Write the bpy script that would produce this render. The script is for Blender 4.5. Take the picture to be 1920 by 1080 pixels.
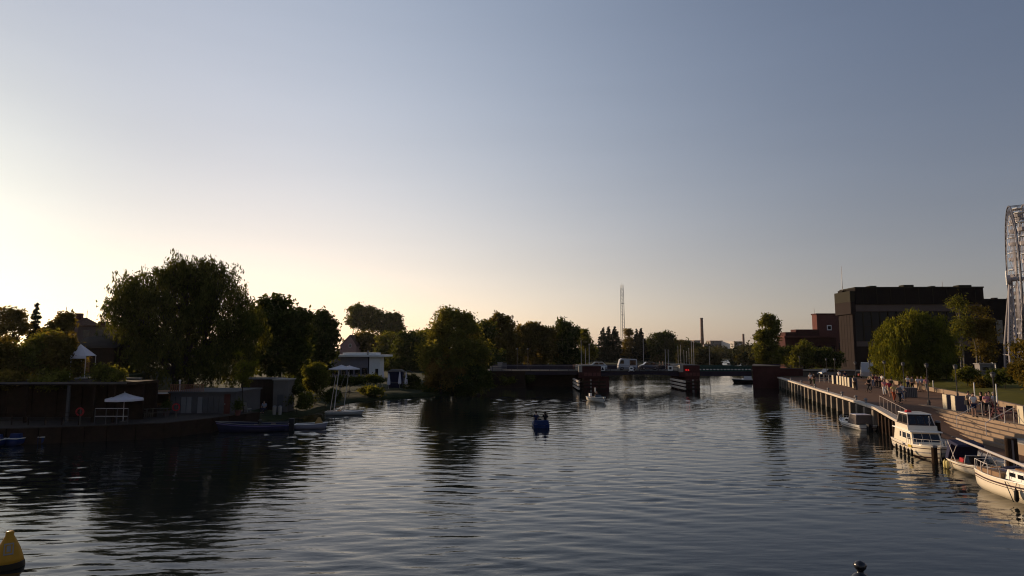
import bpy, math, random
import numpy as np
from mathutils import Vector, Matrix

# ------------------------------------------------------------------ clear
for o in list(bpy.data.objects):
    bpy.data.objects.remove(o)
SC = bpy.context.scene
COL = SC.collection
RNG = random.Random(11)

# ------------------------------------------------------------------ camera
F = 1144.0                       # focal length in photo pixels (1920 wide)
TH = math.atan(115 / F)          # upward pitch
CAMZ = 7.0
cd = bpy.data.cameras.new('camera')
cam = bpy.data.objects.new('camera', cd)
COL.objects.link(cam)
cd.sensor_width = 36
cd.lens = 36 * F / 1920
cd.clip_start = 0.1
cd.clip_end = 9000
cam.location = (0, 0, CAMZ)
cam.rotation_euler = (math.pi / 2 + TH, 0, 0)
SC.camera = cam

# ------------------------------------------------------------------ sky, sun, exposure
SUN_AZ, SUN_EL = -46.0, 10.0
w = bpy.data.worlds.new('World')
SC.world = w
w.use_nodes = True
nt = w.node_tree
bg = nt.nodes['Background']
sky = nt.nodes.new('ShaderNodeTexSky')
sky.sky_type = 'NISHITA'
sky.sun_disc = False
sky.sun_elevation = math.radians(SUN_EL)
sky.sun_rotation = math.radians(SUN_AZ)
sky.air_density, sky.dust_density, sky.ozone_density = 1.0, 0.3, 1.0
SKY_STRENGTH = 0.1


def wnode(op, a, b=None):
    n = nt.nodes.new('ShaderNodeMath')
    n.operation = op
    for i, x in enumerate((a, b)):
        if x is None:
            continue
        if isinstance(x, (int, float)):
            n.inputs[i].default_value = x
        else:
            nt.links.new(x, n.inputs[i])
    return n.outputs[0]


def wexp(x, k, off=0.0):
    return wnode('EXPONENT', wnode('MULTIPLY', wnode('ADD', x, off), k))


_a, _e = math.radians(SUN_AZ), math.radians(SUN_EL)
SUNV = Vector((math.sin(_a) * math.cos(_e), math.cos(_a) * math.cos(_e), math.sin(_e)))
# evening air: the clear sky model is graded smoothly by height above the horizon and by angle from the sun, all round
sep = nt.nodes.new('ShaderNodeSeparateColor')
comb = nt.nodes.new('ShaderNodeCombineColor')
nt.links.new(sky.outputs[0], sep.inputs[0])
wtc = nt.nodes.new('ShaderNodeTexCoord')
wxyz = nt.nodes.new('ShaderNodeSeparateXYZ')
nt.links.new(wtc.outputs['Generated'], wxyz.inputs[0])
wdot = nt.nodes.new('ShaderNodeVectorMath')
wdot.operation = 'DOT_PRODUCT'
nt.links.new(wtc.outputs['Generated'], wdot.inputs[0])
wdot.inputs[1].default_value = SUNV
cg = wdot.outputs['Value']
up = wnode('ABSOLUTE', wxyz.outputs[2])
basis = [wexp(up, -1 / 0.07), wexp(up, -1 / 0.25), wexp(cg, 1.5, -1.0), wexp(cg, 6.0, -1.0), wexp(cg, 25.0, -1.0)]
glow = wexp(cg, 55.0, -1.0)
cmap = nt.nodes.new('ShaderNodeMapping')
cmap.inputs['Rotation'].default_value = (0.25, 0.1, 0.6)
cmap.inputs['Scale'].default_value = (1.2, 3.0, 13.0)
nt.links.new(wtc.outputs['Generated'], cmap.inputs[0])
cir = nt.nodes.new('ShaderNodeTexNoise')
cir.inputs['Scale'].default_value = 1.6
cir.inputs['Detail'].default_value = 4
nt.links.new(cmap.outputs[0], cir.inputs['Vector'])
wisp = wnode('ADD', wnode('MULTIPLY', cir.outputs[0], 0.07), 0.965)      # barely visible high streaks
GRADE = ((-0.266, -0.402, -0.464, 2.114, -1.281, -0.971), (-0.275, 0.156, -0.771, 1.768, -1.001, -0.603), (-0.034, 0.97, -0.907, 1.236, -0.724, -0.314))
for c in range(3):
    q = GRADE[c][0] + (0.04, 0.005, -0.03)[c]
    for bs, k in zip(basis, GRADE[c][1:]):
        q = wnode('ADD', wnode('MULTIPLY', bs, k), q)
    x = wnode('MULTIPLY', wnode('MULTIPLY', sep.outputs[c], wnode('EXPONENT', q)), wisp)
    x = wnode('ADD', x, wnode('MULTIPLY', glow, (0.22, 0.18, 0.10)[c] / SKY_STRENGTH))
    nt.links.new(x, comb.inputs[c])
nt.links.new(comb.outputs[0], bg.inputs[0])
bg.inputs[1].default_value = SKY_STRENGTH

sl = bpy.data.lights.new('sun', 'SUN')
so = bpy.data.objects.new('sun', sl)
COL.objects.link(so)
sl.energy = 5.0
sl.angle = math.radians(0.55)
sl.color = (1.0, 0.74, 0.48)
so.rotation_euler = (-SUNV).to_track_quat('-Z', 'Y').to_euler()
so.location = SUNV * 300

SC.view_settings.view_transform = 'Standard'
SC.view_settings.look = 'None'
SC.view_settings.exposure = 0.0
SC.view_settings.gamma = 1.0
SC.view_settings.use_curve_mapping = False
SC.render.engine = 'CYCLES'
SC.cycles.max_bounces = 6
SC.cycles.transparent_max_bounces = 6
SC.cycles.caustics_reflective = False
SC.cycles.caustics_refractive = False
SC.cycles.use_denoising = True
SC.cycles.filter_width = 1.1


# ------------------------------------------------------------------ surveying: photo pixel -> place in the world
def ray(px, py):
    u, v = (px - 960) / F, (540 - py) / F
    return Vector((u, math.cos(TH) - v * math.sin(TH), math.sin(TH) + v * math.cos(TH)))


def G(px, py, z=0.0):
    d = ray(px, py)
    t = (z - CAMZ) / d.z
    return Vector((d.x * t, d.y * t, z))


def D(px, py, y):
    d = ray(px, py)
    t = y / d.y
    return Vector((d.x * t, y, CAMZ + d.z * t))


def Z(py, y):
    return D(960, py, y).z


def X(px, py, y):
    return D(px, py, y).x


# ------------------------------------------------------------------ materials
MATS = {}


def mat(name, col, rough=0.7, var=0.18, scale=1.5, bump=0.0, bscale=None, metal=0.0, spec=0.1, emit=None, stretch=None, coat=0.0):
    if name in MATS:
        return MATS[name]
    m = bpy.data.materials.new(name)
    m.use_nodes = True
    n, l = m.node_tree.nodes, m.node_tree.links
    p = n['Principled BSDF']
    p.inputs['Roughness'].default_value = rough
    p.inputs['Metallic'].default_value = metal
    p.inputs['Specular IOR Level'].default_value = spec
    if coat:
        p.inputs['Coat Weight'].default_value = coat
    tc = n.new('ShaderNodeTexCoord')
    src = tc.outputs['Object']
    if stretch:
        mp = n.new('ShaderNodeMapping')
        mp.inputs['Scale'].default_value = stretch
        l.new(src, mp.inputs[0])
        src = mp.outputs[0]
    nz = n.new('ShaderNodeTexNoise')
    nz.inputs['Scale'].default_value = scale
    nz.inputs['Detail'].default_value = 5
    nz.inputs['Roughness'].default_value = 0.65
    l.new(src, nz.inputs['Vector'])
    mx = n.new('ShaderNodeMix')
    mx.data_type = 'RGBA'
    c = Vector(col)
    mx.inputs[6].default_value = (*[max(0, x * (1 - var * 1.6)) for x in c], 1)
    mx.inputs[7].default_value = (*[min(1, x * (1 + var * 1.6)) for x in c], 1)
    l.new(nz.outputs[0], mx.inputs[0])
    l.new(mx.outputs[2], p.inputs['Base Color'])
    if bump:
        nb = n.new('ShaderNodeTexNoise')
        nb.inputs['Scale'].default_value = bscale or scale * 6
        nb.inputs['Detail'].default_value = 4
        l.new(src, nb.inputs['Vector'])
        b = n.new('ShaderNodeBump')
        b.inputs['Strength'].default_value = bump
        b.inputs['Distance'].default_value = 0.03
        l.new(nb.outputs[0], b.inputs['Height'])
        l.new(b.outputs[0], p.inputs['Normal'])
    if emit:
        p.inputs['Emission Color'].default_value = (*col, 1)
        p.inputs['Emission Strength'].default_value = emit
    MATS[name] = m
    return m


def leafmat(name, a, b, trans=0.4):
    m = bpy.data.materials.new(name)
    m.use_nodes = True
    n, l = m.node_tree.nodes, m.node_tree.links
    n.remove(n['Principled BSDF'])
    out = n['Material Output']
    geo = n.new('ShaderNodeNewGeometry')
    mx = n.new('ShaderNodeMix')
    mx.data_type = 'RGBA'
    mx.inputs[6].default_value = (*a, 1)
    mx.inputs[7].default_value = (*b, 1)
    l.new(geo.outputs['Random Per Island'], mx.inputs[0])
    tc = n.new('ShaderNodeTexCoord')
    nz = n.new('ShaderNodeTexNoise')
    nz.inputs['Scale'].default_value = 0.55
    nz.inputs['Detail'].default_value = 3
    l.new(tc.outputs['Object'], nz.inputs['Vector'])
    hs = n.new('ShaderNodeHueSaturation')
    mr = n.new('ShaderNodeMapRange')
    mr.inputs[1].default_value = 0.3
    mr.inputs[2].default_value = 0.7
    mr.inputs[3].default_value = 0.6
    mr.inputs[4].default_value = 1.5
    l.new(nz.outputs[0], mr.inputs[0])
    l.new(mr.outputs[0], hs.inputs['Value'])
    l.new(mx.outputs[2], hs.inputs['Color'])
    d = n.new('ShaderNodeBsdfDiffuse')
    t = n.new('ShaderNodeBsdfTranslucent')
    warm = n.new('ShaderNodeMix')
    warm.data_type = 'RGBA'
    warm.blend_type = 'MULTIPLY'
    warm.inputs[0].default_value = 1
    warm.inputs[7].default_value = (1.9, 1.5, 0.6, 1)
    l.new(hs.outputs[0], warm.inputs[6])
    l.new(hs.outputs[0], d.inputs[0])
    l.new(warm.outputs[2], t.inputs[0])
    ms = n.new('ShaderNodeMixShader')
    ms.inputs[0].default_value = trans
    l.new(d.outputs[0], ms.inputs[1])
    l.new(t.outputs[0], ms.inputs[2])
    l.new(ms.outputs[0], out.inputs[0])
    MATS[name] = m
    return m


# ------------------------------------------------------------------ mesh builder
class MB:
    def __init__(s):
        s.v, s.f = [], []

    def add(s, vs, fs):
        k = len(s.v)
        s.v += [tuple(x) for x in vs]
        s.f += [tuple(i + k for i in f) for f in fs]
        return s

    def hexa(s, p):   # 8 points: bottom ring then top ring
        return s.add(p, [(3, 2, 1, 0), (4, 5, 6, 7), (0, 1, 5, 4), (1, 2, 6, 5), (2, 3, 7, 6), (3, 0, 4, 7)])

    def box(s, c, d, rz=0.0):
        cx, cy, cz = c
        x, y, z = d[0] / 2, d[1] / 2, d[2] / 2
        ca, sa = math.cos(rz), math.sin(rz)
        P = []
        for zz in (-z, z):
            for xx, yy in ((-x, -y), (x, -y), (x, y), (-x, y)):
                P.append((cx + xx * ca - yy * sa, cy + xx * sa + yy * ca, cz + zz))
        return s.hexa(P)

    def bx(s, x0, x1, y0, y1, z0, z1):
        return s.box(((x0 + x1) / 2, (y0 + y1) / 2, (z0 + z1) / 2), (abs(x1 - x0), abs(y1 - y0), abs(z1 - z0)))

    def frus(s, x0, x1, y0, y1, z0, z1, ix=0.0, iy0=0.0, iy1=0.0):
        P = [(x0, y0, z0), (x1, y0, z0), (x1, y1, z0), (x0, y1, z0),
             (x0 + ix, y0 + iy0, z1), (x1 - ix, y0 + iy0, z1), (x1 - ix, y1 - iy1, z1), (x0 + ix, y1 - iy1, z1)]
        s.hexa(P)
        return [Vector(p) for p in P]

    def frusm(s, *a):
        s.frus(*a)
        return s

    def tube(s, p, q, r0, r1=None, n=6, cap=True):
        p, q = Vector(p), Vector(q)
        r1 = r0 if r1 is None else r1
        z = (q - p)
        if z.length < 1e-6:
            return s
        z.normalize()
        a = z.orthogonal().normalized()
        b = z.cross(a)
        P = []
        for c, r in ((p, r0), (q, r1)):
            for i in range(n):
                t = 2 * math.pi * i / n
                P.append(c + (a * math.cos(t) + b * math.sin(t)) * r)
        fs = [(i, (i + 1) % n, n + (i + 1) % n, n + i) for i in range(n)]
        if cap:
            fs += [tuple(range(n - 1, -1, -1)), tuple(range(n, 2 * n))]
        return s.add(P, fs)

    def path(s, pts, r, n=6):
        for a, b in zip(pts[:-1], pts[1:]):
            s.tube(a, b, r, r, n)
        return s

    def lathe(s, prof, n=12, c=(0, 0, 0)):
        P, fs = [], []
        for r, z in prof:
            for i in range(n):
                t = 2 * math.pi * i / n
                P.append((c[0] + r * math.cos(t), c[1] + r * math.sin(t), c[2] + z))
        for j in range(len(prof) - 1):
            for i in range(n):
                fs.append((j * n + i, j * n + (i + 1) % n, (j + 1) * n + (i + 1) % n, (j + 1) * n + i))
        fs += [tuple(range(n - 1, -1, -1)), tuple(range((len(prof) - 1) * n, len(prof) * n))]
        return s.add(P, fs)

    def prism(s, poly, z0, z1):
        n = len(poly)
        P = [(x, y, z0) for x, y in poly] + [(x, y, z1) for x, y in poly]
        fs = [(i, (i + 1) % n, n + (i + 1) % n, n + i) for i in range(n)]
        fs += [tuple(range(n - 1, -1, -1)), tuple(range(n, 2 * n))]
        return s.add(P, fs)

    def panel(s, q, u0, u1, v0, v1, off=0.012, th=0.03):
        """a plate lying proud on the quad q (a,b,c,d anticlockwise seen from outside, a bottom-left)"""
        a, b, c, d = [Vector(x) for x in q]
        nrm = (b - a).cross(d - a).normalized()

        def at(u, v):
            return (a * (1 - u) + b * u) * (1 - v) + (d * (1 - u) + c * u) * v
        P = [at(u0, v0), at(u1, v0), at(u1, v1), at(u0, v1)]
        P = [p + nrm * (off - th) for p in P] + [p + nrm * off for p in P]
        return s.hexa(P)

    def build(s, name, m, parent=None, smooth=False, loc=None):
        me = bpy.data.meshes.new(name)
        me.from_pydata(s.v, [], s.f)
        if smooth:
            me.polygons.foreach_set('use_smooth', [True] * len(me.polygons))
        me.update()
        me.materials.append(m)
        return link(name, me, parent, loc)


def link(name, me, parent=None, loc=None):
    o = bpy.data.objects.new(name, me)
    COL.objects.link(o)
    if parent:
        o.parent = parent
    if loc is not None:
        o.location = loc
    return o


def fixn(o):
    import bmesh
    b = bmesh.new()
    b.from_mesh(o.data)
    bmesh.ops.recalc_face_normals(b, faces=b.faces)
    b.to_mesh(o.data)
    b.free()
    return o


def tag(o, label=None, cat=None, group=None, kind=None):
    if label:
        o['label'] = label
    if cat:
        o['category'] = cat
    if group:
        o['group'] = group
    if kind:
        o['kind'] = kind
    return o


def thing(name, label, cat, loc=(0, 0, 0), rz=0.0, group=None):
    o = bpy.data.objects.new(name, None)
    COL.objects.link(o)
    o.location = loc
    o.rotation_euler = (0, 0, rz)
    o.empty_display_size = 0.3
    return tag(o, label, cat, group)


def struct(o):
    return tag(o, kind='structure')


def kids(o):
    return [c for c in bpy.data.objects if c.parent == o]


def dup(o, loc=None, rz=None, label=None, group=None, parent=None, sc=None):
    ch = kids(o)
    c = o.copy()
    COL.objects.link(c)
    if parent:
        c.parent = parent
    for k in ch:
        dup(k, parent=c)
    if loc is not None:
        c.location = loc
    if rz is not None:
        c.rotation_euler = (0, 0, rz)
    if sc is not None:
        c.scale = (sc, sc, sc)
    tag(c, label, None, group)
    return c


# ------------------------------------------------------------------ shared materials
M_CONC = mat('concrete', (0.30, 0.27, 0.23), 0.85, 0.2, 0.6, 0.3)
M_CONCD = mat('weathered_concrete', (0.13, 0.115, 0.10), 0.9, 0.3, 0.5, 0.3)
M_PAVE = mat('paving', (0.150, 0.084, 0.052), 0.85, 0.15, 0.35, 0.35, 4)
M_BRICK = mat('dark_red_brick', (0.062, 0.021, 0.019), 0.85, 0.3, 1.2, 0.3)
M_BRICKL = mat('red_brick', (0.12, 0.045, 0.038), 0.85, 0.25, 1.0, 0.3)
M_STEEL = mat('grey_steel', (0.20, 0.19, 0.19), 0.5, 0.15, 2, metal=0.4)
M_WSTEEL = mat('white_painted_steel', (0.50, 0.45, 0.42), 0.45, 0.1, 2)
M_DARK = mat('black_iron', (0.02, 0.02, 0.022), 0.45, 0.3, 2)
M_TIMBERW = mat('pale_timber', (0.55, 0.47, 0.38), 0.8, 0.25, 2, 0.2)
M_TIMBERD = mat('tarred_timber', (0.032, 0.020, 0.014), 0.95, 0.4, 2, 0.3, spec=0.05)
M_GEL = mat('white_gelcoat', (0.80, 0.75, 0.66), 0.28, 0.05, 2, spec=0.5, coat=0.3)
M_GLASS = mat('dark_glass', (0.012, 0.013, 0.016), 0.06, 0.2, 1, spec=0.6)
M_NAVY = mat('navy_canvas', (0.025, 0.026, 0.055), 0.8, 0.2, 2, 0.2)
M_RED = mat('red_cloth', (0.35, 0.03, 0.035), 0.8, 0.15, 3)
M_BLUE = mat('blue_plastic', (0.015, 0.03, 0.10), 0.4, 0.2, 2)
M_WOOD = mat('varnished_wood', (0.20, 0.10, 0.045), 0.45, 0.3, 3, stretch=(6, 1, 6))
M_BLACKR = mat('black_rubber', (0.012, 0.012, 0.012), 0.6, 0.2, 4)
M_WHITE = mat('white_paint', (0.78, 0.75, 0.70), 0.55, 0.08, 1.2)
M_CANVW = mat('white_canvas', (0.62, 0.57, 0.58), 0.8, 0.08, 2)
M_GREYP = mat('grey_panel', (0.085, 0.08, 0.078), 0.7, 0.2, 1)
M_BARK = mat('bark', (0.045, 0.035, 0.026), 0.95, 0.4, 3, 0.5)
M_BARKL = mat('pale_bark', (0.16, 0.14, 0.12), 0.9, 0.4, 3, 0.4)
M_GRASS = mat('grass', (0.075, 0.070, 0.010), 0.95, 0.4, 0.8, 0.8, 14)
M_GRASSD = mat('rough_bank_grass', (0.03, 0.036, 0.014), 0.95, 0.4, 0.8, 0.8, 9)
M_EARTH = mat('far_ground', (0.05, 0.05, 0.028), 0.95, 0.3, 0.05)
M_ASPH = mat('asphalt', (0.05, 0.05, 0.05), 0.9, 0.2, 0.6, 0.2)
# ================================================================== water
def water_material():
    m = bpy.data.materials.new('river_water')
    m.use_nodes = True
    n, l = m.node_tree.nodes, m.node_tree.links
    p = n['Principled BSDF']
    p.inputs['Base Color'].default_value = (0.010, 0.013, 0.012, 1)
    p.inputs['Roughness'].default_value = 0.045
    p.inputs['IOR'].default_value = 1.42
    tc = n.new('ShaderNodeTexCoord')

    def mapped(sx, sy, rz=0.0, ox=0.0):
        k = n.new('ShaderNodeMapping')
        k.inputs['Scale'].default_value = (sx, sy, 1)
        k.inputs['Rotation'].default_value = (0, 0, rz)
        k.inputs['Location'].default_value = (ox, ox * 0.7, 0)
        l.new(tc.outputs['Object'], k.inputs[0])
        return k.outputs[0]

    def noise(vec, sc, det, rough=0.5, dist=0.0):
        k = n.new('ShaderNodeTexNoise')
        k.inputs['Scale'].default_value = sc
        k.inputs['Detail'].default_value = det
        k.inputs['Roughness'].default_value = rough
        k.inputs['Distortion'].default_value = dist
        l.new(vec, k.inputs['Vector'])
        return k.outputs[0]

    def mth(op, a, b):
        k = n.new('ShaderNodeMath')
        k.operation = op
        for i, x in enumerate((a, b)):
            if isinstance(x, (int, float)):
                k.inputs[i].default_value = x
            else:
                l.new(x, k.inputs[i])
        return k.outputs[0]

    rip = noise(mapped(0.35, 1.0, 0.08), 4.5, 3, 0.55, 0.3)      # finest ripples riding on the modelled waves
    patch = noise(mapped(0.5, 1.0, 0.05, 5.0), 0.06, 2, 0.5)      # gusts: calmer and rougher patches
    pr = n.new('ShaderNodeMapRange')
    pr.inputs[1].default_value = 0.38
    pr.inputs[2].default_value = 0.62
    pr.inputs[3].default_value = 0.25
    pr.inputs[4].default_value = 1.2
    l.new(patch, pr.inputs[0])
    h = mth('MULTIPLY', mth('MULTIPLY', rip, RIPPLE), pr.outputs[0])
    b = n.new('ShaderNodeBump')
    b.inputs['Strength'].default_value = 1.0
    b.inputs['Distance'].default_value = 1.0
    l.new(h, b.inputs['Height'])
    l.new(b.outputs[0], p.inputs['Normal'])
    return m


RIPPLE = 0.010
SLOPE = 0.056
nr = np.random.RandomState(42)
gx = np.arange(-47, 51.01, 0.33)
gy = [14.0]
while gy[-1] < 128:
    gy.append(gy[-1] + 0.05 + 0.0014 * gy[-1])
gy = np.array(gy)
YY, XX = np.meshgrid(gy, gx, indexing='ij')
ZZ = np.zeros_like(XX)
NW = 110
for i in range(NW):
    lam = math.exp(nr.uniform(math.log(0.25), math.log(1.9)))
    th_ = nr.normal() * 0.40 + 0.10
    kx, ky = 2 * math.pi / lam * math.sin(th_), 2 * math.pi / lam * math.cos(th_)
    amp = SLOPE * (lam / 0.8) ** -0.3 / math.sqrt(NW / 2) * lam / (2 * math.pi)
    ph = nr.uniform(0, 2 * math.pi)
    f = np.clip((lam / (0.05 + 0.0014 * YY) - 2.2) / 2.0, 0, 1)          # drop what the grid is too coarse for
    ZZ += amp * f * np.cos(kx * XX + ky * YY + ph)
P1 = sum(np.sin(XX * a_ + YY * b_ + c_) for a_, b_, c_ in ((.11, .17, .3), (-.07, .23, 1.9), (.16, -.09, 4.0), (.03, .36, 2.2), (.21, .12, 5.1)))
ZZ *= np.clip(0.85 + 0.22 * P1, 0.35, 1.5)
ZZ *= 1 + 0.9 / (1 + np.exp((XX + 17) / 2.5))          # choppier in the corner by the left dock
edge = np.minimum.reduce([(XX - gx[0]) / 3, (gx[-1] - XX) / 3, (YY - gy[0]) / 2, (gy[-1] - YY) / 10, np.ones_like(XX)])
ZZ *= np.clip(edge, 0, 1)
M_WATER = water_material()
ny_, nx_ = XX.shape
me = bpy.data.meshes.new('water')
V = np.stack([XX, YY, ZZ], -1).reshape(-1, 3)
x0_, x1_, y0_, y1_ = gx[0], gx[-1], gy[0], gy[-1]
OUT = [(-900, -60), (900, -60), (900, y0_), (-900, y0_), (-900, y1_), (900, y1_), (900, 1200), (-900, 1200), (x0_, y0_), (x0_, y1_), (x1_, y0_), (x1_, y1_)]
NV = len(V)
V = np.concatenate([V, np.array([(x, y, 0) for x, y in OUT])])
idx = np.arange(ny_ * nx_).reshape(ny_, nx_)
Q = np.stack([idx[:-1, :-1], idx[:-1, 1:], idx[1:, 1:], idx[1:, :-1]], -1).reshape(-1, 4)
Q = np.concatenate([Q, NV + np.array([(0, 1, 2, 3), (4, 5, 6, 7), (3, 8, 9, 4), (10, 2, 5, 11)])])
me.vertices.add(len(V))
me.vertices.foreach_set('co', V.astype(np.float32).ravel())
me.loops.add(4 * len(Q))
me.loops.foreach_set('vertex_index', Q.astype(np.int32).ravel())
me.polygons.add(len(Q))
me.polygons.foreach_set('loop_start', np.arange(0, 4 * len(Q), 4, dtype=np.int32))
me.polygons.foreach_set('use_smooth', [True] * len(Q))
me.update(calc_edges=True)
me.materials.append(M_WATER)
struct(link('water', me))

# the far reach beyond the bridge, ruffled by the open wind
fx_ = np.arange(42, 168, 1.0)
fy_ = np.arange(205, 396, 0.8)
FY, FX = np.meshgrid(fy_, fx_, indexing='ij')
FZ = np.zeros_like(FX)
for i in range(40):
    lam = math.exp(nr.uniform(math.log(2.2), math.log(6)))
    th_ = nr.normal() * 0.4
    FZ += 0.10 / math.sqrt(20) * lam / (2 * math.pi) * np.cos(2 * math.pi / lam * (math.sin(th_) * FX + math.cos(th_) * FY) + nr.uniform(0, 6.28))
V = np.stack([FX, FY, FZ * 0.8 + 0.12], -1).reshape(-1, 3)
idx = np.arange(FX.size).reshape(FX.shape)
Q = np.stack([idx[:-1, :-1], idx[:-1, 1:], idx[1:, 1:], idx[1:, :-1]], -1).reshape(-1, 4)
me = bpy.data.meshes.new('water')
me.from_pydata(V.tolist(), [], Q.tolist())
me.polygons.foreach_set('use_smooth', [True] * len(me.polygons))
me.materials.append(M_WATER)
struct(link('water', me))

# ================================================================== banks
def interp(tab, y):
    for (y0, a), (y1, b) in zip(tab[:-1], tab[1:]):
        if y <= y1:
            t = (y - y0) / (y1 - y0)
            return a + (b - a) * max(0, t)
    return tab[-1][1]


LSH = [(-60, -140), (30, -62), (44, -46), (45.5, -39), (46.5, -35), (48, -31), (49.3, -27.5), (53, -25.6), (58, -23.6), (61.6, -22.6), (66.7, -21.4), (74, -21), (82, -21), (88, -17.5),
       (92, -13), (96, -7.5), (104, -4.5), (112, -3), (117, 1), (124, 2), (160, 8), (200, 30), (229, 60), (260, 86), (300, 101), (390, 126)]
RED = [(-60, 4), (12, 21.2), (33, 26.7), (44, 29.5), (53.5, 31.4), (62.2, 34), (110, 47.7), (118, 50), (130, 54), (160, 72), (230, 100), (300, 128), (395, 165)]
RWL = [(-60, 14), (30, 34), (38, 37), (50.6, 41.6), (66.5, 48), (94, 57), (110, 63), (125, 70)]


def strips(name, ys, cols, hfun, m, side):
    """bank sheet: for every y a row of points at offsets cols from the shore"""
    V, Fc = [], []
    for y in ys:
        for k, o in enumerate(cols):
            V.append((hfun(y, o)))
    n = len(cols)
    for j in range(len(ys) - 1):
        for i in range(n - 1):
            a = j * n + i
            Fc.append((a, a + 1, a + n + 1, a + n) if side > 0 else (a + n, a + n + 1, a + 1, a))
    return MB().add(V, Fc).build(name, m, smooth=False)


NR = np.random.RandomState(3)
LC = [0, 0.3, 1.0, 2.0, 4, 6, 9, 13, 18, 25, 40, 70, 140, 300, 900, 2500]


def lh(y, o):
    x = interp(LSH, y) - o
    if y < 56.5:   # quay: walled dock, raised terrace behind
        prof = [(0, -1.2), (0.05, 1.15), (3000, 1.3)]
    else:
        prof = [(0, -0.9), (0.3, 0.1), (1.0, 0.4), (2, 0.55), (6, 0.7), (18, 0.9), (40, 1.0), (100, 1.3), (3000, 1.8)]
    z = interp(prof, o)
    if 0.2 < o < 300 and y >= 56.5:
        z += 0.10 * math.sin(x * 0.9 + y * 0.43) * math.sin(y * 0.61)
    return (x, y, z)


ys = [-60, 0, 30, 44, 45.5, 46.5, 48, 49.3, 52, 54, 56.4, 56.6, 58, 60] + [60 + i * 1.5 for i in range(1, 40)] + [124, 140, 160, 200, 229, 260, 300, 340, 390]
LCC = [0, 0.05, 0.3, 1.0, 2, 4, 6.3, 6.4, 9, 13, 18, 25, 40, 70, 140, 300, 900, 2500]
struct(strips('left_bank', ys, LCC, lh, M_GRASSD, -1))


def rh(y, o):
    if y <= 112:
        x0 = interp(RWL, y)
        z = interp([(0, 2.0), (0.3, 2.35), (4, 2.8), (12, 3.1), (40, 3.1), (3000, 3.3)], o)
    else:
        x0 = interp(RED, y)
        z = interp([(0, -0.8), (0.3, 0.1), (2, 1.2), (8, 1.8), (40, 2.4), (3000, 2.8)], o)
    return (x0 + o, y, z)


struct(strips('right_bank', [-60, 0, 20, 30, 38, 44, 50.6, 58, 66.5, 80, 94, 104, 112, 112.1, 118, 130, 160, 230, 300, 395],
              [0, 0.3, 2, 4, 8, 12, 20, 40, 90, 300, 900, 2500], rh, M_GRASS, 1))
mb = MB()
mb.add([(-4000, 385, 0.2), (4000, 385, 0.2), (4000, 390, 0.9), (-4000, 390, 0.9), (-4000, 5200, 2.0), (4000, 5200, 2.0)],
       [(0, 1, 2, 3), (3, 2, 5, 4)])
struct(mb.build('far_shore', M_EARTH))

dock = struct(bpy.data.objects.new('left_dock', None))
COL.objects.link(dock)
dl = [(-60, 43.1), (-46, 43.6), (-39.2, 45.2), (-35.2, 46.2), (-31.1, 47.7), (-27.5, 49.1), (-25.5, 52.8), (-23.5, 57.8)]
for (xa_, ya_), (xb_, yb_) in zip(dl[:-1], dl[1:]):
    n_ = max(1, int(math.hypot(xb_ - xa_, yb_ - ya_) / 1.4))
    for k_ in range(n_):
        a_, b_ = (k_ + .02) / n_, (k_ + .98) / n_
        p0, p1 = (xa_ + (xb_ - xa_) * a_, ya_ + (yb_ - ya_) * a_), (xa_ + (xb_ - xa_) * b_, ya_ + (yb_ - ya_) * b_)
        nx, ny = -(yb_ - ya_), xb_ - xa_
        L_ = math.hypot(nx, ny)
        nx, ny = nx / L_ * .25, ny / L_ * .25
        MB().prism([p0, p1, (p1[0] + nx, p1[1] + ny), (p0[0] + nx, p0[1] + ny)], -1.2, 1.16).build('wall_board', M_TIMBERD, dock)
MB().prism([(-60, 43.3), (-46, 43.8), (-39.2, 45.4), (-35.2, 46.4), (-31.1, 47.9), (-27.4, 49.3), (-25.4, 53), (-23.6, 57.6), (-30, 60), (-60, 56)], 1.17, 1.22).build('deck', mat('dock_deck', (.055, .045, .038), .9, .3, 1.5, .3), dock)

struct(MB().prism([(-300, 53.7), (-33.5, 53.7), (-33.5, 56), (-39, 60), (-44, 75), (-60, 110), (-300, 110)], -1, 4.2).build('left_terrace', M_GRASSD))

# ================================================================== promenade on the right bank
RAMP = [(-60, 0.75), (42.5, 0.75), (47.4, 1.2), (53.5, 2.0), (140, 2.0)]


def qz(y):
    return interp(RAMP, y)


# step line: the top edge of the seating terrace
def stepx(y):
    return interp([(20, 29.4), (40, 33.6), (54, 36.8), (60, 38.2)], y)


V, Fc = [], []
yp = [54, 58, 62.2, 70, 80, 90, 100, 112]
for y in yp:
    V += [(interp(RED, y), y, 2.0), (interp(RWL, y) + 0.1, y, 2.0)]
for j in range(len(yp) - 1):
    a = 2 * j
    Fc.append((a, a + 1, a + 3, a + 2))
k = len(V)
V += [(stepx(20), 20, 2.0), (interp(RWL, 20) + .1, 20, 2.0), (stepx(40), 40, 2.0), (interp(RWL, 40) + .1, 40, 2.0),
      (stepx(54), 54, 2.0), (interp(RWL, 54) + .1, 54, 2.0)]
Fc += [(k, k + 1, k + 3, k + 2), (k + 2, k + 3, k + 5, k + 4)]
promenade = struct(MB().add(V, Fc).build('promenade', M_PAVE))

V, Fc = [], []
yr = [-40, 20, 30, 36, 40, 42.5, 45, 47.4, 50, 53.5, 54]
for y in yr:
    V += [(interp(RED, y), y, qz(y) - 0.004), (stepx(max(20, y)) + 0.2, y, qz(y) - 0.004)]
for j in range(len(yr) - 1):
    a = 2 * j
    Fc.append((a, a + 1, a + 3, a + 2))
struct(MB().add(V, Fc).build('mooring_ramp', M_PAVE))

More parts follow.
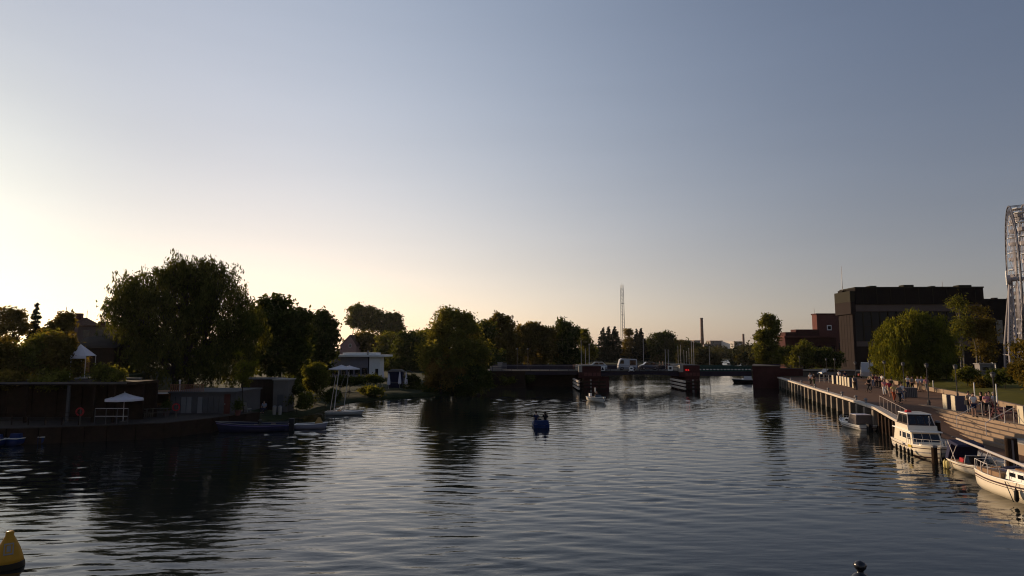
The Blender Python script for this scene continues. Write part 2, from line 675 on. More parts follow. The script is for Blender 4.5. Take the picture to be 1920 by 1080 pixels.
# quay wall under the edge: dark recess, concrete piles in front, edge beam on top
quay = struct(bpy.data.objects.new('quay_wall', None))
COL.objects.link(quay)
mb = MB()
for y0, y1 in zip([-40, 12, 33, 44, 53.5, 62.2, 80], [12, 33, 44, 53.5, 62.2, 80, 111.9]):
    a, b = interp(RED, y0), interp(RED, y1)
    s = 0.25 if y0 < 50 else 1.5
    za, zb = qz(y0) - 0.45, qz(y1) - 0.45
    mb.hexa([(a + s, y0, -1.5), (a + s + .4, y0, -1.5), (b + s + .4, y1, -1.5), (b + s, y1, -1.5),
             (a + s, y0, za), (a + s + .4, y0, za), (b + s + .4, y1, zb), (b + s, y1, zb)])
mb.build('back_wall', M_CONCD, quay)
mb = MB()
for y0, y1 in zip([-40, 12, 33, 42.5, 47.4, 53.5, 62.2, 80], [12, 33, 42.5, 47.4, 53.5, 62.2, 80, 111.9]):
    a, b = interp(RED, y0), interp(RED, y1)
    ws = 0.55
    zt0, zt1 = qz(y0) + .03, qz(y1) + .03
    h = 0.2
    mb.hexa([(a - .12, y0, zt0 - h), (a + ws, y0, zt0 - h), (b + ws, y1, zt1 - h), (b - .12, y1, zt1 - h),
             (a - .12, y0, zt0), (a + ws, y0, zt0), (b + ws, y1, zt1), (b - .12, y1, zt1)])
mb.build('edge_beam', M_TIMBERW, quay)
PILE = MB().bx(-0.17, 0.55, -0.3, 0.3, -2.0, 1.76)
WET = MB().bx(-0.19, 0.57, -0.32, 0.32, -1.2, 0.42)
yv = 53.9
pm = wm = None
while yv < 109:
    o = PILE.build('concrete_pile', mat('pile_concrete', (.20, .165, .13), .9, .3, 1.2, .3), quay) if pm is None else link('concrete_pile', pm, quay)
    pm = o.data
    wet = WET.build('tide_band', mat('wet_algae', (.035, .032, .02), .5, .3, 3, spec=.3), o) if wm is None else link('tide_band', wm, o)
    wm = wet.data
    wet.scale.z = RNG.uniform(.75, 1.2)
    o.location = (interp(RED, yv), yv, 0)
    o.rotation_euler = (RNG.uniform(-.008, .008), RNG.uniform(-.008, .008), -0.28 + RNG.uniform(-.04, .04))
    yv += 2.62 + RNG.uniform(-.06, .06)
rm = None
yv = 34.0
while yv < 53:
    if rm is None:
        o = MB().bx(-0.1, 0.25, -0.14, 0.14, -2.0, 0.0).build('sheet_pile', M_TIMBERD, quay)
        rm = o.data
    else:
        o = link('sheet_pile', rm, quay)
    o.location = (interp(RED, yv), yv, qz(yv) - 0.26)
    o.rotation_euler = (0, 0, -0.25)
    yv += 0.72
# mooring bollards along the edge
b0 = None
for i, y in enumerate((57.5, 61, 66.5, 73, 80.5, 90, 99)):
    loc = (interp(RED, y) + 0.3, y, 2.03)
    if b0 is None:
        b0 = thing('mooring_bollard', 'small iron bollard on the quay edge, the nearest of the row', 'bollard', loc, group='bollards on the quay edge')
        MB().lathe([(.14, 0), (.1, .05), (.085, .25), (.13, .34), (.12, .42), (.03, .45)], 10).build('post', M_STEEL, b0, True)
        MB().tube((-.2, 0, .3), (.2, 0, .3), .035).build('cross_bar', M_STEEL, b0)
    else:
        dup(b0, loc, label=('second', 'third', 'fourth', 'fifth', 'sixth', 'farthest')[i - 1] + ' small iron bollard on the quay edge counting from the white cabin boat')

# stepped seating terrace
steps = struct(bpy.data.objects.new('seating_terrace', None))
COL.objects.link(steps)
M_STEP = mat('step_stone', (0.25, 0.18, 0.125), 0.8, 0.15, 0.8, 0.25)
cuts = [20, 24, 28, 31, 34, 37, 40, 43, 46, 49, 52, 56.2]
for r in range(6):
    for y0, y1 in zip(cuts[:-1], cuts[1:]):
        ya, yb = y0 + 0.012, y1 - 0.012
        o0 = -0.42 * r + 0.30
        o1 = o0 - 0.72
        zt = 2.03 - 0.215 * r + RNG.uniform(-.006, .006)
        zb = zt - 0.30
        if zt < qz(y0) - .1 and zt < qz(y1) - .1:
            continue
        P = []
        for zz in (zb, zt):
            P += [(stepx(ya) + o1, ya, zz), (stepx(ya) + o0, ya, zz), (stepx(yb) + o0, yb, zz), (stepx(yb) + o1, yb, zz)]
        MB().hexa(P).build('step', M_STEP, steps)
mb = MB()
for r in range(6):   # body under the treads, set back from the nosings so that each row keeps a shadow gap
    o1 = -0.42 * r - 0.30
    zt = 2.03 - 0.215 * r - 0.20
    P = []
    for zz in (-0.5, zt):
        P += [(stepx(20) + o1, 20, zz), (stepx(20) + .4, 20, zz), (stepx(54) + .4, 54, zz), (stepx(54) + o1, 54, zz)]
    mb.hexa(P)
mb.build('body', M_CONCD, steps)
# rounded landing block in front of the lower rows
lb = thing('landing_block', 'pale rounded concrete landing block at the foot of the seating steps', 'landing', (31.0, 36.2, 0.75), -0.2)
pl = [(-.9, -3), (1.2, -3), (1.2, 3)] + [(-.9 + 1.0 * (1 - math.cos(t)), 2.0 + math.sin(t)) for t in [math.pi / 2 - i * math.pi / 12 for i in range(7)]]
MB().prism(pl, 0, .62).build('block', M_STEP, lb)
MB().prism([(x * .96, y * .97) for x, y in pl], .62, .70).build('coping', M_CONC, lb)

# handrails on the steps
def handrail(yh, label):
    t = thing('handrail', label, 'handrail', (stepx(yh), yh, 2.03), group='handrails on the seating steps')
    for dx, dz in ((0.05, 0), (-1.9, -1.0)):
        MB().tube((dx, 0, dz), (dx, 0, dz + 1.0), .025).build('post', M_WSTEEL, t)
    MB().tube((0.05, 0, 1.0), (-1.9, 0, 0.0), .025).build('rail', M_WSTEEL, t)


for yh, lb_ in ((46.2, 'thin white handrail on the seating steps, the farther of the pair'), (42.2, 'thin white handrail on the seating steps, the nearer of the pair')):
    handrail(yh, lb_)

# railing along the ramp edge
M_RAIL = mat('pinkish_rail_paint', (.30, .24, .21), .5, .1, 2)
rl = thing('quay_railing', 'pale painted quay railing beside the ramp down to the boats', 'railing', (0, 0, 0))
ra = [(interp(RED, y) + .35, y, qz(y) + .03) for y in np.linspace(53.3, 44.5, 12)]
for p in ra:
    MB().tube(p, (p[0], p[1], p[2] + 1.0), .024).build('post', M_RAIL, rl)
for h in (1.0,):
    mbr = MB()
    for a, b in zip(ra[:-1], ra[1:]):
        mbr.tube((a[0], a[1], a[2] + h), (b[0], b[1], b[2] + h), .026)
    mbr.build('top_rail', M_RAIL, rl)
mbr = MB()
for a, b in zip(ra[:-1], ra[1:]):
    mbr.tube((a[0], a[1], a[2] + .12), (b[0], b[1], b[2] + .12), .02)
mbr.build('bottom_rail', M_RAIL, rl)

# low wall between promenade and lawn
lw = thing('low_wall', 'long low pale wall between the promenade and the lawn', 'wall', (0, 0, 0))
ywl = [30, 34, 38, 42.2, 46.4, 50.6, 54.5, 58.5, 62.5, 66.5, 71, 76, 81]
for y0, y1 in zip(ywl[:-1], ywl[1:]):
    a, b = interp(RWL, y0 + .03), interp(RWL, y1 - .03)
    MB().hexa([(a - .2, y0 + .03, 2.0), (a + .2, y0 + .03, 2.0), (b + .2, y1 - .03, 2.0), (b - .2, y1 - .03, 2.0),
               (a - .2, y0 + .03, 2.46), (a + .2, y0 + .03, 2.46), (b + .2, y1 - .03, 2.46), (b - .2, y1 - .03, 2.46)]).build('wall_block', M_STEP, lw)
lw2 = thing('low_wall', 'far low pale wall behind the crowd beside the willow', 'wall', (0, 0, 0))
ywl = [87, 92, 97, 102, 107]
for y0, y1 in zip(ywl[:-1], ywl[1:]):
    a, b = interp(RWL, y0 + .03), interp(RWL, y1 - .03)
    MB().hexa([(a - .2, y0 + .03, 2.0), (a + .2, y0 + .03, 2.0), (b + .2, y1 - .03, 2.0), (b - .2, y1 - .03, 2.0),
               (a - .2, y0 + .03, 2.5), (a + .2, y0 + .03, 2.5), (b + .2, y1 - .03, 2.5), (b - .2, y1 - .03, 2.5)]).build('wall_block', M_STEP, lw2)
# ================================================================== vegetation
LM_WILLOW = leafmat('willow_leaves', (0.034, 0.044, 0.013), (0.072, 0.082, 0.022), 0.5)
LM_DARK = leafmat('dark_leaves', (0.028, 0.040, 0.012), (0.058, 0.074, 0.021), 0.4)
LM_OLIVE = leafmat('olive_leaves', (0.052, 0.062, 0.016), (0.105, 0.115, 0.027), 0.48)
LM_BROWN = leafmat('autumn_leaves', (0.062, 0.054, 0.017), (0.115, 0.095, 0.027), 0.48)
LM_GOLD = leafmat('golden_willow_leaves', (0.062, 0.076, 0.012), (0.118, 0.128, 0.022), 0.45)
LM_RIVER = leafmat('river_willow_leaves', (0.080, 0.088, 0.024), (0.150, 0.152, 0.042), 0.5)
LM_SHRUB = leafmat('rusty_shrub_leaves', (0.105, 0.075, 0.024), (0.17, 0.125, 0.04), 0.5)
LM_SPRUCE = leafmat('spruce_needles', (0.012, 0.018, 0.012), (0.022, 0.028, 0.017), 0.12)
LM_FAR = leafmat('far_leaves', (0.030, 0.036, 0.018), (0.055, 0.055, 0.025), 0.25)


def leaves(c, s, asp, nr, droop=0.0):
    """diamond leaf clumps: centres c (N,3), sizes s (N,), returns mesh"""
    N = len(c)
    a = nr.normal(size=(N, 3))
    if droop:
        a[:, 2] -= droop * 2.2
        a[:, :2] *= (1 - droop * 0.75)
    a /= np.linalg.norm(a, axis=1)[:, None]
    b = np.cross(a, nr.normal(size=(N, 3)))
    b /= np.linalg.norm(b, axis=1)[:, None] + 1e-9
    s = s[:, None]
    V = np.stack([c - a * s, c + b * s * asp, c + a * s, c - b * s * asp], 1).reshape(-1, 3)
    me = bpy.data.meshes.new('crown')
    me.vertices.add(4 * N)
    me.vertices.foreach_set('co', V.astype(np.float32).ravel())
    me.loops.add(4 * N)
    me.loops.foreach_set('vertex_index', np.arange(4 * N, dtype=np.int32))
    me.polygons.add(N)
    me.polygons.foreach_set('loop_start', np.arange(0, 4 * N, 4, dtype=np.int32))
    me.update(calc_edges=True)
    return me


def shell(nr, lobes, ncl, gap=0.0):
    """clump centres in the crown lobes, mostly near the surface"""
    vol = np.array([l[3] * l[4] * l[5] for l in lobes]) ** 0.75
    vol /= vol.sum()
    which = nr.choice(len(lobes), ncl, p=vol)
    d = nr.normal(size=(ncl, 3))
    d /= np.linalg.norm(d, axis=1)[:, None]
    r = nr.uniform(0.35, 1, ncl) ** 0.55 * nr.uniform(0.82, 1.16, ncl)
    L = np.array(lobes)[which]
    p = L[:, :3] + d * r[:, None] * L[:, 3:]
    if gap:
        f = np.sin(p[:, 0] * 1.3 + p[:, 2] * .7 + lobes[0][3]) * np.sin(p[:, 1] * 1.1 - p[:, 2] * .9) * np.sin(p[:, 0] * .6 - p[:, 2] * 1.5)
        p = p[f < 0.45 - gap]
    return p


def lumpy(nr, lobes, k=5, lo=.28, hi=.5):
    out = list(lobes)
    for L in lobes:
        for _ in range(k):
            d = nr.normal(size=3)
            d[2] = abs(d[2]) * .8 + .1 * d[2]
            d /= np.linalg.norm(d)
            f = nr.uniform(lo, hi)
            e = nr.uniform(.74, .98)
            m = min(L[3], L[4], L[5])
            out.append((L[0] + d[0] * L[3] * e, L[1] + d[1] * L[4] * e, L[2] + d[2] * L[5] * e, max(.35, m * f * 1.25), max(.35, m * f * 1.25), max(.35, m * f)))
        for _ in range(k):          # twigs that stick out of the outline
            d = nr.normal(size=3)
            d[2] = abs(d[2])
            d /= np.linalg.norm(d)
            e = nr.uniform(.98, 1.22)
            m = min(L[3], L[4], L[5]) * nr.uniform(.08, .2)
            out.append((L[0] + d[0] * L[3] * e, L[1] + d[1] * L[4] * e, L[2] + d[2] * L[5] * e, max(.25, m), max(.25, m), max(.3, m * 1.5)))
    return out


def broad(nr, lobes, n, size, asp=0.5, gap=0.1, spread=0.55, droop=0.0, per=22):
    cl = shell(nr, lobes, max(8, n // per), gap)
    w_ = nr.uniform(0.5, 1.4, len(cl))
    idx = nr.choice(len(cl), n, p=w_ / w_.sum())
    c = cl[idx] + nr.normal(size=(n, 3)) * spread * np.array([1, 1, 0.75])
    s = size * nr.uniform(0.5, 1.35, n)
    return leaves(c, s, asp, nr, droop)


def weeping(nr, lobes, n, size, length=(1.2, 3.8), zmin=0.6):
    """hanging strands from points on the upper crown"""
    st = max(20, n // 26)
    p = shell(nr, lobes, st, 0.05)
    k = n // len(p)
    ln = nr.uniform(*length, len(p))
    t = nr.uniform(0, 1, (len(p), k)) ** 0.9
    c = np.repeat(p[:, None, :], k, 1)
    out = nr.normal(size=(len(p), 1, 2)) * 0.35
    c[:, :, :2] += out * np.sqrt(t)[:, :, None] + nr.normal(size=(len(p), k, 2)) * 0.13
    c[:, :, 2] -= t * ln[:, None]
    c = c.reshape(-1, 3)
    c = c[c[:, 2] > zmin]
    return leaves(c, size * nr.uniform(0.5, 1.3, len(c)), 0.26, nr, 0.75)


def wood(lobes, h, r, nr, trunks=((0, 0),), fork=0.28):
    mb = MB()
    for tx, ty in trunks:
        a = Vector((tx, ty, -0.4))
        k = Vector((tx * 1.2 + nr.uniform(-.2, .2), ty * 1.2 + nr.uniform(-.2, .2), h * fork))
        mb.tube(a, k, r * 1.15, r * 0.75, 8)
        for L in lobes:
            e = Vector(L[:3]) + Vector((nr.uniform(-.3, .3), nr.uniform(-.3, .3), L[5] * .2))
            m = k.lerp(e, 0.5) + Vector((nr.uniform(-.3, .3), nr.uniform(-.3, .3), 0.3))
            mb.tube(k, m, r * .55, r * .33, 6)
            mb.tube(m, e, r * .33, r * .12, 5)
            for _ in range(4):
                d = Vector((nr.uniform(-1, 1) * L[3], nr.uniform(-1, 1) * L[4], nr.uniform(-.2, .9) * L[5])) * .75
                mb.tube(m, Vector(L[:3]) + d, r * .2, r * .04, 4)
    return mb


def crownobj(me, m, t):
    me.materials.append(m)
    return link('crown', me, t)


def plant(name, label, cat, base, crown, m, woodmb, group=None, bark=M_BARK):
    t = thing(name, label, cat, base, 0, group)
    crownobj(crown, m, t)
    if woodmb:
        woodmb.build('trunk', bark, t)
    return t


def lobes_px(px_lobes, d, base):
    """lobes given as (px, py, half-width px, half-height px, [depth m]) measured at distance d -> metres relative to base"""
    out = []
    for L in px_lobes:
        c = D(L[0], L[1], d)
        k = d / F
        rx, rz = L[2] * k, L[3] * k
        ry = L[4] if len(L) > 4 else min(rx, 4.5) * 0.9
        out.append((c.x - base[0], (L[5] if len(L) > 5 else 0.0), c.z - base[2], rx, ry, rz))
    return out


def gz_left(px, d):
    x = X(px, 690, d)
    o = interp(LSH, d) - x
    return lh(d, max(o, 0.5))[2] - 0.05


def tree_px(name, label, cat, px, d, z, lob, n, size, m, r=0.28, style='broad', group=None, seed=0, gap=0.2, spread=0.55, trunks=((0, 0),), fork=0.28, bark=M_BARK, **kw):
    base = (X(px, 690, d), d, z)
    nr = np.random.RandomState(seed or (abs(hash(label)) % 9999 if False else int(px * 7 + d)))
    L0 = [(l[0], l[1], l[2], l[3] * .93, l[4] * .93, l[5] * .88) for l in lobes_px(lob, d, base)]
    L = lumpy(nr, L0) 
    h = max(l[2] + l[5] for l in L)
    if style == 'broad':
        cr = broad(nr, L, n, size, gap=gap, spread=spread, **kw)
    else:
        cr = weeping(nr, L, n, size, **kw)
    return plant(name, label, cat, base, cr, m, wood(L0, h, r, nr, trunks, fork), group, bark)


GT = 'trees along the left bank'
# ---- the big weeping willow on the left bank
wl_base = (X(330, 700, 75), 75, 0.8)
nr = np.random.RandomState(5)
wl_l = lobes_px([(330, 545, 95, 68, 5.5), (292, 530, 70, 42, 4), (385, 515, 60, 42, 4), (345, 510, 45, 36, 3.5), (410, 575, 62, 60, 4.5), (245, 560, 36, 46, 3), (300, 600, 105, 62, 5),
                 (222, 578, 26, 26, 2), (420, 540, 34, 44, 3), (445, 610, 42, 50, 3.5), (345, 660, 125, 60, 5), (258, 640, 40, 60, 3), (415, 665, 70, 55, 4.5), (468, 622, 30, 44, 3), (212, 566, 16, 18, 1.5)], 75, wl_base)
tw = thing('weeping_willow', 'huge dark weeping willow towering over the left bank', 'tree', wl_base)
c1 = weeping(nr, lumpy(nr, [(l[0], l[1], l[2] - .25, l[3] * .95, l[4] * .95, l[5] * .9) for l in wl_l], 6, .22, .42), 78000, 0.21, (0.7, 3.0), 0.4)
crownobj(c1, LM_WILLOW, tw)
c2 = broad(nr, [(l[0], l[1], l[2] - .3, l[3] * .8, l[4] * .8, l[5] * .8) for l in wl_l], 20000, 0.23, 0.4, 0.3, 0.5)
c2.materials.append(LM_WILLOW)
link('inner_crown', c2, tw)
wood(wl_l, 12, 0.5, nr, ((0, 0), (1.3, .4)), .22).build('trunk', M_BARK, tw)

# ---- trees right of the willow
tree_px('maple_tree', 'dark dense maple just right of the huge willow', 'tree', 525, 92, 0.8,
        [(520, 620, 48, 52), (545, 598, 26, 24), (505, 582, 22, 22), (525, 575, 18, 16), (492, 600, 22, 30), (560, 630, 20, 40), (520, 670, 55, 40)], 26000, 0.31, LM_DARK, group=GT, spread=0.45)
tree_px('linden_tree', 'dark linden with a twin pointed top behind the clipped bush', 'tree', 605, 120, 0.8,
        [(603, 630, 32, 36), (604, 600, 14, 18), (610, 596, 6, 12), (583, 606, 9, 12), (614, 655, 20, 40), (588, 660, 35, 36), (600, 695, 34, 20), (565, 695, 26, 24)], 20000, 0.36, LM_DARK, group=GT, spread=0.5)
for i, (px, lob, lb_) in enumerate((
        (668, [(670, 588, 16, 17), (662, 604, 12, 14), (682, 606, 12, 16)], 'leftmost tall airy poplar of the clump standing behind the white pavilion'),
        (700, [(696, 592, 22, 17), (715, 600, 16, 14), (702, 612, 16, 10)], 'middle tall airy poplar of the clump standing behind the white pavilion'),
        (736, [(736, 602, 15, 16), (745, 616, 10, 14), (728, 622, 11, 10)], 'rightmost tall airy poplar of the clump standing behind the white pavilion'))):
    tree_px('poplar_tree', lb_, 'tree', px, 320, 1.2, lob, 7000, 0.62, LM_OLIVE, 0.22, group='poplars behind the pavilion', seed=40 + i, gap=0.24, spread=0.95, trunks=((0, 0), (2.4, .5), (-2.2, 0)), fork=0.4)
for i, (px, d, lob, m, nme, lb_) in enumerate((
        (690, 230, [(690, 640, 24, 20), (672, 648, 18, 20), (710, 655, 20, 25)], LM_BROWN, 'apple_tree', 'low reddish brown tree behind the white pavilion roof'),
        (735, 210, [(735, 645, 26, 24), (752, 660, 20, 30), (722, 670, 24, 28)], LM_OLIVE, 'alder_tree', 'rounded green brown alder right of the white pavilion'),
        (765, 170, [(762, 656, 26, 32), (775, 640, 14, 16), (750, 690, 28, 24), (785, 690, 20, 30)], LM_DARK, 'cherry_tree', 'dark bushy cherry tree behind the closed white parasols'),
        (800, 180, [(798, 640, 18, 20), (806, 665, 18, 25)], LM_OLIVE, 'hazel_tree', 'small hazel filling the gap left of the tall riverside willow'))):
    tree_px(nme, lb_, 'tree', px, d, 1.0, lob, 9000, 0.48, m, 0.3, group=GT, seed=60 + i, spread=0.7)
# ---- riverside willow overhanging the water
tree_px('riverside_willow', 'tall olive willow overhanging the river in the middle of the left bank', 'tree', 855, 97, 0.9,
        [(850, 612, 36, 30), (842, 600, 20, 18), (866, 605, 22, 18), (824, 628, 18, 26), (880, 625, 18, 22), (850, 655, 58, 34), (815, 672, 25, 28), (890, 665, 28, 34), (855, 695, 52, 34), (835, 700, 36, 30)],
        34000, 0.24, LM_RIVER, 0.4, group=GT, spread=0.5, gap=0.28)
tree_px('golden_shrub', 'golden brown shrub leaning out over the water below the tall riverside willow', 'shrub', 828, 94, 0.6,
        [(822, 695, 22, 34), (842, 710, 26, 24), (815, 715, 14, 18)], 9000, 0.22, LM_SHRUB, 0.12, group='shrubs at the water edge', spread=0.35)
tree_px('willow_shrub', 'low dark willow shrub with its twigs touching the river', 'shrub', 868, 95, 0.4,
        [(868, 718, 38, 25), (892, 712, 30, 26), (846, 726, 26, 15), (815, 730, 18, 10), (905, 724, 22, 12), (872, 741, 16, 7)], 9000, 0.22, LM_DARK, 0.12, group='shrubs at the water edge', spread=0.35)
tree_px('alder_tree', 'bushy alder tucked between the riverside willow and the tall reddish ash', 'tree', 905, 135, 1.0,
        [(905, 622, 20, 20), (898, 650, 28, 30), (912, 680, 34, 26)], 14000, 0.34, LM_DARK, group=GT, spread=0.5)
tree_px('ash_tree', 'tall reddish ash with an uneven twiggy top', 'tree', 938, 150, 1.2,
        [(940, 612, 24, 20), (933, 598, 8, 10), (948, 600, 6, 10), (922, 618, 10, 16), (955, 625, 12, 18), (940, 650, 32, 36), (950, 678, 30, 24)], 16000, 0.36, LM_BROWN, group=GT, spread=0.5)
tree_px('chestnut_tree', 'broad reddish chestnut between the ash and the round dark chestnut', 'tree', 1002, 160, 1.2,
        [(998, 622, 24, 18), (1018, 628, 22, 18), (985, 634, 16, 20), (1002, 660, 38, 34)], 16000, 0.37, LM_BROWN, group=GT, spread=0.5)
tree_px('chestnut_tree', 'round topped dark chestnut left of the bridge flagpoles', 'tree', 1060, 165, 1.2,
        [(1058, 612, 15, 13), (1060, 632, 25, 24), (1050, 660, 28, 34), (1072, 665, 20, 30)], 16000, 0.37, LM_DARK, group=GT, spread=0.5)
tree_px('birch_tree', 'small thin birch beside the row of dark spruces', 'tree', 1094, 190, 1.2,
        [(1092, 625, 12, 9), (1096, 640, 15, 16), (1104, 660, 16, 22), (1090, 672, 18, 16)], 9000, 0.28, LM_OLIVE, group=GT, spread=0.4, gap=.2)


def spruce_mesh(nr, h, rad, n, size):
    """whorls of drooping branches, each a fan of needle sprays"""
    nl = 17
    C = []
    for i in range(nl):
        t = (i + .3) / nl
        z0 = h * (.05 + .93 * t ** .92)
        R = rad * (1 - t) ** .8 * nr.uniform(.8, 1.2) + .12
        nb_ = max(5, int(11 * (1 - t) + 4))
        for k in range(nb_):
            a = 2 * np.pi * (k + nr.uniform(-.3, .3)) / nb_ + i * 1.7
            L = R * nr.uniform(.7, 1.2)
            m = max(4, int(n / (nl * nb_) * (L / rad) * 1.9))
            q = nr.uniform(.05, 1, m) ** .7
            w_ = .09 * L * (1.2 - q)
            x = np.cos(a) * L * q + nr.normal(size=m) * w_
            y = np.sin(a) * L * q + nr.normal(size=m) * w_
            z = z0 + nr.uniform(-.5, .5) * h / nl - L * (.42 * q - .16 * q * q) + nr.normal(size=m) * .03 * rad
            C.append(np.stack([x, y, z], 1))
    c = np.concatenate(C)
    return leaves(c, size * nr.uniform(.5, 1.3, len(c)), 0.4, nr)


def spruce(px, d, top, base_z, label, wpx, seed, n=7000, group='spruces behind the bridge'):
    x = X(px, 690, d)
    h = Z(top, d) - base_z
    nr = np.random.RandomState(seed)
    mb = MB().tube((0, 0, -.3), (0, 0, h * .96), .2, .03, 6)
    return plant('spruce_tree', label, 'tree', (x, d, base_z), spruce_mesh(nr, h, wpx * 1.15 * d / F, n, max(0.22, 0.0015 * d)), LM_SPRUCE, mb, group)


for i, (px, top, d, wp, lb_) in enumerate((
        (1132, 613, 280, 18, 'leftmost dark spruce of the trio left of the lattice mast'),
        (1142, 611, 285, 14, 'middle dark spruce of the trio left of the lattice mast'),
        (1154, 610, 280, 17, 'dark spruce right beside the lattice mast on its left'),
        (1195, 616, 290, 15, 'left spruce of the close pair right of the lattice mast'),
        (1203, 614, 284, 14, 'right spruce of the close pair right of the lattice mast'))):
    spruce(px, d, top, 2.0, lb_, wp, 70 + i)
tree_px('hornbeam_tree', 'small upright hornbeam between the lattice mast and the pair of spruces', 'tree', 1178, 290, 2.2,
        [(1178, 628, 8, 12), (1178, 645, 11, 18), (1172, 670, 16, 16)], 7000, 0.42, LM_BROWN, group=GT, spread=.55)
tree_px('oak_tree', 'broad dark oak behind the middle span of the bridge', 'tree', 1240, 295, 2.2,
        [(1248, 634, 16, 13), (1230, 640, 18, 14), (1258, 648, 14, 20), (1240, 665, 32, 28), (1222, 660, 16, 22)], 16000, 0.46, LM_DARK, group=GT, spread=0.7)
for i, (px, d, lob, m, lb_) in enumerate((
        (1278, 310, [(1274, 645, 9, 8), (1282, 656, 14, 18)], LM_BROWN, 'small brown tree behind the cluster of flagpoles'),
        (1296, 318, [(1292, 646, 8, 7), (1300, 660, 14, 16)], LM_DARK, 'small dark tree right of the cluster of flagpoles'),
        (1215, 305, [(1214, 652, 12, 16)], LM_DARK, 'small dark tree squeezed between the spruces and the oak'))):
    tree_px('distant_tree', lb_, 'tree', px, d, 2.2, lob, 5000, 0.5, m, group='small trees beyond the bridge', seed=90 + i, spread=.6)

# ---- far left: shrubs on the terrace, spruce, thin tree
GS = 'shrubs on the left terrace'
for i, (px, d, lob, m, lb_) in enumerate((
        (20, 57, [(15, 670, 45, 36, 2.2), (-20, 665, 40, 40, 2), (30, 690, 40, 28, 2)], LM_BROWN, 'brown leafy shrub at the left end of the terrace above the boat shed'),
        (80, 57.5, [(78, 665, 38, 34, 2.2), (70, 690, 44, 28, 2), (95, 640, 16, 16, 1.5)], LM_OLIVE, 'loose olive shrub in the middle of the terrace above the boat shed'),
        (122, 57, [(118, 672, 24, 34, 2), (128, 695, 18, 20, 1.6), (110, 650, 14, 18, 1.4)], LM_BROWN, 'twiggy brown shrub beside the white gazebo'))):
    tree_px('terrace_shrub', lb_, 'shrub', px, d, 4.2, lob, 8500, 0.17, m, .07, group=GS, seed=100 + i, spread=.32, gap=.2)
tree_px('thin_tree', 'thin leafy tree at the far left edge before the bright sky', 'tree', 14, 88, 4.3,
        [(5, 600, 16, 22), (28, 595, 13, 16), (38, 605, 8, 22), (12, 625, 26, 18), (45, 620, 8, 12)], 4200, 0.22, LM_BROWN, .16, group=GT, gap=.25, spread=.4)
spruce(60, 90, 566, 4.3, 'narrow spruce left of the hipped roof house', 15, 77, 14000, None)
tree_px('garden_tree', 'rounded garden tree in front of the hipped roof house', 'tree', 116, 84, 4.3,
        [(116, 616, 16, 18), (124, 600, 8, 10), (105, 630, 22, 16)], 6000, 0.24, LM_BROWN, .16, group=GT, spread=.35)
for i, (px, lob, lb_) in enumerate(((96, [(88, 716, 18, 11, 1), (106, 720, 16, 13, 1), (98, 706, 20, 10, 1.2)], 'shrub hanging over the middle of the boat shed roof edge'),
                                    (8, [(4, 716, 18, 12, 1), (20, 712, 12, 8, 1)], 'shrub hanging over the left end of the boat shed roof edge'),
                                    (205, [(206, 704, 18, 10, 1), (190, 700, 12, 8, 1)], 'small shrub on the terrace beside the steel railing'))):
    tree_px('hanging_shrub', lb_, 'shrub', px, 50.6, 4.25, lob, 3000, 0.14, LM_BROWN if i % 2 else LM_OLIVE, .03, group='shrubs over the boat shed', seed=190 + i, spread=.25)
# young yellow tree, clipped bush
tree_px('young_tree', 'slender young tree with yellowing leaves beside the riverside cafe', 'tree', 461, 57, 1.3,
        [(462, 690, 11, 26, .7), (458, 712, 10, 14, .6), (466, 675, 7, 14, .5), (455, 665, 4, 8, .4)], 1700, 0.15, LM_GOLD, .05, gap=.15, spread=.2)
tree_px('clipped_bush', 'rounded clipped bush catching light on its left side on the lawn', 'bush', 592, 73, 0.7,
        [(592, 706, 20, 22), (592, 722, 21, 14), (590, 695, 16, 12)], 6500, 0.16, LM_OLIVE, .08, spread=.22, gap=0)
for i, (px, d, hw, hh, py, lb_) in enumerate((
        (655, 84, 26, 7, 715, 'low dark shrub below the open white parasol'), (700, 92, 22, 6, 712, 'low dark shrub in front of the white pavilion porch'), (772, 99, 12, 10, 715, 'low dark shrub right of the closed parasols'),
        (572, 80, 34, 12, 722, 'long low dark hedge between the grey hut and the clipped bush'), (636, 86, 22, 9, 716, 'low dark hedge right behind the clipped bush'), (545, 66, 12, 12, 738, 'low shrub between the grey hut and the clipped bush'))):
    tree_px('low_shrub', lb_, 'shrub', px, d, 0.8, [(px, py, hw, hh)], 2600, 0.17, LM_DARK, .04, group='low shrubs on the left lawn', seed=120 + i, spread=.25)

for i, (px, d, py, hw, hh, lb_) in enumerate(((560, 64.5, 752, 18, 12, 'low dark shrub on the bank behind the covered dinghy'), (612, 72, 744, 22, 10, 'low dark shrub on the bank behind the sailing dinghy'),
                                             (690, 87, 733, 26, 7, 'low waterside shrub below the white pavilion'), (780, 97.5, 728, 22, 9, 'low waterside shrub left of the golden brown shrub'),
                                             (945, 113, 712, 26, 10, 'low dark waterside shrub below the pump house'), (985, 114, 708, 16, 9, 'low dark waterside shrub under the left bridge approach'))):
    tree_px('bank_shrub', lb_, 'shrub', px, d, .6, [(px, py, hw, hh), (px + hw * .5, py + 2, hw * .6, hh * .8)], 2600, 0.16, LM_DARK if i % 2 else LM_OLIVE, .03, group='low shrubs along the left waterline', seed=170 + i, spread=.25)

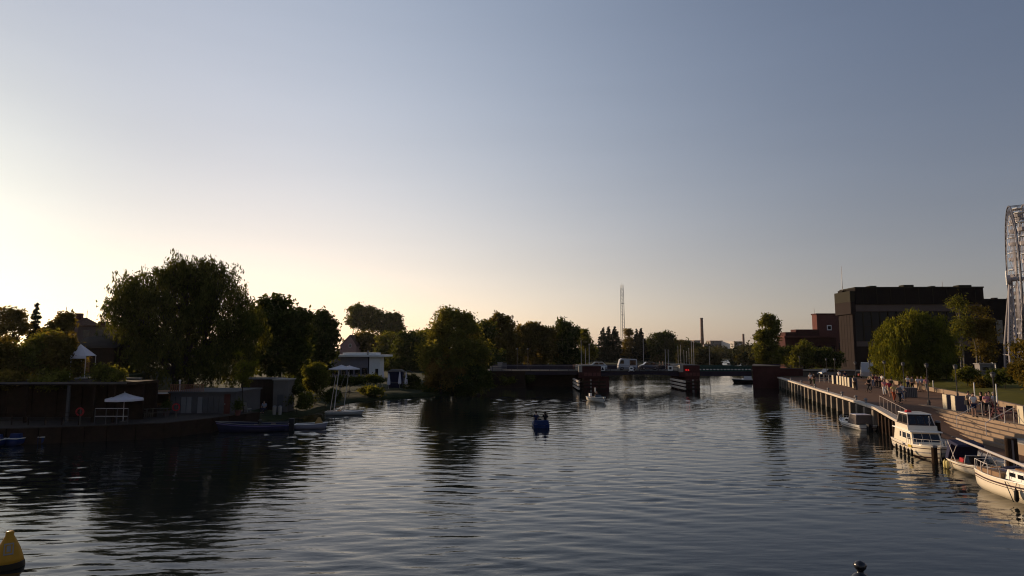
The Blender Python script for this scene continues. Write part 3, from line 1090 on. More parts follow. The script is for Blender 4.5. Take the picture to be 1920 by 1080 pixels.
# ---- right bank
tree_px('columnar_poplar', 'tall narrow poplar rising just right of the bridge abutment', 'tree', 1440, 132, 2.2,
        [(1438, 612, 13, 22), (1441, 600, 8, 14), (1446, 630, 14, 30), (1432, 640, 13, 26), (1455, 618, 5, 22), (1436, 662, 22, 26), (1444, 676, 24, 16), (1426, 640, 6, 24)], 17000, 0.26, LM_OLIVE, .3, spread=.38)
for i, (px, d, lob, m, lb_) in enumerate((
        (1478, 140, [(1475, 668, 22, 20), (1490, 676, 18, 16)], LM_DARK, 'low dark tree below the long brick roofs, nearest the poplar'),
        (1508, 136, [(1508, 660, 12, 22), (1500, 676, 22, 18)], LM_OLIVE, 'slim green tree standing before the brick building'),
        (1545, 138, [(1540, 672, 24, 22), (1562, 676, 16, 18)], LM_DARK, 'low dark tree left of the theatre wall'))):
    tree_px('promenade_tree', lb_, 'tree', px, d, 2.4, lob, 8000, 0.26, m, .16, group='trees below the brick building', seed=130 + i, spread=.4)
gw = tree_px('golden_willow', 'large golden green weeping willow before the theatre', 'tree', 1705, 86, 2.6,
             [(1712, 604, 36, 26, 3.2), (1735, 612, 30, 30, 3), (1690, 612, 30, 22, 3), (1672, 632, 28, 20, 3), (1655, 640, 18, 18, 2.2), (1760, 640, 20, 40, 2.6), (1700, 650, 58, 40, 4), (1740, 660, 40, 40, 3.5)],
             52000, 0.23, LM_GOLD, .4, 'weep', length=(1.0, 4.2), zmin=0.15)
nr = np.random.RandomState(8)
gl = lobes_px([(1712, 620, 40, 30, 3.2), (1700, 655, 50, 36, 3.6), (1745, 650, 34, 40, 3)], 86, gw.location)
c2 = broad(nr, gl, 15000, 0.22, 0.4, 0, .5)
c2.materials.append(LM_OLIVE)
link('inner_crown', c2, gw)
for i, (px, lob, lb_) in enumerate((
        (1802, [(1798, 580, 15, 26), (1806, 620, 16, 34), (1795, 650, 12, 26)], 'sparse birch nearest the golden willow with pale stems showing'),
        (1832, [(1828, 600, 14, 32), (1836, 640, 15, 34)], 'sparse birch in the middle of the group before the theatre'),
        (1848, [(1846, 605, 12, 30), (1854, 630, 12, 40), (1848, 665, 14, 22)], 'sparse brownish birch beside the ferris wheel legs'))):
    tree_px('birch_tree', lb_, 'tree', px, 96, 3.0, lob, 2700, 0.20, LM_BROWN if i else LM_OLIVE, .13, group='birches before the theatre', seed=140 + i, gap=.3, spread=.45, trunks=((0, 0), (.7, .3)), fork=.35, bark=M_BARKL)
tree_px('large_shrub', 'large brown green shrub cut by the right edge below the ferris wheel', 'shrub', 1930, 58, 2.8,
        [(1936, 665, 26, 34, 1.8), (1926, 695, 18, 24, 1.5), (1950, 700, 34, 36, 2)], 9000, 0.16, LM_BROWN, .1, spread=.28)
for i, (px, d, lob, m, lb_) in enumerate((
        (1812, 72, [(1808, 705, 18, 12), (1822, 708, 14, 10)], LM_OLIVE, 'low clipped hedge behind the grey blocks'),
        (1880, 66, [(1878, 708, 24, 12), (1896, 706, 16, 12)], LM_DARK, 'dark hedge on the lawn under the ferris wheel'),
        (1775, 82, [(1775, 692, 20, 10), (1755, 696, 14, 10)], LM_OLIVE, 'low hedge at the foot of the golden willow on its right'),
        (1735, 88, [(1735, 694, 18, 12), (1716, 698, 16, 10)], LM_DARK, 'dark hedge directly below the golden willow'),
        (1850, 69, [(1850, 724, 16, 8), (1838, 722, 10, 7)], LM_BROWN, 'small brown lit shrub behind the low wall near the standing people'),
        (1665, 96, [(1668, 698, 24, 10), (1650, 696, 14, 10)], LM_OLIVE, 'low green hedge under the left skirt of the golden willow'))):
    z0 = rh(d, max(0.2, X(px, 700, d) - interp(RWL, d)))[2] - .05
    tree_px('hedge_shrub', lb_, 'hedge', px, d, z0, lob, 4500, 0.15, m, .04, group='hedges on the right lawn', seed=150 + i, spread=.22, gap=0)


# ---- distant woods: one mass nobody could count
def woods(name, spans, size, seed, m):
    nr = np.random.RandomState(seed)
    C = []
    for px0, px1, y, top, n in spans:
        px = nr.uniform(px0, px1, n)
        x0 = (px - 960) / F * y
        yy = y + nr.uniform(0, 30, n)
        hmax = Z(top, y)
        env = 0.72 + 0.2 * np.sin(px * .11 + y) + 0.13 * np.sin(px * .37 + 1.3)
        zz = nr.uniform(0, 1, n) ** .8 * hmax * env + .4
        C.append(np.stack([x0, yy, zz], 1))
    c = np.concatenate(C)
    me = leaves(c, size * nr.uniform(.5, 1.4, len(c)), .6, nr)
    me.name = name
    me.materials.append(m)
    return tag(link(name, me), kind='stuff')


woods('distant_woods', [(-900, 1345, 300, 640, 22000), (1300, 1352, 240, 652, 5000), (1318, 1500, 430, 650, 11000), (1340, 1420, 400, 657, 4000), (1412, 1600, 240, 650, 9000), (1400, 2200, 330, 640, 9000),
                        (640, 1120, 300, 648, 12000), (1100, 1310, 330, 656, 7000)], 0.75, 21, LM_FAR)
# ================================================================== far buildings
M_FARC = mat('far_concrete', (0.22, 0.19, 0.17), 0.9, 0.15, 0.05)
M_FARB = mat('far_brick', (0.20, 0.12, 0.09), 0.9, 0.2, 0.05)
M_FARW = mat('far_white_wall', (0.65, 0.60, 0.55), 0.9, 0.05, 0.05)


def block(name, label, cat, px0, px1, pytop, d, depth, z0, m, wall_extra=None, rz=0.0, group=None):
    x0, x1, zt = X(px0, pytop, d), X(px1, pytop, d), Z(pytop, d)
    t = thing(name, label, cat, ((x0 + x1) / 2, d, z0), rz, group)
    w_, h = x1 - x0, zt - z0
    MB().bx(-w_ / 2, w_ / 2, 0, depth, -1, h).build('wall', m, t)
    return t, w_, h


ch = thing('factory_chimney', 'tall slender brick chimney far beyond the bridge', 'chimney', (X(1317, 650, 640), 640, 2))
zt = Z(596, 640) - 2
MB().lathe([(2.0, 0), (1.55, zt * .6), (1.4, zt - 1)], 14).build('shaft', M_FARB, ch, True)
MB().lathe([(1.6, zt - 1.2), (1.65, zt - .4), (1.5, zt)], 14).build('crown_ring', M_FARC, ch, True)
for k in (.45, .72):
    MB().lathe([(1.9 - k * .55, zt * k), (1.92 - k * .55, zt * k + .8)], 14).build('band', M_FARC, ch)
ch2 = thing('factory_chimney', 'short thin chimney beside the white lit factory block', 'chimney', (X(1394.5, 650, 620), 620, 2))
zt = Z(627, 620) - 2
MB().lathe([(1.3, 0), (1.0, zt)], 12).build('shaft', M_FARB, ch2, True)
MB().lathe([(1.1, zt), (1.1, zt + .5)], 12).build('crown_ring', M_FARC, ch2)
for (a, b, tp, d, m, lb_) in ((1302, 1313, 639, 610, M_FARC, 'low grey factory block left of the tall chimney'),
                              (1320, 1334, 646, 600, M_FARC, 'lowest grey factory block just right of the tall chimney'),
                              (1332, 1355, 639.5, 640, M_FARC, 'square grey factory block between the two chimneys')):
    t, w_, h = block('factory_block', lb_, 'factory', a, b, tp, d, 14, 1.5, m, group='factory blocks far beyond the bridge')
    MB().bx(-w_ / 2 - .2, w_ / 2 + .2, -.2, 14.2, h, h + .5).build('roof', M_FARB, t)
    for k in range(3):
        MB().bx(-w_ / 2 + w_ * (.15 + .28 * k), -w_ / 2 + w_ * (.32 + .28 * k), -.08, .1, h * .55, h * .75).build('window', M_GLASS, t)
t, w_, h = block('factory_block', 'pale factory block with one bright sunlit side beside the short chimney', 'factory', 1376, 1393, 640, 620, 22, 1.5, M_FARC, rz=.30, group='factory blocks far beyond the bridge')
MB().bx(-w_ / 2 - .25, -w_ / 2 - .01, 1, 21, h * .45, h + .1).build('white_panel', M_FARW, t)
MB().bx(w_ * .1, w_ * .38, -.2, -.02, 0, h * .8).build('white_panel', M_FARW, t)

# lattice radio mast
lm = thing('lattice_mast', 'tall thin lattice radio mast against the sky behind the bridge', 'mast', (X(1168, 640, 300), 300, 2))
H = Z(540, 300) - 2


def mast_r(z):
    return 1.25 - 0.45 * z / H


for k in range(3):
    a = 2 * math.pi * k / 3 + .3
    MB().tube((mast_r(0) * math.cos(a), mast_r(0) * math.sin(a), 0), (mast_r(H) * math.cos(a), mast_r(H) * math.sin(a), H), .13, .11, 5).build('leg', M_STEEL, lm)
mb = MB()
nz_ = 22
for i in range(nz_):
    z0, z1 = H * i / nz_, H * (i + 1) / nz_
    for k in range(3):
        a, b = 2 * math.pi * k / 3 + .3, 2 * math.pi * (k + 1) / 3 + .3
        mb.tube((mast_r(z0) * math.cos(a), mast_r(z0) * math.sin(a), z0), (mast_r(z1) * math.cos(b), mast_r(z1) * math.sin(b), z1), .045, .045, 3, False)
mb.build('bracing', M_STEEL, lm)
for k in range(4):
    a = k * math.pi / 2
    MB().tube((.75 * math.cos(a), .75 * math.sin(a), H - 1), (.75 * math.cos(a), .75 * math.sin(a), H + 1.6), .07).build('antenna', M_WSTEEL, lm)
for zf in (.62, .78, .9):
    MB().lathe([(1.0, H * zf), (1.0, H * zf + .15)], 8).build('platform', M_STEEL, lm)
MB().tube((0, 0, H), (0, 0, H + 2.6), .05).build('tip', M_STEEL, lm)
MB().bx(-1.6, 1.6, -1.5, 1.5, 0, 2.4).build('equipment_hut', M_CONC, lm)

# ---- theatre
TD = 145
M_GLASSM = mat('smoked_glass', (0.010, 0.010, 0.012), 0.3, 0.2, 1, spec=0.15)
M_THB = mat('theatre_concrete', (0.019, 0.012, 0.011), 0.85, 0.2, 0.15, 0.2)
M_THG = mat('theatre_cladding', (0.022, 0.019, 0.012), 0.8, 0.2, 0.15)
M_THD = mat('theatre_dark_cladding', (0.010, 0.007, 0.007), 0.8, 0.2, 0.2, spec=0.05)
M_THC = mat('theatre_pale_band', (0.11, 0.082, 0.072), 0.85, 0.2, 0.15, 0.2)
xl, xr = X(1605, 600, TD), X(1835, 600, TD)
th = thing('theatre', 'large dark modern theatre with a wide glazed front on the right bank', 'theatre', (xl, TD, 2.8), -0.04)
W, Ht = xr - xl, Z(541, TD) - 2.8
z1, z2, z3 = Z(571, TD) - 2.8, Z(584, TD) - 2.8, Z(640, TD) - 2.8
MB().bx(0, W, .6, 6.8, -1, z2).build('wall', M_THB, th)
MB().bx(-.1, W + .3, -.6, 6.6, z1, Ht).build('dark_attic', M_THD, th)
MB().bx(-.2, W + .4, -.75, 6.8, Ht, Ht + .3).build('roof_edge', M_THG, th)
MB().bx(0, W, -.2, .6, z2, z1).build('concrete_band', M_THC, th)
MB().bx(0, W, .2, .6, z3 - 1.2, z3).build('lower_band', M_THC, th)
ncol = 15
for k in range(ncol):
    xa, xb = W * k / ncol + .15, W * (k + 1) / ncol - .15
    for za, zb in ((z3 + .1, (z3 + z2) / 2 - .08), ((z3 + z2) / 2 + .08, z2 - .1)):
        MB().bx(xa, xb, .5, .62, za, zb).build('pane', M_GLASSM, th)
    MB().bx(xb + .05, xb + .25, .3, .66, z3, z2).build('mullion', M_THG, th)
for k in range(9):   # seams of the attic cladding
    MB().bx(W * (k + .5) / 9 - .06, W * (k + .5) / 9 + .06, -.66, -.6, z1 + .1, Ht - .1).build('seam', M_THG, th)
# side tower that shows its sunlit flank
zs = Z(549, TD + 5) - 2.8
MB().bx(-.6, .0, .4, 7.0, -1, zs - 5.5).build('flank_wall', M_THB, th)
MB().bx(-1.2, -.0, -.2, 7.4, zs - 5.5, zs - 2.6).build('flank_band', M_THB, th)
MB().bx(-1.2, -.0, -.2, 7.4, zs - 2.58, zs).build('flank_cladding', M_THG, th)
for k in range(1, 5):
    MB().bx(-.63, -.6, .4 + k * 1.35, .46 + k * 1.35, 0, zs - 5.6).build('flank_joint', M_THD, th)
for k in range(1, 4):
    MB().bx(-.64, -.6, .45, 6.9, k * 3.3, k * 3.3 + .06).build('flank_joint', M_THD, th)
MB().bx(-.68, -.6, 4.6, 5.8, 0, 2.3).build('flank_door', M_THD, th)
MB().tube((-.3, 5, zs), (-.3, 5, zs + 6.6), .09, .04).build('flagpole', M_STEEL, th)
MB().bx(-.9, 0, 4, 6.2, zs, zs + .5).build('roof_box', M_THD, th)
for k, (xx, ww, hh_) in enumerate(((5, 1.6, .6), (13, 2.4, .8), (19.5, 1.0, .5), (26, 3.0, .7))):
    MB().bx(xx, xx + ww, 2.5, 4.5, Ht + .3, Ht + .3 + hh_).build('roof_unit', M_THG, th)
MB().tube((22.5, 3, Ht + .3), (22.5, 3, Ht + 1.9), .05).build('roof_pipe', M_STEEL, th)
t, w_, h = block('theatre_wing', 'lower dark wing of the theatre behind the ferris wheel', 'building', 1836, 1960, 563, 150, 16, 2.8, M_THD)
MB().bx(-w_ / 2 - .3, w_ / 2, -.3, 16, h, h + .35).build('roof_edge', M_THB, t)
for k in range(6):
    MB().bx(-w_ / 2 + w_ * (.06 + k * .16), -w_ / 2 + w_ * (.06 + k * .16 + .1), -.08, .05, h * .35, h * .7).build('window', M_GLASS, t)
for k in range(3):
    MB().bx(-w_ / 2 + 2 + k * 4, -w_ / 2 + 3 + k * 4, 3, 4, h + .35, h + .9).build('roof_vent', M_THD, t)

# ---- brick brewery
t, w_, h = block('brick_warehouse', 'tall red brick block with a sunlit flank left of the theatre', 'building', 1531, 1600, 590, 188, 3, 2.4, M_BRICKL)
MB().bx(-w_ / 2 - .2, w_ / 2 + .2, -.2, 3.2, h, h + .4).build('parapet', M_BRICK, t)
MB().bx(-w_ / 2 + 3.0, -w_ / 2 + 4.4, -.1, .05, h - 4.8, h - 3.2).build('window', M_WHITE, t)
MB().bx(-w_ / 2 + 3.25, -w_ / 2 + 4.15, -.13, -.1, h - 4.5, h - 3.5).build('pane', M_GLASS, t)
MB().tube((-w_ / 2 + .3, 2, h), (-w_ / 2 + .3, 2, h + 2.2), .06).build('aerial', M_STEEL, t)
for k in range(4):
    MB().bx(-w_ / 2 + 1.2 + k * 2.6, -w_ / 2 + 2.3 + k * 2.6, -.06, .05, 4.5, 6.6).build('window', M_GLASS, t)
t, w_, h = block('brick_hall', 'long low brick hall with stepped roofs behind the poplar', 'building', 1472, 1568, 633, 176, 5, 2.4, M_BRICK)
MB().bx(-w_ / 2 - .5, w_ / 2, -.7, 5.2, h, h + .5).build('eaves', M_BRICKL, t)
MB().bx(-w_ / 2 + .6, -w_ / 2 + 4, 1, 4.8, h + .5, h + 1.6).build('roof_step', M_BRICK, t)
MB().bx(-w_ / 2 + 3.9, w_ / 2 - 4, 1.5, 4.9, h + .5, h + 2.4).build('roof_step', M_BRICK, t)
for k in range(7):
    MB().bx(-w_ / 2 + 1 + k * 2, -w_ / 2 + 2.2 + k * 2, -.06, .05, h * .35, h * .7).build('window', M_GLASS, t)
for k in range(3):
    MB().bx(-w_ / 2 + 9 + k * 1.7, -w_ / 2 + 9.6 + k * 1.7, 1, 1.6, h * .72, h * .95).build('lamp_bracket', M_WHITE, t)

# ---- left bank houses
hz = 4.3
hd = 96
x0, x1 = X(68, 620, hd), X(150, 620, hd)
hs = thing('house', 'dark house with a hipped roof on the far left skyline', 'house', ((x0 + x1) / 2, hd, hz))
w_ = x1 - x0
ze, zr = Z(622, hd) - hz, Z(593, hd) - hz
M_ROOF = mat('brown_roof_tiles', (0.10, 0.055, 0.04), 0.85, 0.3, 2, .4)
M_STUC = mat('beige_stucco', (0.16, 0.12, 0.10), 0.9, 0.15, 1)
MB().bx(-w_ / 2 + .4, w_ / 2 - .4, .4, 8.6, -.5, ze).build('wall', M_STUC, hs)
rp = MB()
rp.add([(-w_ / 2, 0, ze), (w_ / 2, 0, ze), (w_ / 2, 9, ze), (-w_ / 2, 9, ze), (-w_ / 2 + 1.2, 4.5, zr), (w_ / 2 - 2.2, 4.5, zr)], [(0, 1, 5, 4), (1, 2, 5), (2, 3, 4, 5), (3, 0, 4), (3, 2, 1, 0)])
rf = rp.build('roof', M_ROOF, hs)
MB().bx(-.2, .6, 3.8, 4.6, zr - .8, zr + .7).build('chimney', M_BRICK, rf)
MB().tube((-w_ / 2 + 1.2, 4.5, zr), (-w_ / 2 + 1.2, 4.5, zr + 1.8), .04).build('aerial', M_STEEL, rf)
MB().tube((w_ / 2 - 2.2, 4.5, zr), (w_ / 2 - 2.2, 4.5, zr + 1.2), .04).build('aerial', M_STEEL, rf)
for k in range(3):
    f_ = MB().bx(-w_ / 2 + 1 + k * 2, -w_ / 2 + 1.9 + k * 2, .3, .42, ze - 1.6, ze - .4).build('window', M_WHITE, hs)
    MB().bx(-w_ / 2 + 1.1 + k * 2, -w_ / 2 + 1.8 + k * 2, .27, .3, ze - 1.5, ze - .5).build('pane', M_GLASS, f_)
fd = 92
x0, x1 = X(146, 620, fd), X(200, 620, fd)
t = thing('flat_roof_house', 'flat roofed dark house with a tall aerial left of the willow', 'house', ((x0 + x1) / 2, fd, hz))
w_ = x1 - x0
zt = Z(613, fd) - hz
MB().bx(-w_ / 2, w_ / 2, 0, 8, -.5, zt).build('wall', M_STUC, t)
MB().bx(-w_ / 2 - .3, w_ / 2 + .3, -.3, 8.3, zt, zt + .25).build('roof', M_ROOF, t)
MB().bx(-w_ / 2 + .9, -w_ / 2 + 2.0, 3, 4, zt + .25, zt + .95).build('chimney', M_BRICK, t)
a = MB().tube((w_ / 2 - 1.6, 2, zt + .25), (w_ / 2 - 1.6, 2, zt + 3.2), .035).build('aerial', M_STEEL, t)
mb = MB()
for k, l in ((3.1, .3), (2.75, .45), (2.0, .25)):
    mb.tube((w_ / 2 - 1.6 - l, 2, zt + k), (w_ / 2 - 1.6 + l, 2, zt + k), .025, None, 4)
mb.build('aerial_bars', M_STEEL, a)
for k in range(2):
    MB().bx(-w_ / 2 + .8 + 2 * k, -w_ / 2 + 1.8 + 2 * k, -.05, .05, zt - 1.6, zt - .5).build('window', M_GLASS, t)
# dark barn roof left of the willow
bd = 72
x0, x1 = X(128, 640, bd), X(218, 640, bd)
t = thing('garden_shed', 'long dark garden shed roof between the gazebo and the willow', 'shed', ((x0 + x1) / 2, bd, 4.3))
w_ = x1 - x0
zb, zt = Z(668, bd) - 4.3, Z(624, bd) - 4.3
MB().bx(-w_ / 2 + .3, w_ / 2 - .3, .3, 6, -.5, zb + 1.2).build('wall', M_TIMBERD, t)
r_ = MB()
r_.add([(-w_ / 2, 0, zb + 1.0), (w_ / 2, 0, zb + 1.0), (w_ / 2, 3.2, zt), (-w_ / 2, 3.2, zt - .4), (-w_ / 2, 6.4, zb + 1), (w_ / 2, 6.4, zb + 1)], [(0, 1, 2, 3), (3, 2, 5, 4), (0, 3, 4), (1, 5, 2), (0, 4, 5, 1)])
r_.build('roof', mat('tar_roof', (0.03, 0.026, 0.024), .9, .3, 1, .3), t)
MB().bx(-1.2, -.3, .2, .32, 0, 1.9).build('door', M_WOOD, t)

# pink gabled house behind the pavilion
pd = 222
x0, x1 = X(638, 650, pd), X(668, 650, pd)
t = thing('pink_house', 'pink gabled house peeping out behind the white pavilion', 'house', ((x0 + x1) / 2, pd, 1.2))
w_ = x1 - x0
ze, zr = Z(648, pd) - 1.2, Z(628, pd) - 1.2
M_PINK = mat('pink_stucco', (0.32, 0.19, 0.17), .9, .1, 1)
P = [(-w_ / 2, 0), (w_ / 2, 0)]
wallm = MB()
wallm.add([(-w_ / 2, 0, -.5), (w_ / 2, 0, -.5), (w_ / 2, 0, ze), (w_ * .1, 0, zr - .2), (-w_ / 2, 0, ze), (-w_ / 2, 8, -.5), (w_ / 2, 8, -.5), (w_ / 2, 8, ze), (w_ * .1, 8, zr - .2), (-w_ / 2, 8, ze)],
          [(0, 1, 2, 3, 4), (9, 8, 7, 6, 5), (1, 6, 7, 2), (5, 0, 4, 9), (2, 7, 8, 3), (3, 8, 9, 4)])
wallm.build('wall', M_PINK, t)
r_ = MB()
r_.hexa([(w_ * .1, -.3, zr - .1), (w_ / 2 + .3, -.3, ze - .3), (w_ / 2 + .3, 8.3, ze - .3), (w_ * .1, 8.3, zr - .1), (w_ * .1, -.3, zr + .1), (w_ / 2 + .3, -.3, ze - .1), (w_ / 2 + .3, 8.3, ze - .1), (w_ * .1, 8.3, zr + .1)])
r_.hexa([(-w_ / 2 - .3, -.3, ze - .3), (w_ * .1, -.3, zr - .1), (w_ * .1, 8.3, zr - .1), (-w_ / 2 - .3, 8.3, ze - .3), (-w_ / 2 - .3, -.3, ze - .1), (w_ * .1, -.3, zr + .1), (w_ * .1, 8.3, zr + .1), (-w_ / 2 - .3, 8.3, ze - .1)])
r_.build('roof', M_ROOF, t)
f_ = MB().bx(.2, 1.1, -.06, .05, ze - .6, ze + .6).build('window', M_WHITE, t)
MB().bx(.3, 1.0, -.09, -.06, ze - .5, ze + .5).build('pane', M_GLASS, f_)

# white flat roofed pavilion
vd = 128
x0, x1 = X(613, 690, vd), X(722, 690, vd)
t = thing('white_pavilion', 'low pavilion with a broad white flat roof on the left lawn', 'pavilion', ((x0 + x1) / 2, vd, 0.95))
w_ = x1 - x0
zt = Z(669, vd) - 0.95
M_PAV = mat('pale_lilac_wall', (0.20, 0.185, 0.215), .85, .1, 1)
MB().bx(-w_ / 2 + .5, w_ / 2 - 3.6, 1.0, 7, -.5, zt).build('wall', M_PAV, t)
rf = MB().bx(-w_ / 2, w_ / 2, 0, 8, zt, zt + .38).build('roof', M_WHITE, t)
MB().bx(-w_ / 2 + 2.5, w_ / 2 - 2.5, 2.5, 7, zt + .38, zt + .85).build('roof_light', M_WHITE, rf)
MB().bx(w_ / 2 - 3.5, w_ / 2 - 1.3, .8, 5, -.5, zt).build('porch_wall', M_WHITE, t)
dr = MB().bx(w_ / 2 - 2.2, w_ / 2 - 1.6, .74, .82, 0, 2).build('door', M_DARK, t)
MB().bx(w_ / 2 - 2.15, w_ / 2 - 2.08, .68, .74, .9, 1.1).build('handle', M_STEEL, dr)
MB().bx(w_ / 2 - 3.75, w_ / 2 - 3.55, .9, 1.05, -.5, zt).build('downpipe', M_DARK, t)
for k in range(5):
    f_ = MB().bx(-w_ / 2 + 1.1 + k * 1.5, -w_ / 2 + 2.2 + k * 1.5, .92, 1.02, .8, 2.2).build('window', M_DARK, t)
    MB().bx(-w_ / 2 + 1.2 + k * 1.5, -w_ / 2 + 2.1 + k * 1.5, .89, .92, .9, 2.1).build('pane', M_GLASS, f_)
MB().bx(w_ / 2 - 4.4, w_ / 2 - 4.1, 2.5, 2.8, zt + .38, zt + 1.3).build('chimney', M_STEEL, rf)
MB().bx(-w_ / 2 + .3, w_ / 2 - 1, -1.5, .7, -.5, .12).build('terrace_slab', M_CONC, t)

# ---- boat shed at the far left
sd = 49.0
x0, x1 = X(-120, 720, sd), X(236, 720, sd)
t = thing('boat_shed', 'long dark open boat shed with a pale roof edge at the left quay', 'boat shed', (x0, sd, 1.15))
w_ = x1 - x0
zt = Z(717.5, sd) - 1.15
MB().bx(0, w_, .15, 4.6, zt - .22, zt).build('roof', M_TIMBERD, t)
ed = [0, .33, .58, .8, 1.0]
for a, b in zip(ed[:-1], ed[1:]):
    MB().bx(w_ * a + .02, w_ * b - .02, .06, .15, zt - .12, zt + .03).build('fascia', M_CONCD, t)
for k, px in enumerate((45, 124, 172, 210)):
    xx = X(px, 740, sd) - x0
    MB().bx(xx - .09, xx + .09, .2, .38, 0, zt - .22).build('post', M_GREYP if k == 1 else M_TIMBERD, t)
for k in range(7):
    MB().bx(w_ * k / 7 + .05, w_ * (k + 1) / 7 - .05, 4.4, 4.6, 0, zt - .22).build('wall_panel', M_TIMBERD, t)
MB().bx(X(185, 740, sd) - x0, w_, 2.4, 2.6, 0, zt - .22).build('partition', M_TIMBERD, t)
# upper terrace wall behind and its railing
t2 = thing('terrace_wall', 'pale coping wall above the boat shed roof under the gazebo', 'wall', (X(140, 710, 53.72), 53.72, 4.0))
w2 = X(262, 710, 53.6) - X(140, 710, 53.6)
for k in range(6):
    MB().bx(w2 * k / 6 + .01, w2 * (k + 1) / 6 - .01, 0, .35, 0, Z(710, 53.6) - 4.0).build('wall_block', M_CONCD, t2)
for k in range(6):
    MB().bx(w2 * k / 6 + .01, w2 * (k + 1) / 6 - .01, -.08, .43, Z(710, 53.6) - 4.0, Z(708.6, 53.6) - 4.0).build('coping', M_CONC, t2)
t3 = thing('terrace_railing', 'thin steel railing on the terrace beside the gazebo', 'railing', (X(176, 690, 54.2), 54.2, 4.25))
w3 = X(205, 690, 54.2) - X(176, 690, 54.2)
for k in range(3):
    MB().tube((w3 * k / 2, 0, 0), (w3 * k / 2, 0, 1.05), .025).build('post', M_STEEL, t3)
for h in (.55, 1.05):
    MB().tube((0, 0, h), (w3, 0, h), .02).build('rail', M_STEEL, t3)
# gazebo tent
gd = 57
gx = X(156, 680, gd)
t = thing('gazebo_tent', 'white peaked gazebo tent on the left terrace', 'gazebo', (gx, gd, 4.2))
hw = .72
ze, zr = Z(667, gd) - 4.2, Z(645, gd) - 4.2
MB().add([(-hw, -hw, ze), (hw, -hw, ze), (hw, hw, ze), (-hw, hw, ze), (-.35, 0, zr)], [(0, 1, 4), (1, 2, 4), (2, 3, 4), (3, 0, 4), (3, 2, 1, 0)]).build('canopy', M_CANVW, t)
MB().bx(-hw, hw, -hw - .02, -hw, ze - .25, ze).build('valance', M_CANVW, t)
for sx in (-1, 1):
    for sy in (-1, 1):
        MB().tube((sx * (hw - .05), sy * (hw - .05), 0), (sx * (hw - .05), sy * (hw - .05), ze), .03).build('leg', M_WSTEEL, t)

# ---- riverside cafe
cdp = 56.0
x0, x1 = X(318, 760, cdp), X(441, 760, cdp)
t = thing('riverside_cafe', 'low grey panelled cafe building at the left quay', 'cafe', (x0, cdp, 1.15))
w_ = x1 - x0
zt = Z(737, cdp) - 1.15
mbw = MB().bx(0, w_, .1, 5.5, 0, zt - .02)
mbw.build('wall', M_GREYP, t)
M_PANL = mat('pale_grey_panel', (0.17, 0.165, 0.165), .7, .15, 1)
for k in range(12):
    MB().bx(w_ * k / 12 + .03, w_ * (k + 1) / 12 - .03, .02, .1, .1, zt - .35).build('panel', M_PANL if k in (2, 3, 5, 10) else M_GREYP, t)
MB().bx(-.15, w_ + .15, -.15, 5.6, zt, zt + .14).build('roof', M_GREYP, t)
dr = MB().bx(w_ * .83, w_ * .92, -.03, .02, .05, 1.8).build('door', mat('rust_red_door', (.09, .03, .022), .7, .2, 2), t)
MB().bx(w_ * .84, w_ * .85, -.07, -.03, .85, 1.0).build('handle', M_STEEL, dr)
rr = thing('lettering_stand_in', 'reddish railing shape standing in for lettering on the cafe roof', 'railing', (x0, cdp, 1.15 + zt + .14))  # bars and rail stand in for lettering on the roof
M_RTIM = mat('reddish_lettering', (0.20, 0.085, 0.045), .8, .25, 3)
nb = 17
rw = X(381, 730, cdp) - X(320, 730, cdp)
rlh = .58
for k in range(nb):
    MB().bx(rw * k / (nb - 1) - .035, rw * k / (nb - 1) + .035, 0, .05, 0, rlh).build('letter_bar', M_RTIM, rr)
MB().bx(-.05, rw + .05, -.02, .07, rlh, rlh + .06).build('top_rail', M_RTIM, rr)
t5 = thing('vent_pipe', 'thin pale vent pipe on the cafe roof beside the reddish lettering shape', 'pipe', (X(331, 730, cdp) , cdp + .5, 1.15 + zt + .14))
MB().tube((0, 0, 0), (0, 0, .92), .07).build('pipe', M_WSTEEL, t5)
MB().lathe([(.13, .92), (.02, 1.05)], 8).build('cowl', M_WSTEEL, t5)
# open veranda left of the cafe
x2 = X(238, 760, 56)
t = thing('cafe_veranda', 'brown open veranda with a thin white roof edge left of the cafe', 'veranda', (x2, 56, 1.15))
w_ = x0 - x2 - .2
zt = Z(737.5, 56) - 1.15
MB().bx(0, w_, .1, 4.5, zt - .12, zt).build('roof', M_WOOD, t)
MB().bx(0, w_, 0, .1, zt - .05, zt + .06).build('fascia', M_WHITE, t)
for k in range(4):
    MB().bx(w_ * k / 3 - .06, w_ * k / 3 + .06, .2, .32, 0, zt - .12).build('post', M_WOOD, t)
for k in range(6):
    MB().bx(w_ * k / 6 + .02, w_ * (k + 1) / 6 - .02, 4.3, 4.45, 0, zt - .12).build('wall_panel', mat('brown_timber', (.085, .05, .032), .85, .3, 2), t)
MB().bx(.1, w_ - .1, .22, .3, .85, .95).build('rail', M_WOOD, t)
rb = thing('roof_box', 'small grey box on the veranda roof behind the white parasol', 'box', (X(266, 733, 57), 57, 1.15 + zt))
MB().bx(-.55, .55, 0, .8, 0, .42).build('case', M_GREYP, rb)
MB().bx(-.6, .6, -.05, .85, .42, .48).build('lid', M_STEEL, rb)
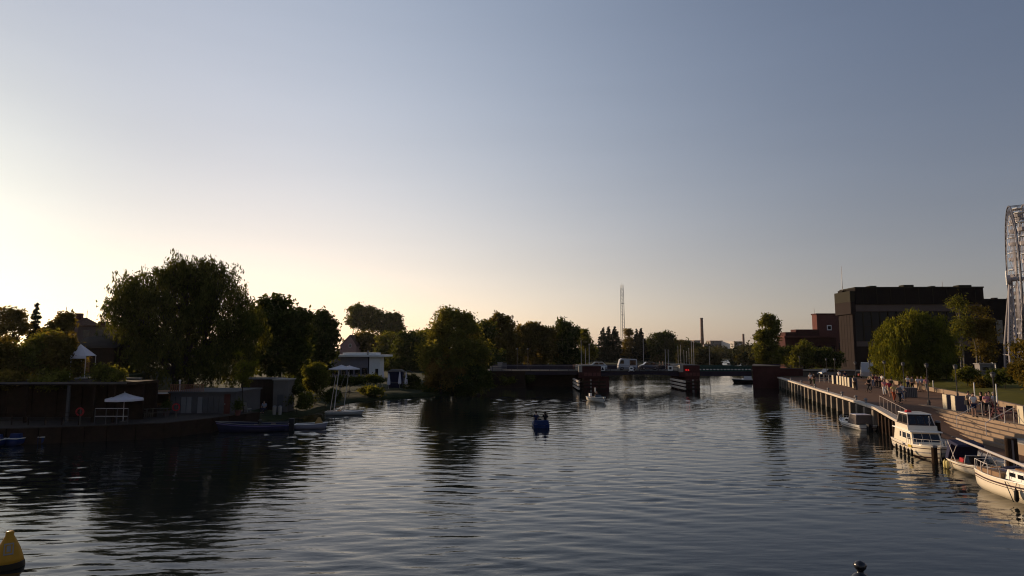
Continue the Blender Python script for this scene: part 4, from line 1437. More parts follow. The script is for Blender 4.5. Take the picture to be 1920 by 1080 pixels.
# hut and dark shed right of the young tree
t = thing('grey_hut', 'small grey flat roofed hut right of the dark shed', 'hut', (X(526, 730, 64), 64, 0.55))
zt = Z(713, 64) - 0.55
MB().bx(-.75, .75, 0, 2, 0, zt).build('wall', M_CONCD, t)
MB().bx(-.85, .85, -.1, 2.1, zt, zt + .12).build('roof', M_CONC, t)
MB().bx(-.3, .35, -.05, .0, 0, 1.8).build('door', M_GREYP, t)
t = thing('dark_shed', 'wide dark shed behind the young yellow tree', 'shed', (X(482, 730, 66), 66, 0.55))
zt = Z(712, 66) - 0.55
for k in range(6):
    MB().bx(-1.75 + k * .58 + .01, -1.75 + (k + 1) * .58 - .01, 0, .12, 0, zt).build('wall_panel', M_TIMBERD, t)
MB().bx(-1.75, 1.73, .12, 3, 0, zt).build('body', M_TIMBERD, t)
MB().bx(-1.9, 1.9, -.15, 3.1, zt, zt + .12).build('roof', M_GREYP, t)
for k, (px, lb_) in enumerate(((515.5, 'left one of two pale upright bins by the grey hut'), (526, 'right one of two pale upright bins by the grey hut'))):
    t = thing('bin', lb_, 'bin', (X(px, 745, 62), 62, 0.5), group='bins by the hut')
    MB().lathe([(.16, 0), (.19, .78)], 10).build('body', M_CONC, t)
    MB().lathe([(.20, .78), (.12, .88), (.02, .9)], 10).build('lid', M_STEEL, t)

# quay railing left
t = thing('dock_railing', 'low dark railing along the left dock before the boat shed', 'railing', (X(-40, 780, 47.6), 47.6, 1.15))
w_ = X(150, 780, 47.6) - X(-40, 780, 47.6)
for k in range(7):
    MB().tube((w_ * k / 6, -.1 * k / 6, 0), (w_ * k / 6, -.1 * k / 6, 1.0), .035).build('post', M_TIMBERD, t)
for h in (.4, .7, 1.0):
    MB().tube((0, 0, h), (w_, -.1, h), .025).build('rail', M_TIMBERD, t)
t = thing('dock_railing', 'pale railing round the terrace under the big white parasol', 'railing', (X(178, 780, 48.4), 48.4, 1.15))
w_ = X(240, 780, 48.4) - X(178, 780, 48.4)
for k in range(4):
    MB().tube((w_ * k / 3, 0, 0), (w_ * k / 3, 0, 1.25), .03).build('post', M_GREYP, t)
for h in (.65, 1.25):
    MB().tube((0, 0, h), (w_, 0, h), .028).build('rail', M_WSTEEL, t)

# clutter on the left dock
M_OLDW = mat('grey_old_wood', (.10, .085, .07), .85, .3, 2, .3)
for px, d, lb_ in ((262, 52.6, 'old wooden table with benches on the dock, left one before the veranda'), (300, 53.2, 'old wooden table with benches on the dock, right one before the veranda')):
    t = thing('dock_table', lb_, 'table', (X(px, 770, d), d, 1.22), .3, 'tables on the dock')
    for k in range(4):
        MB().bx(-.7, .7, -.34 + k * .17, -.18 + k * .17, .70, .74).build('plank', M_OLDW, t)
    for sy in (-.62, .62):
        MB().bx(-.7, .7, sy - .12, sy + .12, .40, .44).build('seat', M_OLDW, t)
        for sx in (-.55, .55):
            MB().bx(sx - .04, sx + .04, sy - .04, sy + .04, 0, .40).build('leg', M_OLDW, t)
    for sx in (-.55, .55):
        MB().bx(sx - .04, sx + .04, -.06, .06, 0, .70).build('leg', M_OLDW, t)
for k, (px, d, lb_) in enumerate(((330, 52.0, 'red and white life ring on a post before the cafe'), (150, 48.2, 'red and white life ring on a post before the boat shed'))):
    t = thing('life_ring_stand', lb_, 'life ring', (X(px, 780, d), d, 1.22), 0, 'life rings on the dock')
    MB().bx(-.04, .04, 0, .08, 0, 1.3).build('post', M_OLDW, t)
    rg = MB()
    for i in range(16):
        a0, a1 = 2 * math.pi * i / 16, 2 * math.pi * (i + 1) / 16
        rg.tube((.28 * math.cos(a0), -.05, .95 + .28 * math.sin(a0)), (.28 * math.cos(a1), -.05, .95 + .28 * math.sin(a1)), .06, None, 6, False)
    rg.build('ring', M_RED, t)
for px, d, lb_ in ((312, 54.4, 'potted bush at the left corner of the cafe'), (446, 54.6, 'potted bush at the right corner of the cafe')):
    t = thing('potted_bush', lb_, 'potted plant', (X(px, 770, d), d, 1.22), 0, 'potted bushes by the cafe')
    MB().lathe([(.2, 0), (.28, .42), (.26, .44)], 10).build('pot', M_BRICKL, t)
    nr = np.random.RandomState(int(px))
    c_ = nr.normal(size=(500, 3)) * (.2, .2, .24) + (0, 0, .85)
    me = leaves(c_, .09 * nr.uniform(.6, 1.3, 500), .5, nr)
    me.materials.append(LM_DARK)
    link('foliage', me, t)
# ================================================================== bridge
BY = 112.0
M_GREEN = mat('green_painted_steel', (0.02, 0.055, 0.045), .5, .2, 2)
M_GIRD = mat('dark_girder_steel', (0.030, 0.024, 0.036), .6, .25, 1)
br = thing('lift_bridge', 'low lift bridge with dark red brick piers across the river', 'bridge', (0, 0, 0))


def bX(px, y=BY):
    return X(px, 690, y)


xa, x1a, x1b, x2a, x2b, x3a, x3b = bX(985), bX(1085), bX(1126), bX(1276), bX(1310), bX(1409), bX(1461)
# fixed spans
MB().bx(xa, x1a, BY + .4, BY + 10, 2.4, 3.0).build('girder', M_GIRD, br)
P = []
for k in range(13):
    t_ = k / 12
    P.append((x1b + (x2a - x1b) * t_, 2.1 + .34 * math.sin(math.pi * t_)))
gm = MB()
for (xa_, za_), (xb_, zb_) in zip(P[:-1], P[1:]):
    gm.hexa([(xa_, BY + .4, za_), (xb_, BY + .4, zb_), (xb_, BY + 10, zb_), (xa_, BY + 10, za_), (xa_, BY + .4, 3.0), (xb_, BY + .4, 3.0), (xb_, BY + 10, 3.0), (xa_, BY + 10, 3.0)])
gm.build('girder', M_GIRD, br)
MB().bx(xa - 9, x3b + 14, BY + .2, BY + 10.2, 3.0, 3.12).build('road_deck', M_ASPH, br)
MB().bx(x2b, x3a, BY, BY + .38, 2.15, 3.0).build('lift_girder', M_GIRD, br)
lg = MB().bx(x2b, x3a, BY + .05, BY + .2, 3.01, 3.9).build('lift_parapet', M_GREEN, br)
nd = 15
dm = None
for k in range(nd):
    xx = x2b + (x3a - x2b) * (k + .5) / nd
    w_ = .13 + .04 * ((k * 7) % 3)
    MB().bx(xx - w_, xx + w_, BY, BY + .05, 3.28, 3.44).build('reflector_plate', M_WHITE, lg)
for k in range(14):
    xx = x2b + (x3a - x2b) * k / 13
    MB().bx(xx - .05, xx + .05, BY - .02, BY + .05, 3.55, 3.98).build('post', M_GREEN, lg)
MB().bx(x2b, x3a, BY - .03, BY + .08, 3.98, 4.06).build('top_rail', M_GREEN, br)
MB().bx(x2b, x3a, BY + 9.6, BY + 9.8, 3.12, 3.9).build('far_parapet', M_GREEN, br)
# piers
p1 = MB().bx(bX(1094), x1b + 1.6, BY + .6, BY + 9.6, -2, 2.0).build('pier', M_BRICK, br)
h1 = MB().bx(x1a, x1b, BY - .6, BY + 10.6, 1.82, 3.95).build('pier_house', M_BRICK, br)
MB().bx(x1a - .08, x1a + .55, BY - .7, BY + 5, 2.9, 4.05).build('corner_pillar', M_CONC, h1)
MB().bx(x1a + .56, x1b, BY - .65, BY + 10.65, 3.95, 4.05).build('coping', M_CONCD, h1)
p2 = MB().bx(bX(1283), x2b, BY - .4, BY + 9.6, -2, 1.99).build('pier', M_BRICK, br)
h2 = MB().bx(x2a - .2, x2b, BY - .6, BY + 10.6, 2.0, 4.1).build('pier_house', M_BRICK, br)
MB().bx(x2a - .3, x2a + .3, BY - .7, BY + 6, 2.9, 4.15).build('corner_pillar', M_CONC, h2)
MB().bx(x2a + .31, x2b, BY - .65, BY + 10.65, 4.1, 4.2).build('coping', M_CONCD, h2)
M_LED = mat('red_signal_lamp', (1.0, 0.03, 0.03), .4, 0, 1, emit=2.6)
for k in range(2):
    xx = bX(1284.5 + k * 4)
    MB().lathe([(.12, 0), (.12, .06)], 10, (xx, BY - .68, 3.25)).build('signal_lamp', M_LED, h2)
for k, (hh, xs, w_) in enumerate(((h1, x1a, x1b - x1a), (h2, x2a, x2b - x2a))):
    for i in range(5):
        MB().bx(xs + w_ * (i + .1) / 5 + (.6 if i == 0 else 0), xs + w_ * (i + .9) / 5, BY - .63, BY - .6, 2.2, 2.8).build('brick_panel', M_BRICKL, hh)
ab = MB().prism([(x3a, BY - .4), (x3b, BY - .4), (x3b, BY + 11), (x3a + 4.7, BY + 11)], -2, 3.95).build('abutment', M_BRICK, br)
MB().prism([(x3a - .05, BY - .5), (x3b + .05, BY - .5), (x3b + .05, BY + 11.1), (x3a + 4.6, BY + 11.1)], 3.95, 4.08).build('coping', M_CONCD, ab)
MB().bx(x3b, bX(1506), BY + .2, BY + .6, 2.2, 3.5).build('approach_wall', M_BRICK, br)
MB().bx(x3b, bX(1506), BY + .1, BY + .7, 3.5, 3.6).build('approach_coping', M_CONCD, br)
MB().bx(x3b, bX(1800), BY + .6, BY + 10, -1, 2.99).build('approach_bank', M_CONCD, br)
MB().bx(xa - 9.5, xa, BY + .2, BY + 10, -1.5, 2.99).build('left_abutment', M_TIMBERD, br)
MB().bx(xa, x1a + .8, BY + 5, BY + 9, -1.5, 2.14).build('under_span_shade', M_TIMBERD, br)  # added dark backing that stands for the shade under the left span
# fenders: timber rails on posts round the pier feet
for (fx, fw_) in ((11.05, 4.6), (28.75, 2.6)):
    for k in range(3):
        z = .30 + k * .58
        MB().bx(fx, fx + .25, 102.8, 112.3, z, z + .30).build('fender_rail', M_TIMBERW, br)  # sunward rails coloured paler to paint the sunlight on them
        MB().bx(fx + .26, fx + fw_, 102.8, 103.05, z, z + .26).build('fender_rail', M_TIMBERD, br)  # the same fender's front rails, coloured dark in place of shade
    for k in range(5):
        MB().bx(fx + .26, fx + .5, 103.2 + k * 2.1, 103.5 + k * 2.1, -1.5, 1.95).build('fender_post', M_TIMBERD, br)
    for k in range(3):
        MB().bx(fx + .7 + k * fw_ * .29, fx + .95 + k * fw_ * .29, 103.06, 103.3, -1.5, 1.95).build('fender_post', M_STEEL if k == 1 else M_TIMBERD, br)
# parapet fences of the fixed spans
for (a, b, nm) in ((xa - 6, x1a - .1, 0), (x1b + .1, x2a - .4, 1), (x3b + .1, bX(1506), 2)):
    z0 = 3.12 if nm < 2 else 3.6
    hh = .9 if nm < 2 else .5
    n = int((b - a) / 1.6)
    fm = MB()
    for k in range(n + 1):
        xx = a + (b - a) * k / n
        fm.bx(xx - .04, xx + .04, BY + .25, BY + .33, z0, z0 + hh)
    pf = fm.build('parapet_posts', M_GIRD, br)
    for h in (.3, .6, .9) if nm < 2 else (.25, .5):
        MB().bx(a, b, BY + .22, BY + .29, z0 + h - .035, z0 + h + .035).build('parapet_rail', M_STEEL if h == .9 else M_GIRD, br)
    MB().bx(a, b, BY + 9.7, BY + 9.78, z0, z0 + hh).build('parapet_panel', M_GIRD, br)

# navigation signs hung on the parapet
def plate_sign(px, py, s, label):
    t = thing('navigation_sign', label, 'sign', (X(px, py, BY - .1), BY - .05, Z(py, BY - .1)), group='navigation signs on the bridge')
    MB().bx(-s, s, 0, .08, -s, s).build('board', M_WHITE, t)
    return t


t = plate_sign(1130, 691, .43, 'white square sign with a dark triangle on the bridge parapet')
MB().add([(-.3, -.02, -.3), (.3, -.02, -.3), (0, -.02, .3), (-.3, .0, -.3), (.3, 0, -.3), (0, 0, .3)], [(0, 1, 2), (3, 5, 4), (0, 3, 4, 1), (1, 4, 5, 2), (2, 5, 3, 0)]).build('triangle', M_DARK, t)
t = plate_sign(1257, 690.5, .43, 'white square sign with a dark square centre beside the right pier')
MB().bx(-.23, .23, -.02, 0, -.23, .23).build('square', M_DARK, t)
t = thing('navigation_sign', 'pale round sign on the parapet below the white van', 'sign', (X(1184, 691, BY - .1), BY - .05, Z(691, BY - .1)), group='navigation signs on the bridge')
P = [(.42 * math.cos(a * math.pi / 8), .42 * math.sin(a * math.pi / 8)) for a in range(16)]
MB().add([(x, 0, z) for x, z in P] + [(x, .08, z) for x, z in P], [tuple(range(16)), tuple(range(31, 15, -1))] + [(i, i + 16, (i + 1) % 16 + 16, (i + 1) % 16) for i in range(16)]).build('board', M_WHITE, t)
MB().bx(-.2, .2, -.02, 0, -.1, .1).build('bar', M_DARK, t)
MB().tube((-.3, .04, -.35), (-.5, .04, -.55), .05).build('bracket', M_WHITE, t)
MB().tube((.3, .04, -.35), (.5, .04, -.55), .05).build('bracket', M_WHITE, t)


# vehicles on the bridge
def wheel(t, x, y, r=.31):
    wm = MB()
    n = 14
    pr = [(r * .62, -.1), (r, -.09), (r, .09), (r * .62, .1)]
    ty = wm.lathe(pr, n).build('wheel', M_BLACKR, t, True, (x, y, r))
    ty.rotation_euler = (math.pi / 2, 0, 0)
    rm_ = MB().lathe([(.02, -.105), (r * .6, -.105), (r * .6, .105), (.02, .105)], n).build('rim', M_STEEL, ty)


def car(name, label, cat, loc, L, H, prof, m, rz=0.0, group=None, wd=1.65, win=()):
    """prof: side outline (x,z); win: list of window quads in side view"""
    t = thing(name, label, cat, loc, rz, group)
    b = MB()
    n = len(prof)
    P = [(x, -wd / 2 + (.12 if z > .95 else 0), z) for x, z in prof] + [(x, wd / 2 - (.12 if z > .95 else 0), z) for x, z in prof]
    b.add(P, [tuple(range(n)), tuple(range(2 * n - 1, n - 1, -1))] + [(i + n, i + n if False else (i + 1) % n + n, (i + 1) % n, i) for i in range(n)])
    body = fixn(b.build('body', m, t))
    for q in win:
        for sgn in (-1, 1):
            y = sgn * (wd / 2 - .06)
            wq = MB().add([(x, y - sgn * .07, z) for x, z in q] + [(x, y + sgn * .075, z) for x, z in q],
                          [tuple(range(len(q))), tuple(range(2 * len(q) - 1, len(q) - 1, -1))] + [(i, (i + 1) % len(q), (i + 1) % len(q) + len(q), i + len(q)) for i in range(len(q))])
            fixn(wq.build('window', M_GLASS, t))
    for x in (-L * .31, L * .31):
        for sgn in (-1, 1):
            wheel(t, x, sgn * (wd / 2 - .06))
    for sgn in (-1, 1):
        MB().bx(-L / 2 - .02, -L / 2 + .06, sgn * wd * .36 - .13, sgn * wd * .36 + .13, .62, .76).build('headlight', M_WHITE, t)
        MB().bx(L / 2 - .06, L / 2 + .02, sgn * wd * .38 - .1, sgn * wd * .38 + .1, .65, .85).build('tail_light', M_RED, t)
    return t


RZ_ = 3.13
M_SILV = mat('silver_car_paint', (.42, .42, .43), .3, .05, 1, metal=.4, spec=.5, coat=.5)
M_CARD = mat('dark_car_paint', (.03, .03, .038), .3, .05, 1, spec=.5, coat=.5)
M_VAN = mat('white_van_paint', (.36, .36, .38), .35, .05, 1, spec=.5, coat=.3)
vx = X(1176, 690, 116)
car('van', 'light grey panel van crossing the bridge', 'van', (vx, 116, RZ_), 3.5, 2.2,
    [(-1.75, .3), (1.75, .3), (1.75, 1.9), (1.65, 2.05), (-1.1, 2.15), (-1.45, 1.95), (-1.68, 1.15), (-1.75, .9)], M_VAN,
    win=([(.35, 0.95), (1.5, 0.95), (1.5, 1.85), (.35, 1.85)], [(-1.5, 1.2), (-.75, 1.2), (-.75, 1.85), (-1.28, 1.85)]))
HATCH = [(-1.75, .28), (1.75, .28), (1.78, .85), (1.5, 1.0), (1.05, 1.48), (-.5, 1.5), (-1.0, 1.02), (-1.7, .85)]
HW = ([(-.85, 1.02), (.15, 1.02), (.15, 1.4), (-.42, 1.4)], [(.25, 1.02), (1.2, 1.02), (.9, 1.38), (.25, 1.4)])
car('car', 'silver hatchback on the bridge behind the left flagpoles', 'car', (X(1120, 690, 117), 117, RZ_), 3.5, 1.5, HATCH, M_SILV, win=HW, group='cars on the bridge')
car('car', 'dark low car on the bridge between the van and the right pier', 'car', (X(1216, 690, 116.5), 116.5, RZ_), 3.5, 1.5, HATCH, M_CARD, win=HW, group='cars on the bridge')
car('car', 'dark parked car at the end of the promenade beyond the barrier', 'car', (X(1553, 690, 111), 111, 2.02), 3.5, 1.5, HATCH, M_CARD, win=HW, rz=.2)

# poles round the bridge
def pole(px, top, d, z0, label, name='flagpole', cat='flagpole', group='flagpoles and mast poles round the bridge', r=.06, m=M_WSTEEL):
    t = thing(name, label, cat, (X(px, 690, d), d, z0), 0, group)
    h = Z(top, d) - z0
    MB().tube((0, 0, 0), (0, 0, h), r, r * .6, 7).build('pole', m, t)
    MB().lathe([(r * .7, h), (r * 1.3, h + .08), (.01, h + .18)], 7).build('finial', m, t)
    MB().lathe([(r * 2.4, 0), (r * 2.2, .12)], 8).build('base', M_CONCD, t)
    return t


for px, top, r, lb_ in ((1272, 650, .05, 'leftmost thin pole of the bundle above the right pier'), (1277, 648, .06, 'second thin pole of the bundle above the right pier'),
                        (1283, 658, .05, 'short third pole of the bundle above the right pier'), (1288, 660, .045, 'fourth short dim pole of the bundle above the right pier'),
                        (1292.5, 654, .05, 'fifth pole of the bundle above the right pier'), (1297.5, 641, .08, 'tall bright pole in the bundle above the right pier, left of the pair'),
                        (1301.5, 641, .08, 'tall bright pole at the right end of the bundle above the right pier')):
    pole(px, top, 126, 1.6, lb_, r=r)
for px, top, d, z0, lb_ in ((1248, 657, 119, 3.1, 'left of two short pale poles beside the square sign'), (1253.5, 657, 119, 3.1, 'right of two short pale poles beside the square sign'),
                            (1090, 640, 120, 3.1, 'tall pale pole at the left end of the left pier'), (1098, 655, 124, 3.1, 'shorter dim pole between the two tall poles on the left pier'),
                            (1105, 646, 120, 3.1, 'tall pale pole beside the silver hatchback'), (1207, 638, 122, 3.1, 'lone thin pole rising beside the pair of spruces'),
                            (1331, 650, 140, 1.0, 'thin lone pole on the bank just right of the tall factory chimney')):
    pole(px, top, d, z0, lb_, r=.06)


M_LAMP = mat('lamp_post_grey', (.06, .055, .055), .6, .2, 3)


def street_lamp(t, h, r=.05, m=M_LAMP):
    MB().lathe([(.13, 0), (.13, .3), (.075, .45), (.06, .5)], 8).build('base', m, t)
    MB().tube((0, 0, .4), (0, 0, h - .3), r, r * .7, 8).build('pole', m, t)
    hd = MB().lathe([(.06, h - .32), (.12, h - .26), (.15, h - .05), (.05, h)], 10).build('lantern', mat('lantern_glass', (.13, .125, .12), .3, .1, 2), t, True)
    MB().lathe([(.19, h - .04), (.16, h + .02), (.02, h + .1)], 10).build('cap', m, hd)


GL = 'lamp posts along the promenade'
first = None
for px, py, hh, lb_ in ((1868, 788, 3.3, 'nearest dark lamp post of the promenade row, beside the standing people'), (1797, 770, 3.65, 'dark lamp post in front of the two grey blocks'),
                        (1742, 760, 3.65, 'dark lamp post at the top corner of the seating steps'), (1697, 747, 3.6, 'dark lamp post right beside the strolling group'),
                        (1661, 737, 3.6, 'dark lamp post just left of the strolling group'), (1633, 731, 3.6, 'dark lamp post beside the golden willow skirt on its left'),
                        (1606, 731, 3.4, 'dark lamp post at the right end of the row of grey blocks'), (1567, 718, 3.6, 'dark lamp post at the left end of the row of grey blocks'),
                        (1551, 714, 3.5, 'farthest thin lamp post of the promenade beside the metal barrier')):
    p = G(px, py, 2.02)
    if first is None or True:
        t = thing('lamp_post', lb_, 'lamp post', p, 0, GL)
        street_lamp(t, hh)
for px, top, d, z0, lb_ in ((970, 653, 118, 2.6, 'left lamp post of the pair on the left bridge approach'), (990, 653, 119, 2.6, 'right lamp post of the pair on the left bridge approach'),
                            (1500, 668, 118, 3.0, 'thin lamp post above the right bridge approach'), (1776, 676, 90, 3.0, 'short pale lamp post on the lawn below the birches')):
    t = thing('lamp_post', lb_, 'lamp post', (X(px, 690, d), d, z0), 0, 'lamp posts near the bridge')
    street_lamp(t, Z(top, d) - z0)

# ================================================================== ferris wheel
FD = 100.0
fx = X(1914, 520, FD)
hubz = Z(523, FD)
base_z = 2.9
fw = thing('ferris_wheel', 'tall white steel ferris wheel cut by the right edge of the picture', 'ferris wheel', (fx, FD, base_z), 0)
hz_ = hubz - base_z
RW = (523 - 384) / F * FD
va = math.atan2(fx, FD)
ax_a = -va + math.radians(4.6)          # direction of the axle, nearly across the line of sight
A = Vector((math.cos(ax_a), math.sin(ax_a), 0))
Bv = Vector((-A.y, A.x, 0))
M_FW = mat('ferris_white_steel', (0.33, 0.30, 0.305), .5, .1, 1)
M_FWD = mat('ferris_dark_steel', (0.10, 0.10, 0.12), .5, .1, 1)


def wp(off, r, ang):
    return Vector((0, 0, hz_)) + A * off + (Bv * math.cos(ang) + Vector((0, 0, 1)) * math.sin(ang)) * r


NS = 24
for off in (-0.95, 0.95):
    mb = MB()
    for k in range(NS * 3):
        mb.tube(wp(off, RW, 2 * math.pi * k / (NS * 3)), wp(off, RW, 2 * math.pi * (k + 1) / (NS * 3)), .11, None, 5, False)
    mb.build('rim', M_FWD if off < 0 else M_FW, fw)
    mb = MB()
    for k in range(NS * 2):
        mb.tube(wp(off, RW * .86, math.pi * k / NS), wp(off, RW * .86, math.pi * (k + 1) / NS), .05, None, 4, False)
        mb.tube(wp(off, RW * .86, math.pi * k / NS), wp(off, RW, math.pi * (k + .5) / NS), .035, None, 3, False)
        mb.tube(wp(off, RW * .86, math.pi * (k + 1) / NS), wp(off, RW, math.pi * (k + .5) / NS), .035, None, 3, False)
    mb.build('inner_rim', M_FW, fw)
    for k in range(NS):
        MB().tube(wp(off * .55, .5, 2 * math.pi * k / NS), wp(off, RW * .86, 2 * math.pi * k / NS), .04, None, 4, False).build('spoke', M_FW, fw)
for k in range(NS):
    a_ = 2 * math.pi * k / NS
    MB().tube(wp(-0.95, RW, a_), wp(0.95, RW, a_), .06, None, 4, False).build('cross_bar', M_FWD, fw)
MB().tube(wp(-1.8, 0, 0), wp(1.8, 0, 0), .34, None, 12).build('axle', M_FW, fw)
for off in (-1.6, 1.6):
    MB().tube(wp(off - .25, 0, 0), wp(off + .25, 0, 0), .75, None, 16).build('hub', M_FW, fw)
    MB().hexa([wp(off * 1.16 - .06, .0, 0) + Bv * s_ * .5 + Vector((0, 0, z_)) + A * q for z_ in (-.9, 1.5) for s_, q in ((-1, 0), (1, 0), (1, .14), (-1, .14))]).build('hub_sign', M_WHITE, fw)
gon = None
for k in range(NS):
    if k % 1 == 0:
        p = wp(0, RW * .985, 2 * math.pi * k / NS)
        if gon is None:
            gm = MB()
            gm.lathe([(.25, -1.85), (.62, -1.75), (.68, -1.2)], 8)
            gon = gm.build('gondola', M_FW, fw, False, p)
            MB().lathe([(.75, -.42), (.7, -.32), (.1, -.1)], 8).build('canopy', M_WHITE, gon)
            sm = MB()
            for j in range(4):
                a_ = j * math.pi / 2 + .4
                sm.tube((.6 * math.cos(a_), .6 * math.sin(a_), -1.3), (.6 * math.cos(a_), .6 * math.sin(a_), -.4), .03, None, 4)
            sm.tube((0, 0, -.15), (0, 0, .02), .05)
            sm.build('posts', M_FW, gon)
        else:
            dup(gon, p)
for off, sgn in ((-1.7, -1), (1.7, 1)):
    for sB in (-1, 1):
        foot = A * (off * 1.55) + Bv * sB * 6.2
        top = wp(off * .85, .3, 0)
        knee = foot.lerp(top, .32) + A * (.25 * sgn)
        lgm = MB().tube(foot, knee, .17, .16, 8).tube(knee, top, .16, .13, 8).build('leg', M_FW, fw)
        f2 = foot + A * (-1.0 * sgn)
        t2_ = top + A * (-.3 * sgn)
        MB().tube(f2, t2_, .12, .1, 7).build('leg', M_FW, fw)
        tr = MB()
        for k in range(12):
            u0, u1 = k / 12, (k + 1) / 12
            a_, b_ = (foot.lerp(knee, u0 / .32) if u0 < .32 else knee.lerp(top, (u0 - .32) / .68)), f2.lerp(t2_, u1)
            tr.tube(a_, b_, .055, None, 4, False)
            tr.tube(f2.lerp(t2_, u0), (foot.lerp(knee, u1 / .32) if u1 < .32 else knee.lerp(top, (u1 - .32) / .68)), .05, None, 4, False)
        tr.build('bracing', M_FW, fw)
    MB().tube(A * (off * 1.55) + Bv * -6.2 + Vector((0, 0, 3.2)), A * (off * 1.55) + Bv * 6.2 + Vector((0, 0, 3.2)), .09).build('tie_bar', M_FW, fw)
MB().hexa([A * a_ + Bv * b_ + Vector((0, 0, z_)) for z_ in (-.4, .5) for a_, b_ in ((-4.6, -7), (4.6, -7), (4.6, 7), (-4.6, 7))]).build('platform', M_STEEL, fw)
for k in range(9):
    MB().hexa([A * (-4.55 + q) + Bv * (-6.9 + k * 1.55 + b_) + Vector((0, 0, z_)) for z_ in (.5, 1.9) for q, b_ in ((0, 0), (.1, 0), (.1, 1.0), (0, 1.0))]).build('fence_panel', M_WHITE if k % 2 == 0 else M_STEEL, fw)
# ticket booth beside the wheel
t = thing('ticket_booth', 'pale grey ticket booth at the foot of the ferris wheel', 'booth', (X(1852, 700, 92), 92, 3.0), -.3)
MB().bx(-.95, .95, 0, 1.8, 0, 1.75).build('wall', mat('booth_grey', (.20, .185, .185), .7, .1, 1), t)
MB().bx(-1.1, 1.1, -.2, 1.95, 1.75, 1.9).build('roof', M_STEEL, t)
f_ = MB().bx(-.7, .3, -.06, .02, .85, 1.45).build('hatch', M_STEEL, t)
MB().bx(-.62, .22, -.09, -.06, .92, 1.38).build('pane', M_GLASS, f_)
MB().bx(-.8, .4, -.3, .0, .76, .82).build('counter', M_STEEL, t)
MB().bx(.42, .9, -.05, .02, 0, 1.6).build('door', M_GREYP, t)
# ================================================================== boats
def hull_pts(L, B, H, tran=.8, full=.5, keel=-.3, sheer=.25, rake=.08, flare=.82, n=16, m=7, aft=0.0):
    rows = []
    for i in range(n + 1):
        t = i / n
        if t < full:
            b = tran + (1 - tran) * math.sin(math.pi / 2 * t / full)
        else:
            q = (t - full) / (1 - full)
            b = max(0.012, math.cos(math.pi / 2 * q ** 1.7)) ** .85
        b *= B / 2
        zs = H * (1 + sheer * (max(0, t - .25) / .75) ** 2 + aft * (max(0, .2 - t) / .2))
        zk = keel * (1 - .75 * t ** 5)
        row = []
        for j in range(m + 1):
            s = j / m
            w_ = (flare + (1 - flare) * s) * min(1, (s * 2.2) ** .55) if s > 0 else .02
            z = zk + (zs - zk) * s
            y = L * t + rake * L * (t ** 6) * s
            row.append((b * w_, y - L / 2, z))
        rows.append(row)
    return rows


def hull_mesh(rows):
    mb = MB()
    n, m = len(rows), len(rows[0])
    V = [p for r in rows for p in r] + [(-x, y, z) for r in rows for x, y, z in r]
    o = n * m
    Fc = []
    for i in range(n - 1):
        for j in range(m - 1):
            a = i * m + j
            Fc.append((a, a + 1, a + m + 1, a + m))
            Fc.append((o + a, o + a + m, o + a + m + 1, o + a + 1))
    for j in range(m - 1):
        Fc.append((j, o + j, o + j + 1, j + 1))
    return mb.add(V, Fc)


def deck_mesh(rows, drop=.06, t0=0, t1=None):
    mb = MB()
    R_ = rows[t0:t1]
    V = []
    for r in R_:
        x, y, z = r[-1]
        V += [(x - .02, y, z - drop), (-x + .02, y, z - drop)]
    Fc = [(2 * i, 2 * i + 2, 2 * i + 3, 2 * i + 1) for i in range(len(R_) - 1)]
    return mb.add(V, Fc)


def stripe_mesh(rows, s0, s1, out=.012):
    mb = MB()
    m = len(rows[0]) - 1
    V = []

    def at(r, s):
        k = min(int(s * m), m - 1)
        f = s * m - k
        a, b = r[k], r[k + 1]
        return tuple(a[i] + (b[i] - a[i]) * f for i in range(3))
    for sg in (1, -1):
        o = len(V)
        for r in rows:
            for s in (s0, s1):
                x, y, z = at(r, s)
                V.append((sg * (x + out), y + (out if r is rows[-1] else 0), z))
        for i in range(len(rows) - 1):
            a = o + 2 * i
            mb.f.append((a, a + 1, a + 3, a + 2) if sg > 0 else (a, a + 2, a + 3, a + 1))
    # across the transom
    x0, y0, z0 = at(rows[0], s0)
    x1, y1, z1 = at(rows[0], s1)
    k = len(V)
    V += [(x0, y0 - out, z0), (-x0, y0 - out, z0), (-x1, y1 - out, z1), (x1, y1 - out, z1)]
    mb.f.append((k, k + 3, k + 2, k + 1))
    mb.v = V
    return mb


def gunwale(rows, r=.035):
    mb = MB()
    for sg in (1, -1):
        pts = [(sg * q[-1][0], q[-1][1], q[-1][2]) for q in rows]
        mb.path(pts, r, 5)
    mb.tube(rows[0][-1], (-rows[0][-1][0], rows[0][-1][1], rows[0][-1][2]), r, None, 5)
    return mb


def boat_hull(t, rows, m, deck=M_GEL, drop=.06, t0=0, rim=M_GEL):
    h = fixn(hull_mesh(rows).build('hull', m, t, True))
    deck_mesh(rows, drop, t0).build('deck', deck, t)
    gunwale(rows).build('gunwale', rim, h)
    return h


def fender(t, x, y, z, h=.62, r=.1, m=M_BLACKR):
    MB().lathe([(.015, h * .62), (.03, h * .5), (r, h * .36), (r, -h * .36), (.03, -h * .5)], 9, (x, y, z)).build('fender', m, t, True)


def rail_path(t, pts, h, name='guard_rail', r=.016, m=M_WSTEEL, posts=True):
    mb = MB()
    top = [(x, y, z + h) for x, y, z in pts]
    mb.path(top, r, 5)
    for p, q in zip(pts, top):
        if posts:
            mb.tube(p, q, r, None, 5)
    return mb.build(name, m, t)


M_CREAM = mat('cream_gelcoat', (0.78, 0.68, 0.52), 0.3, 0.05, 2, spec=.5, coat=.3)
M_STRIPE = mat('dark_stripe', (0.06, 0.03, 0.035), .4, .1, 2)
M_TEAK = mat('teak', (0.24, 0.15, 0.09), .7, .2, 4, .2)

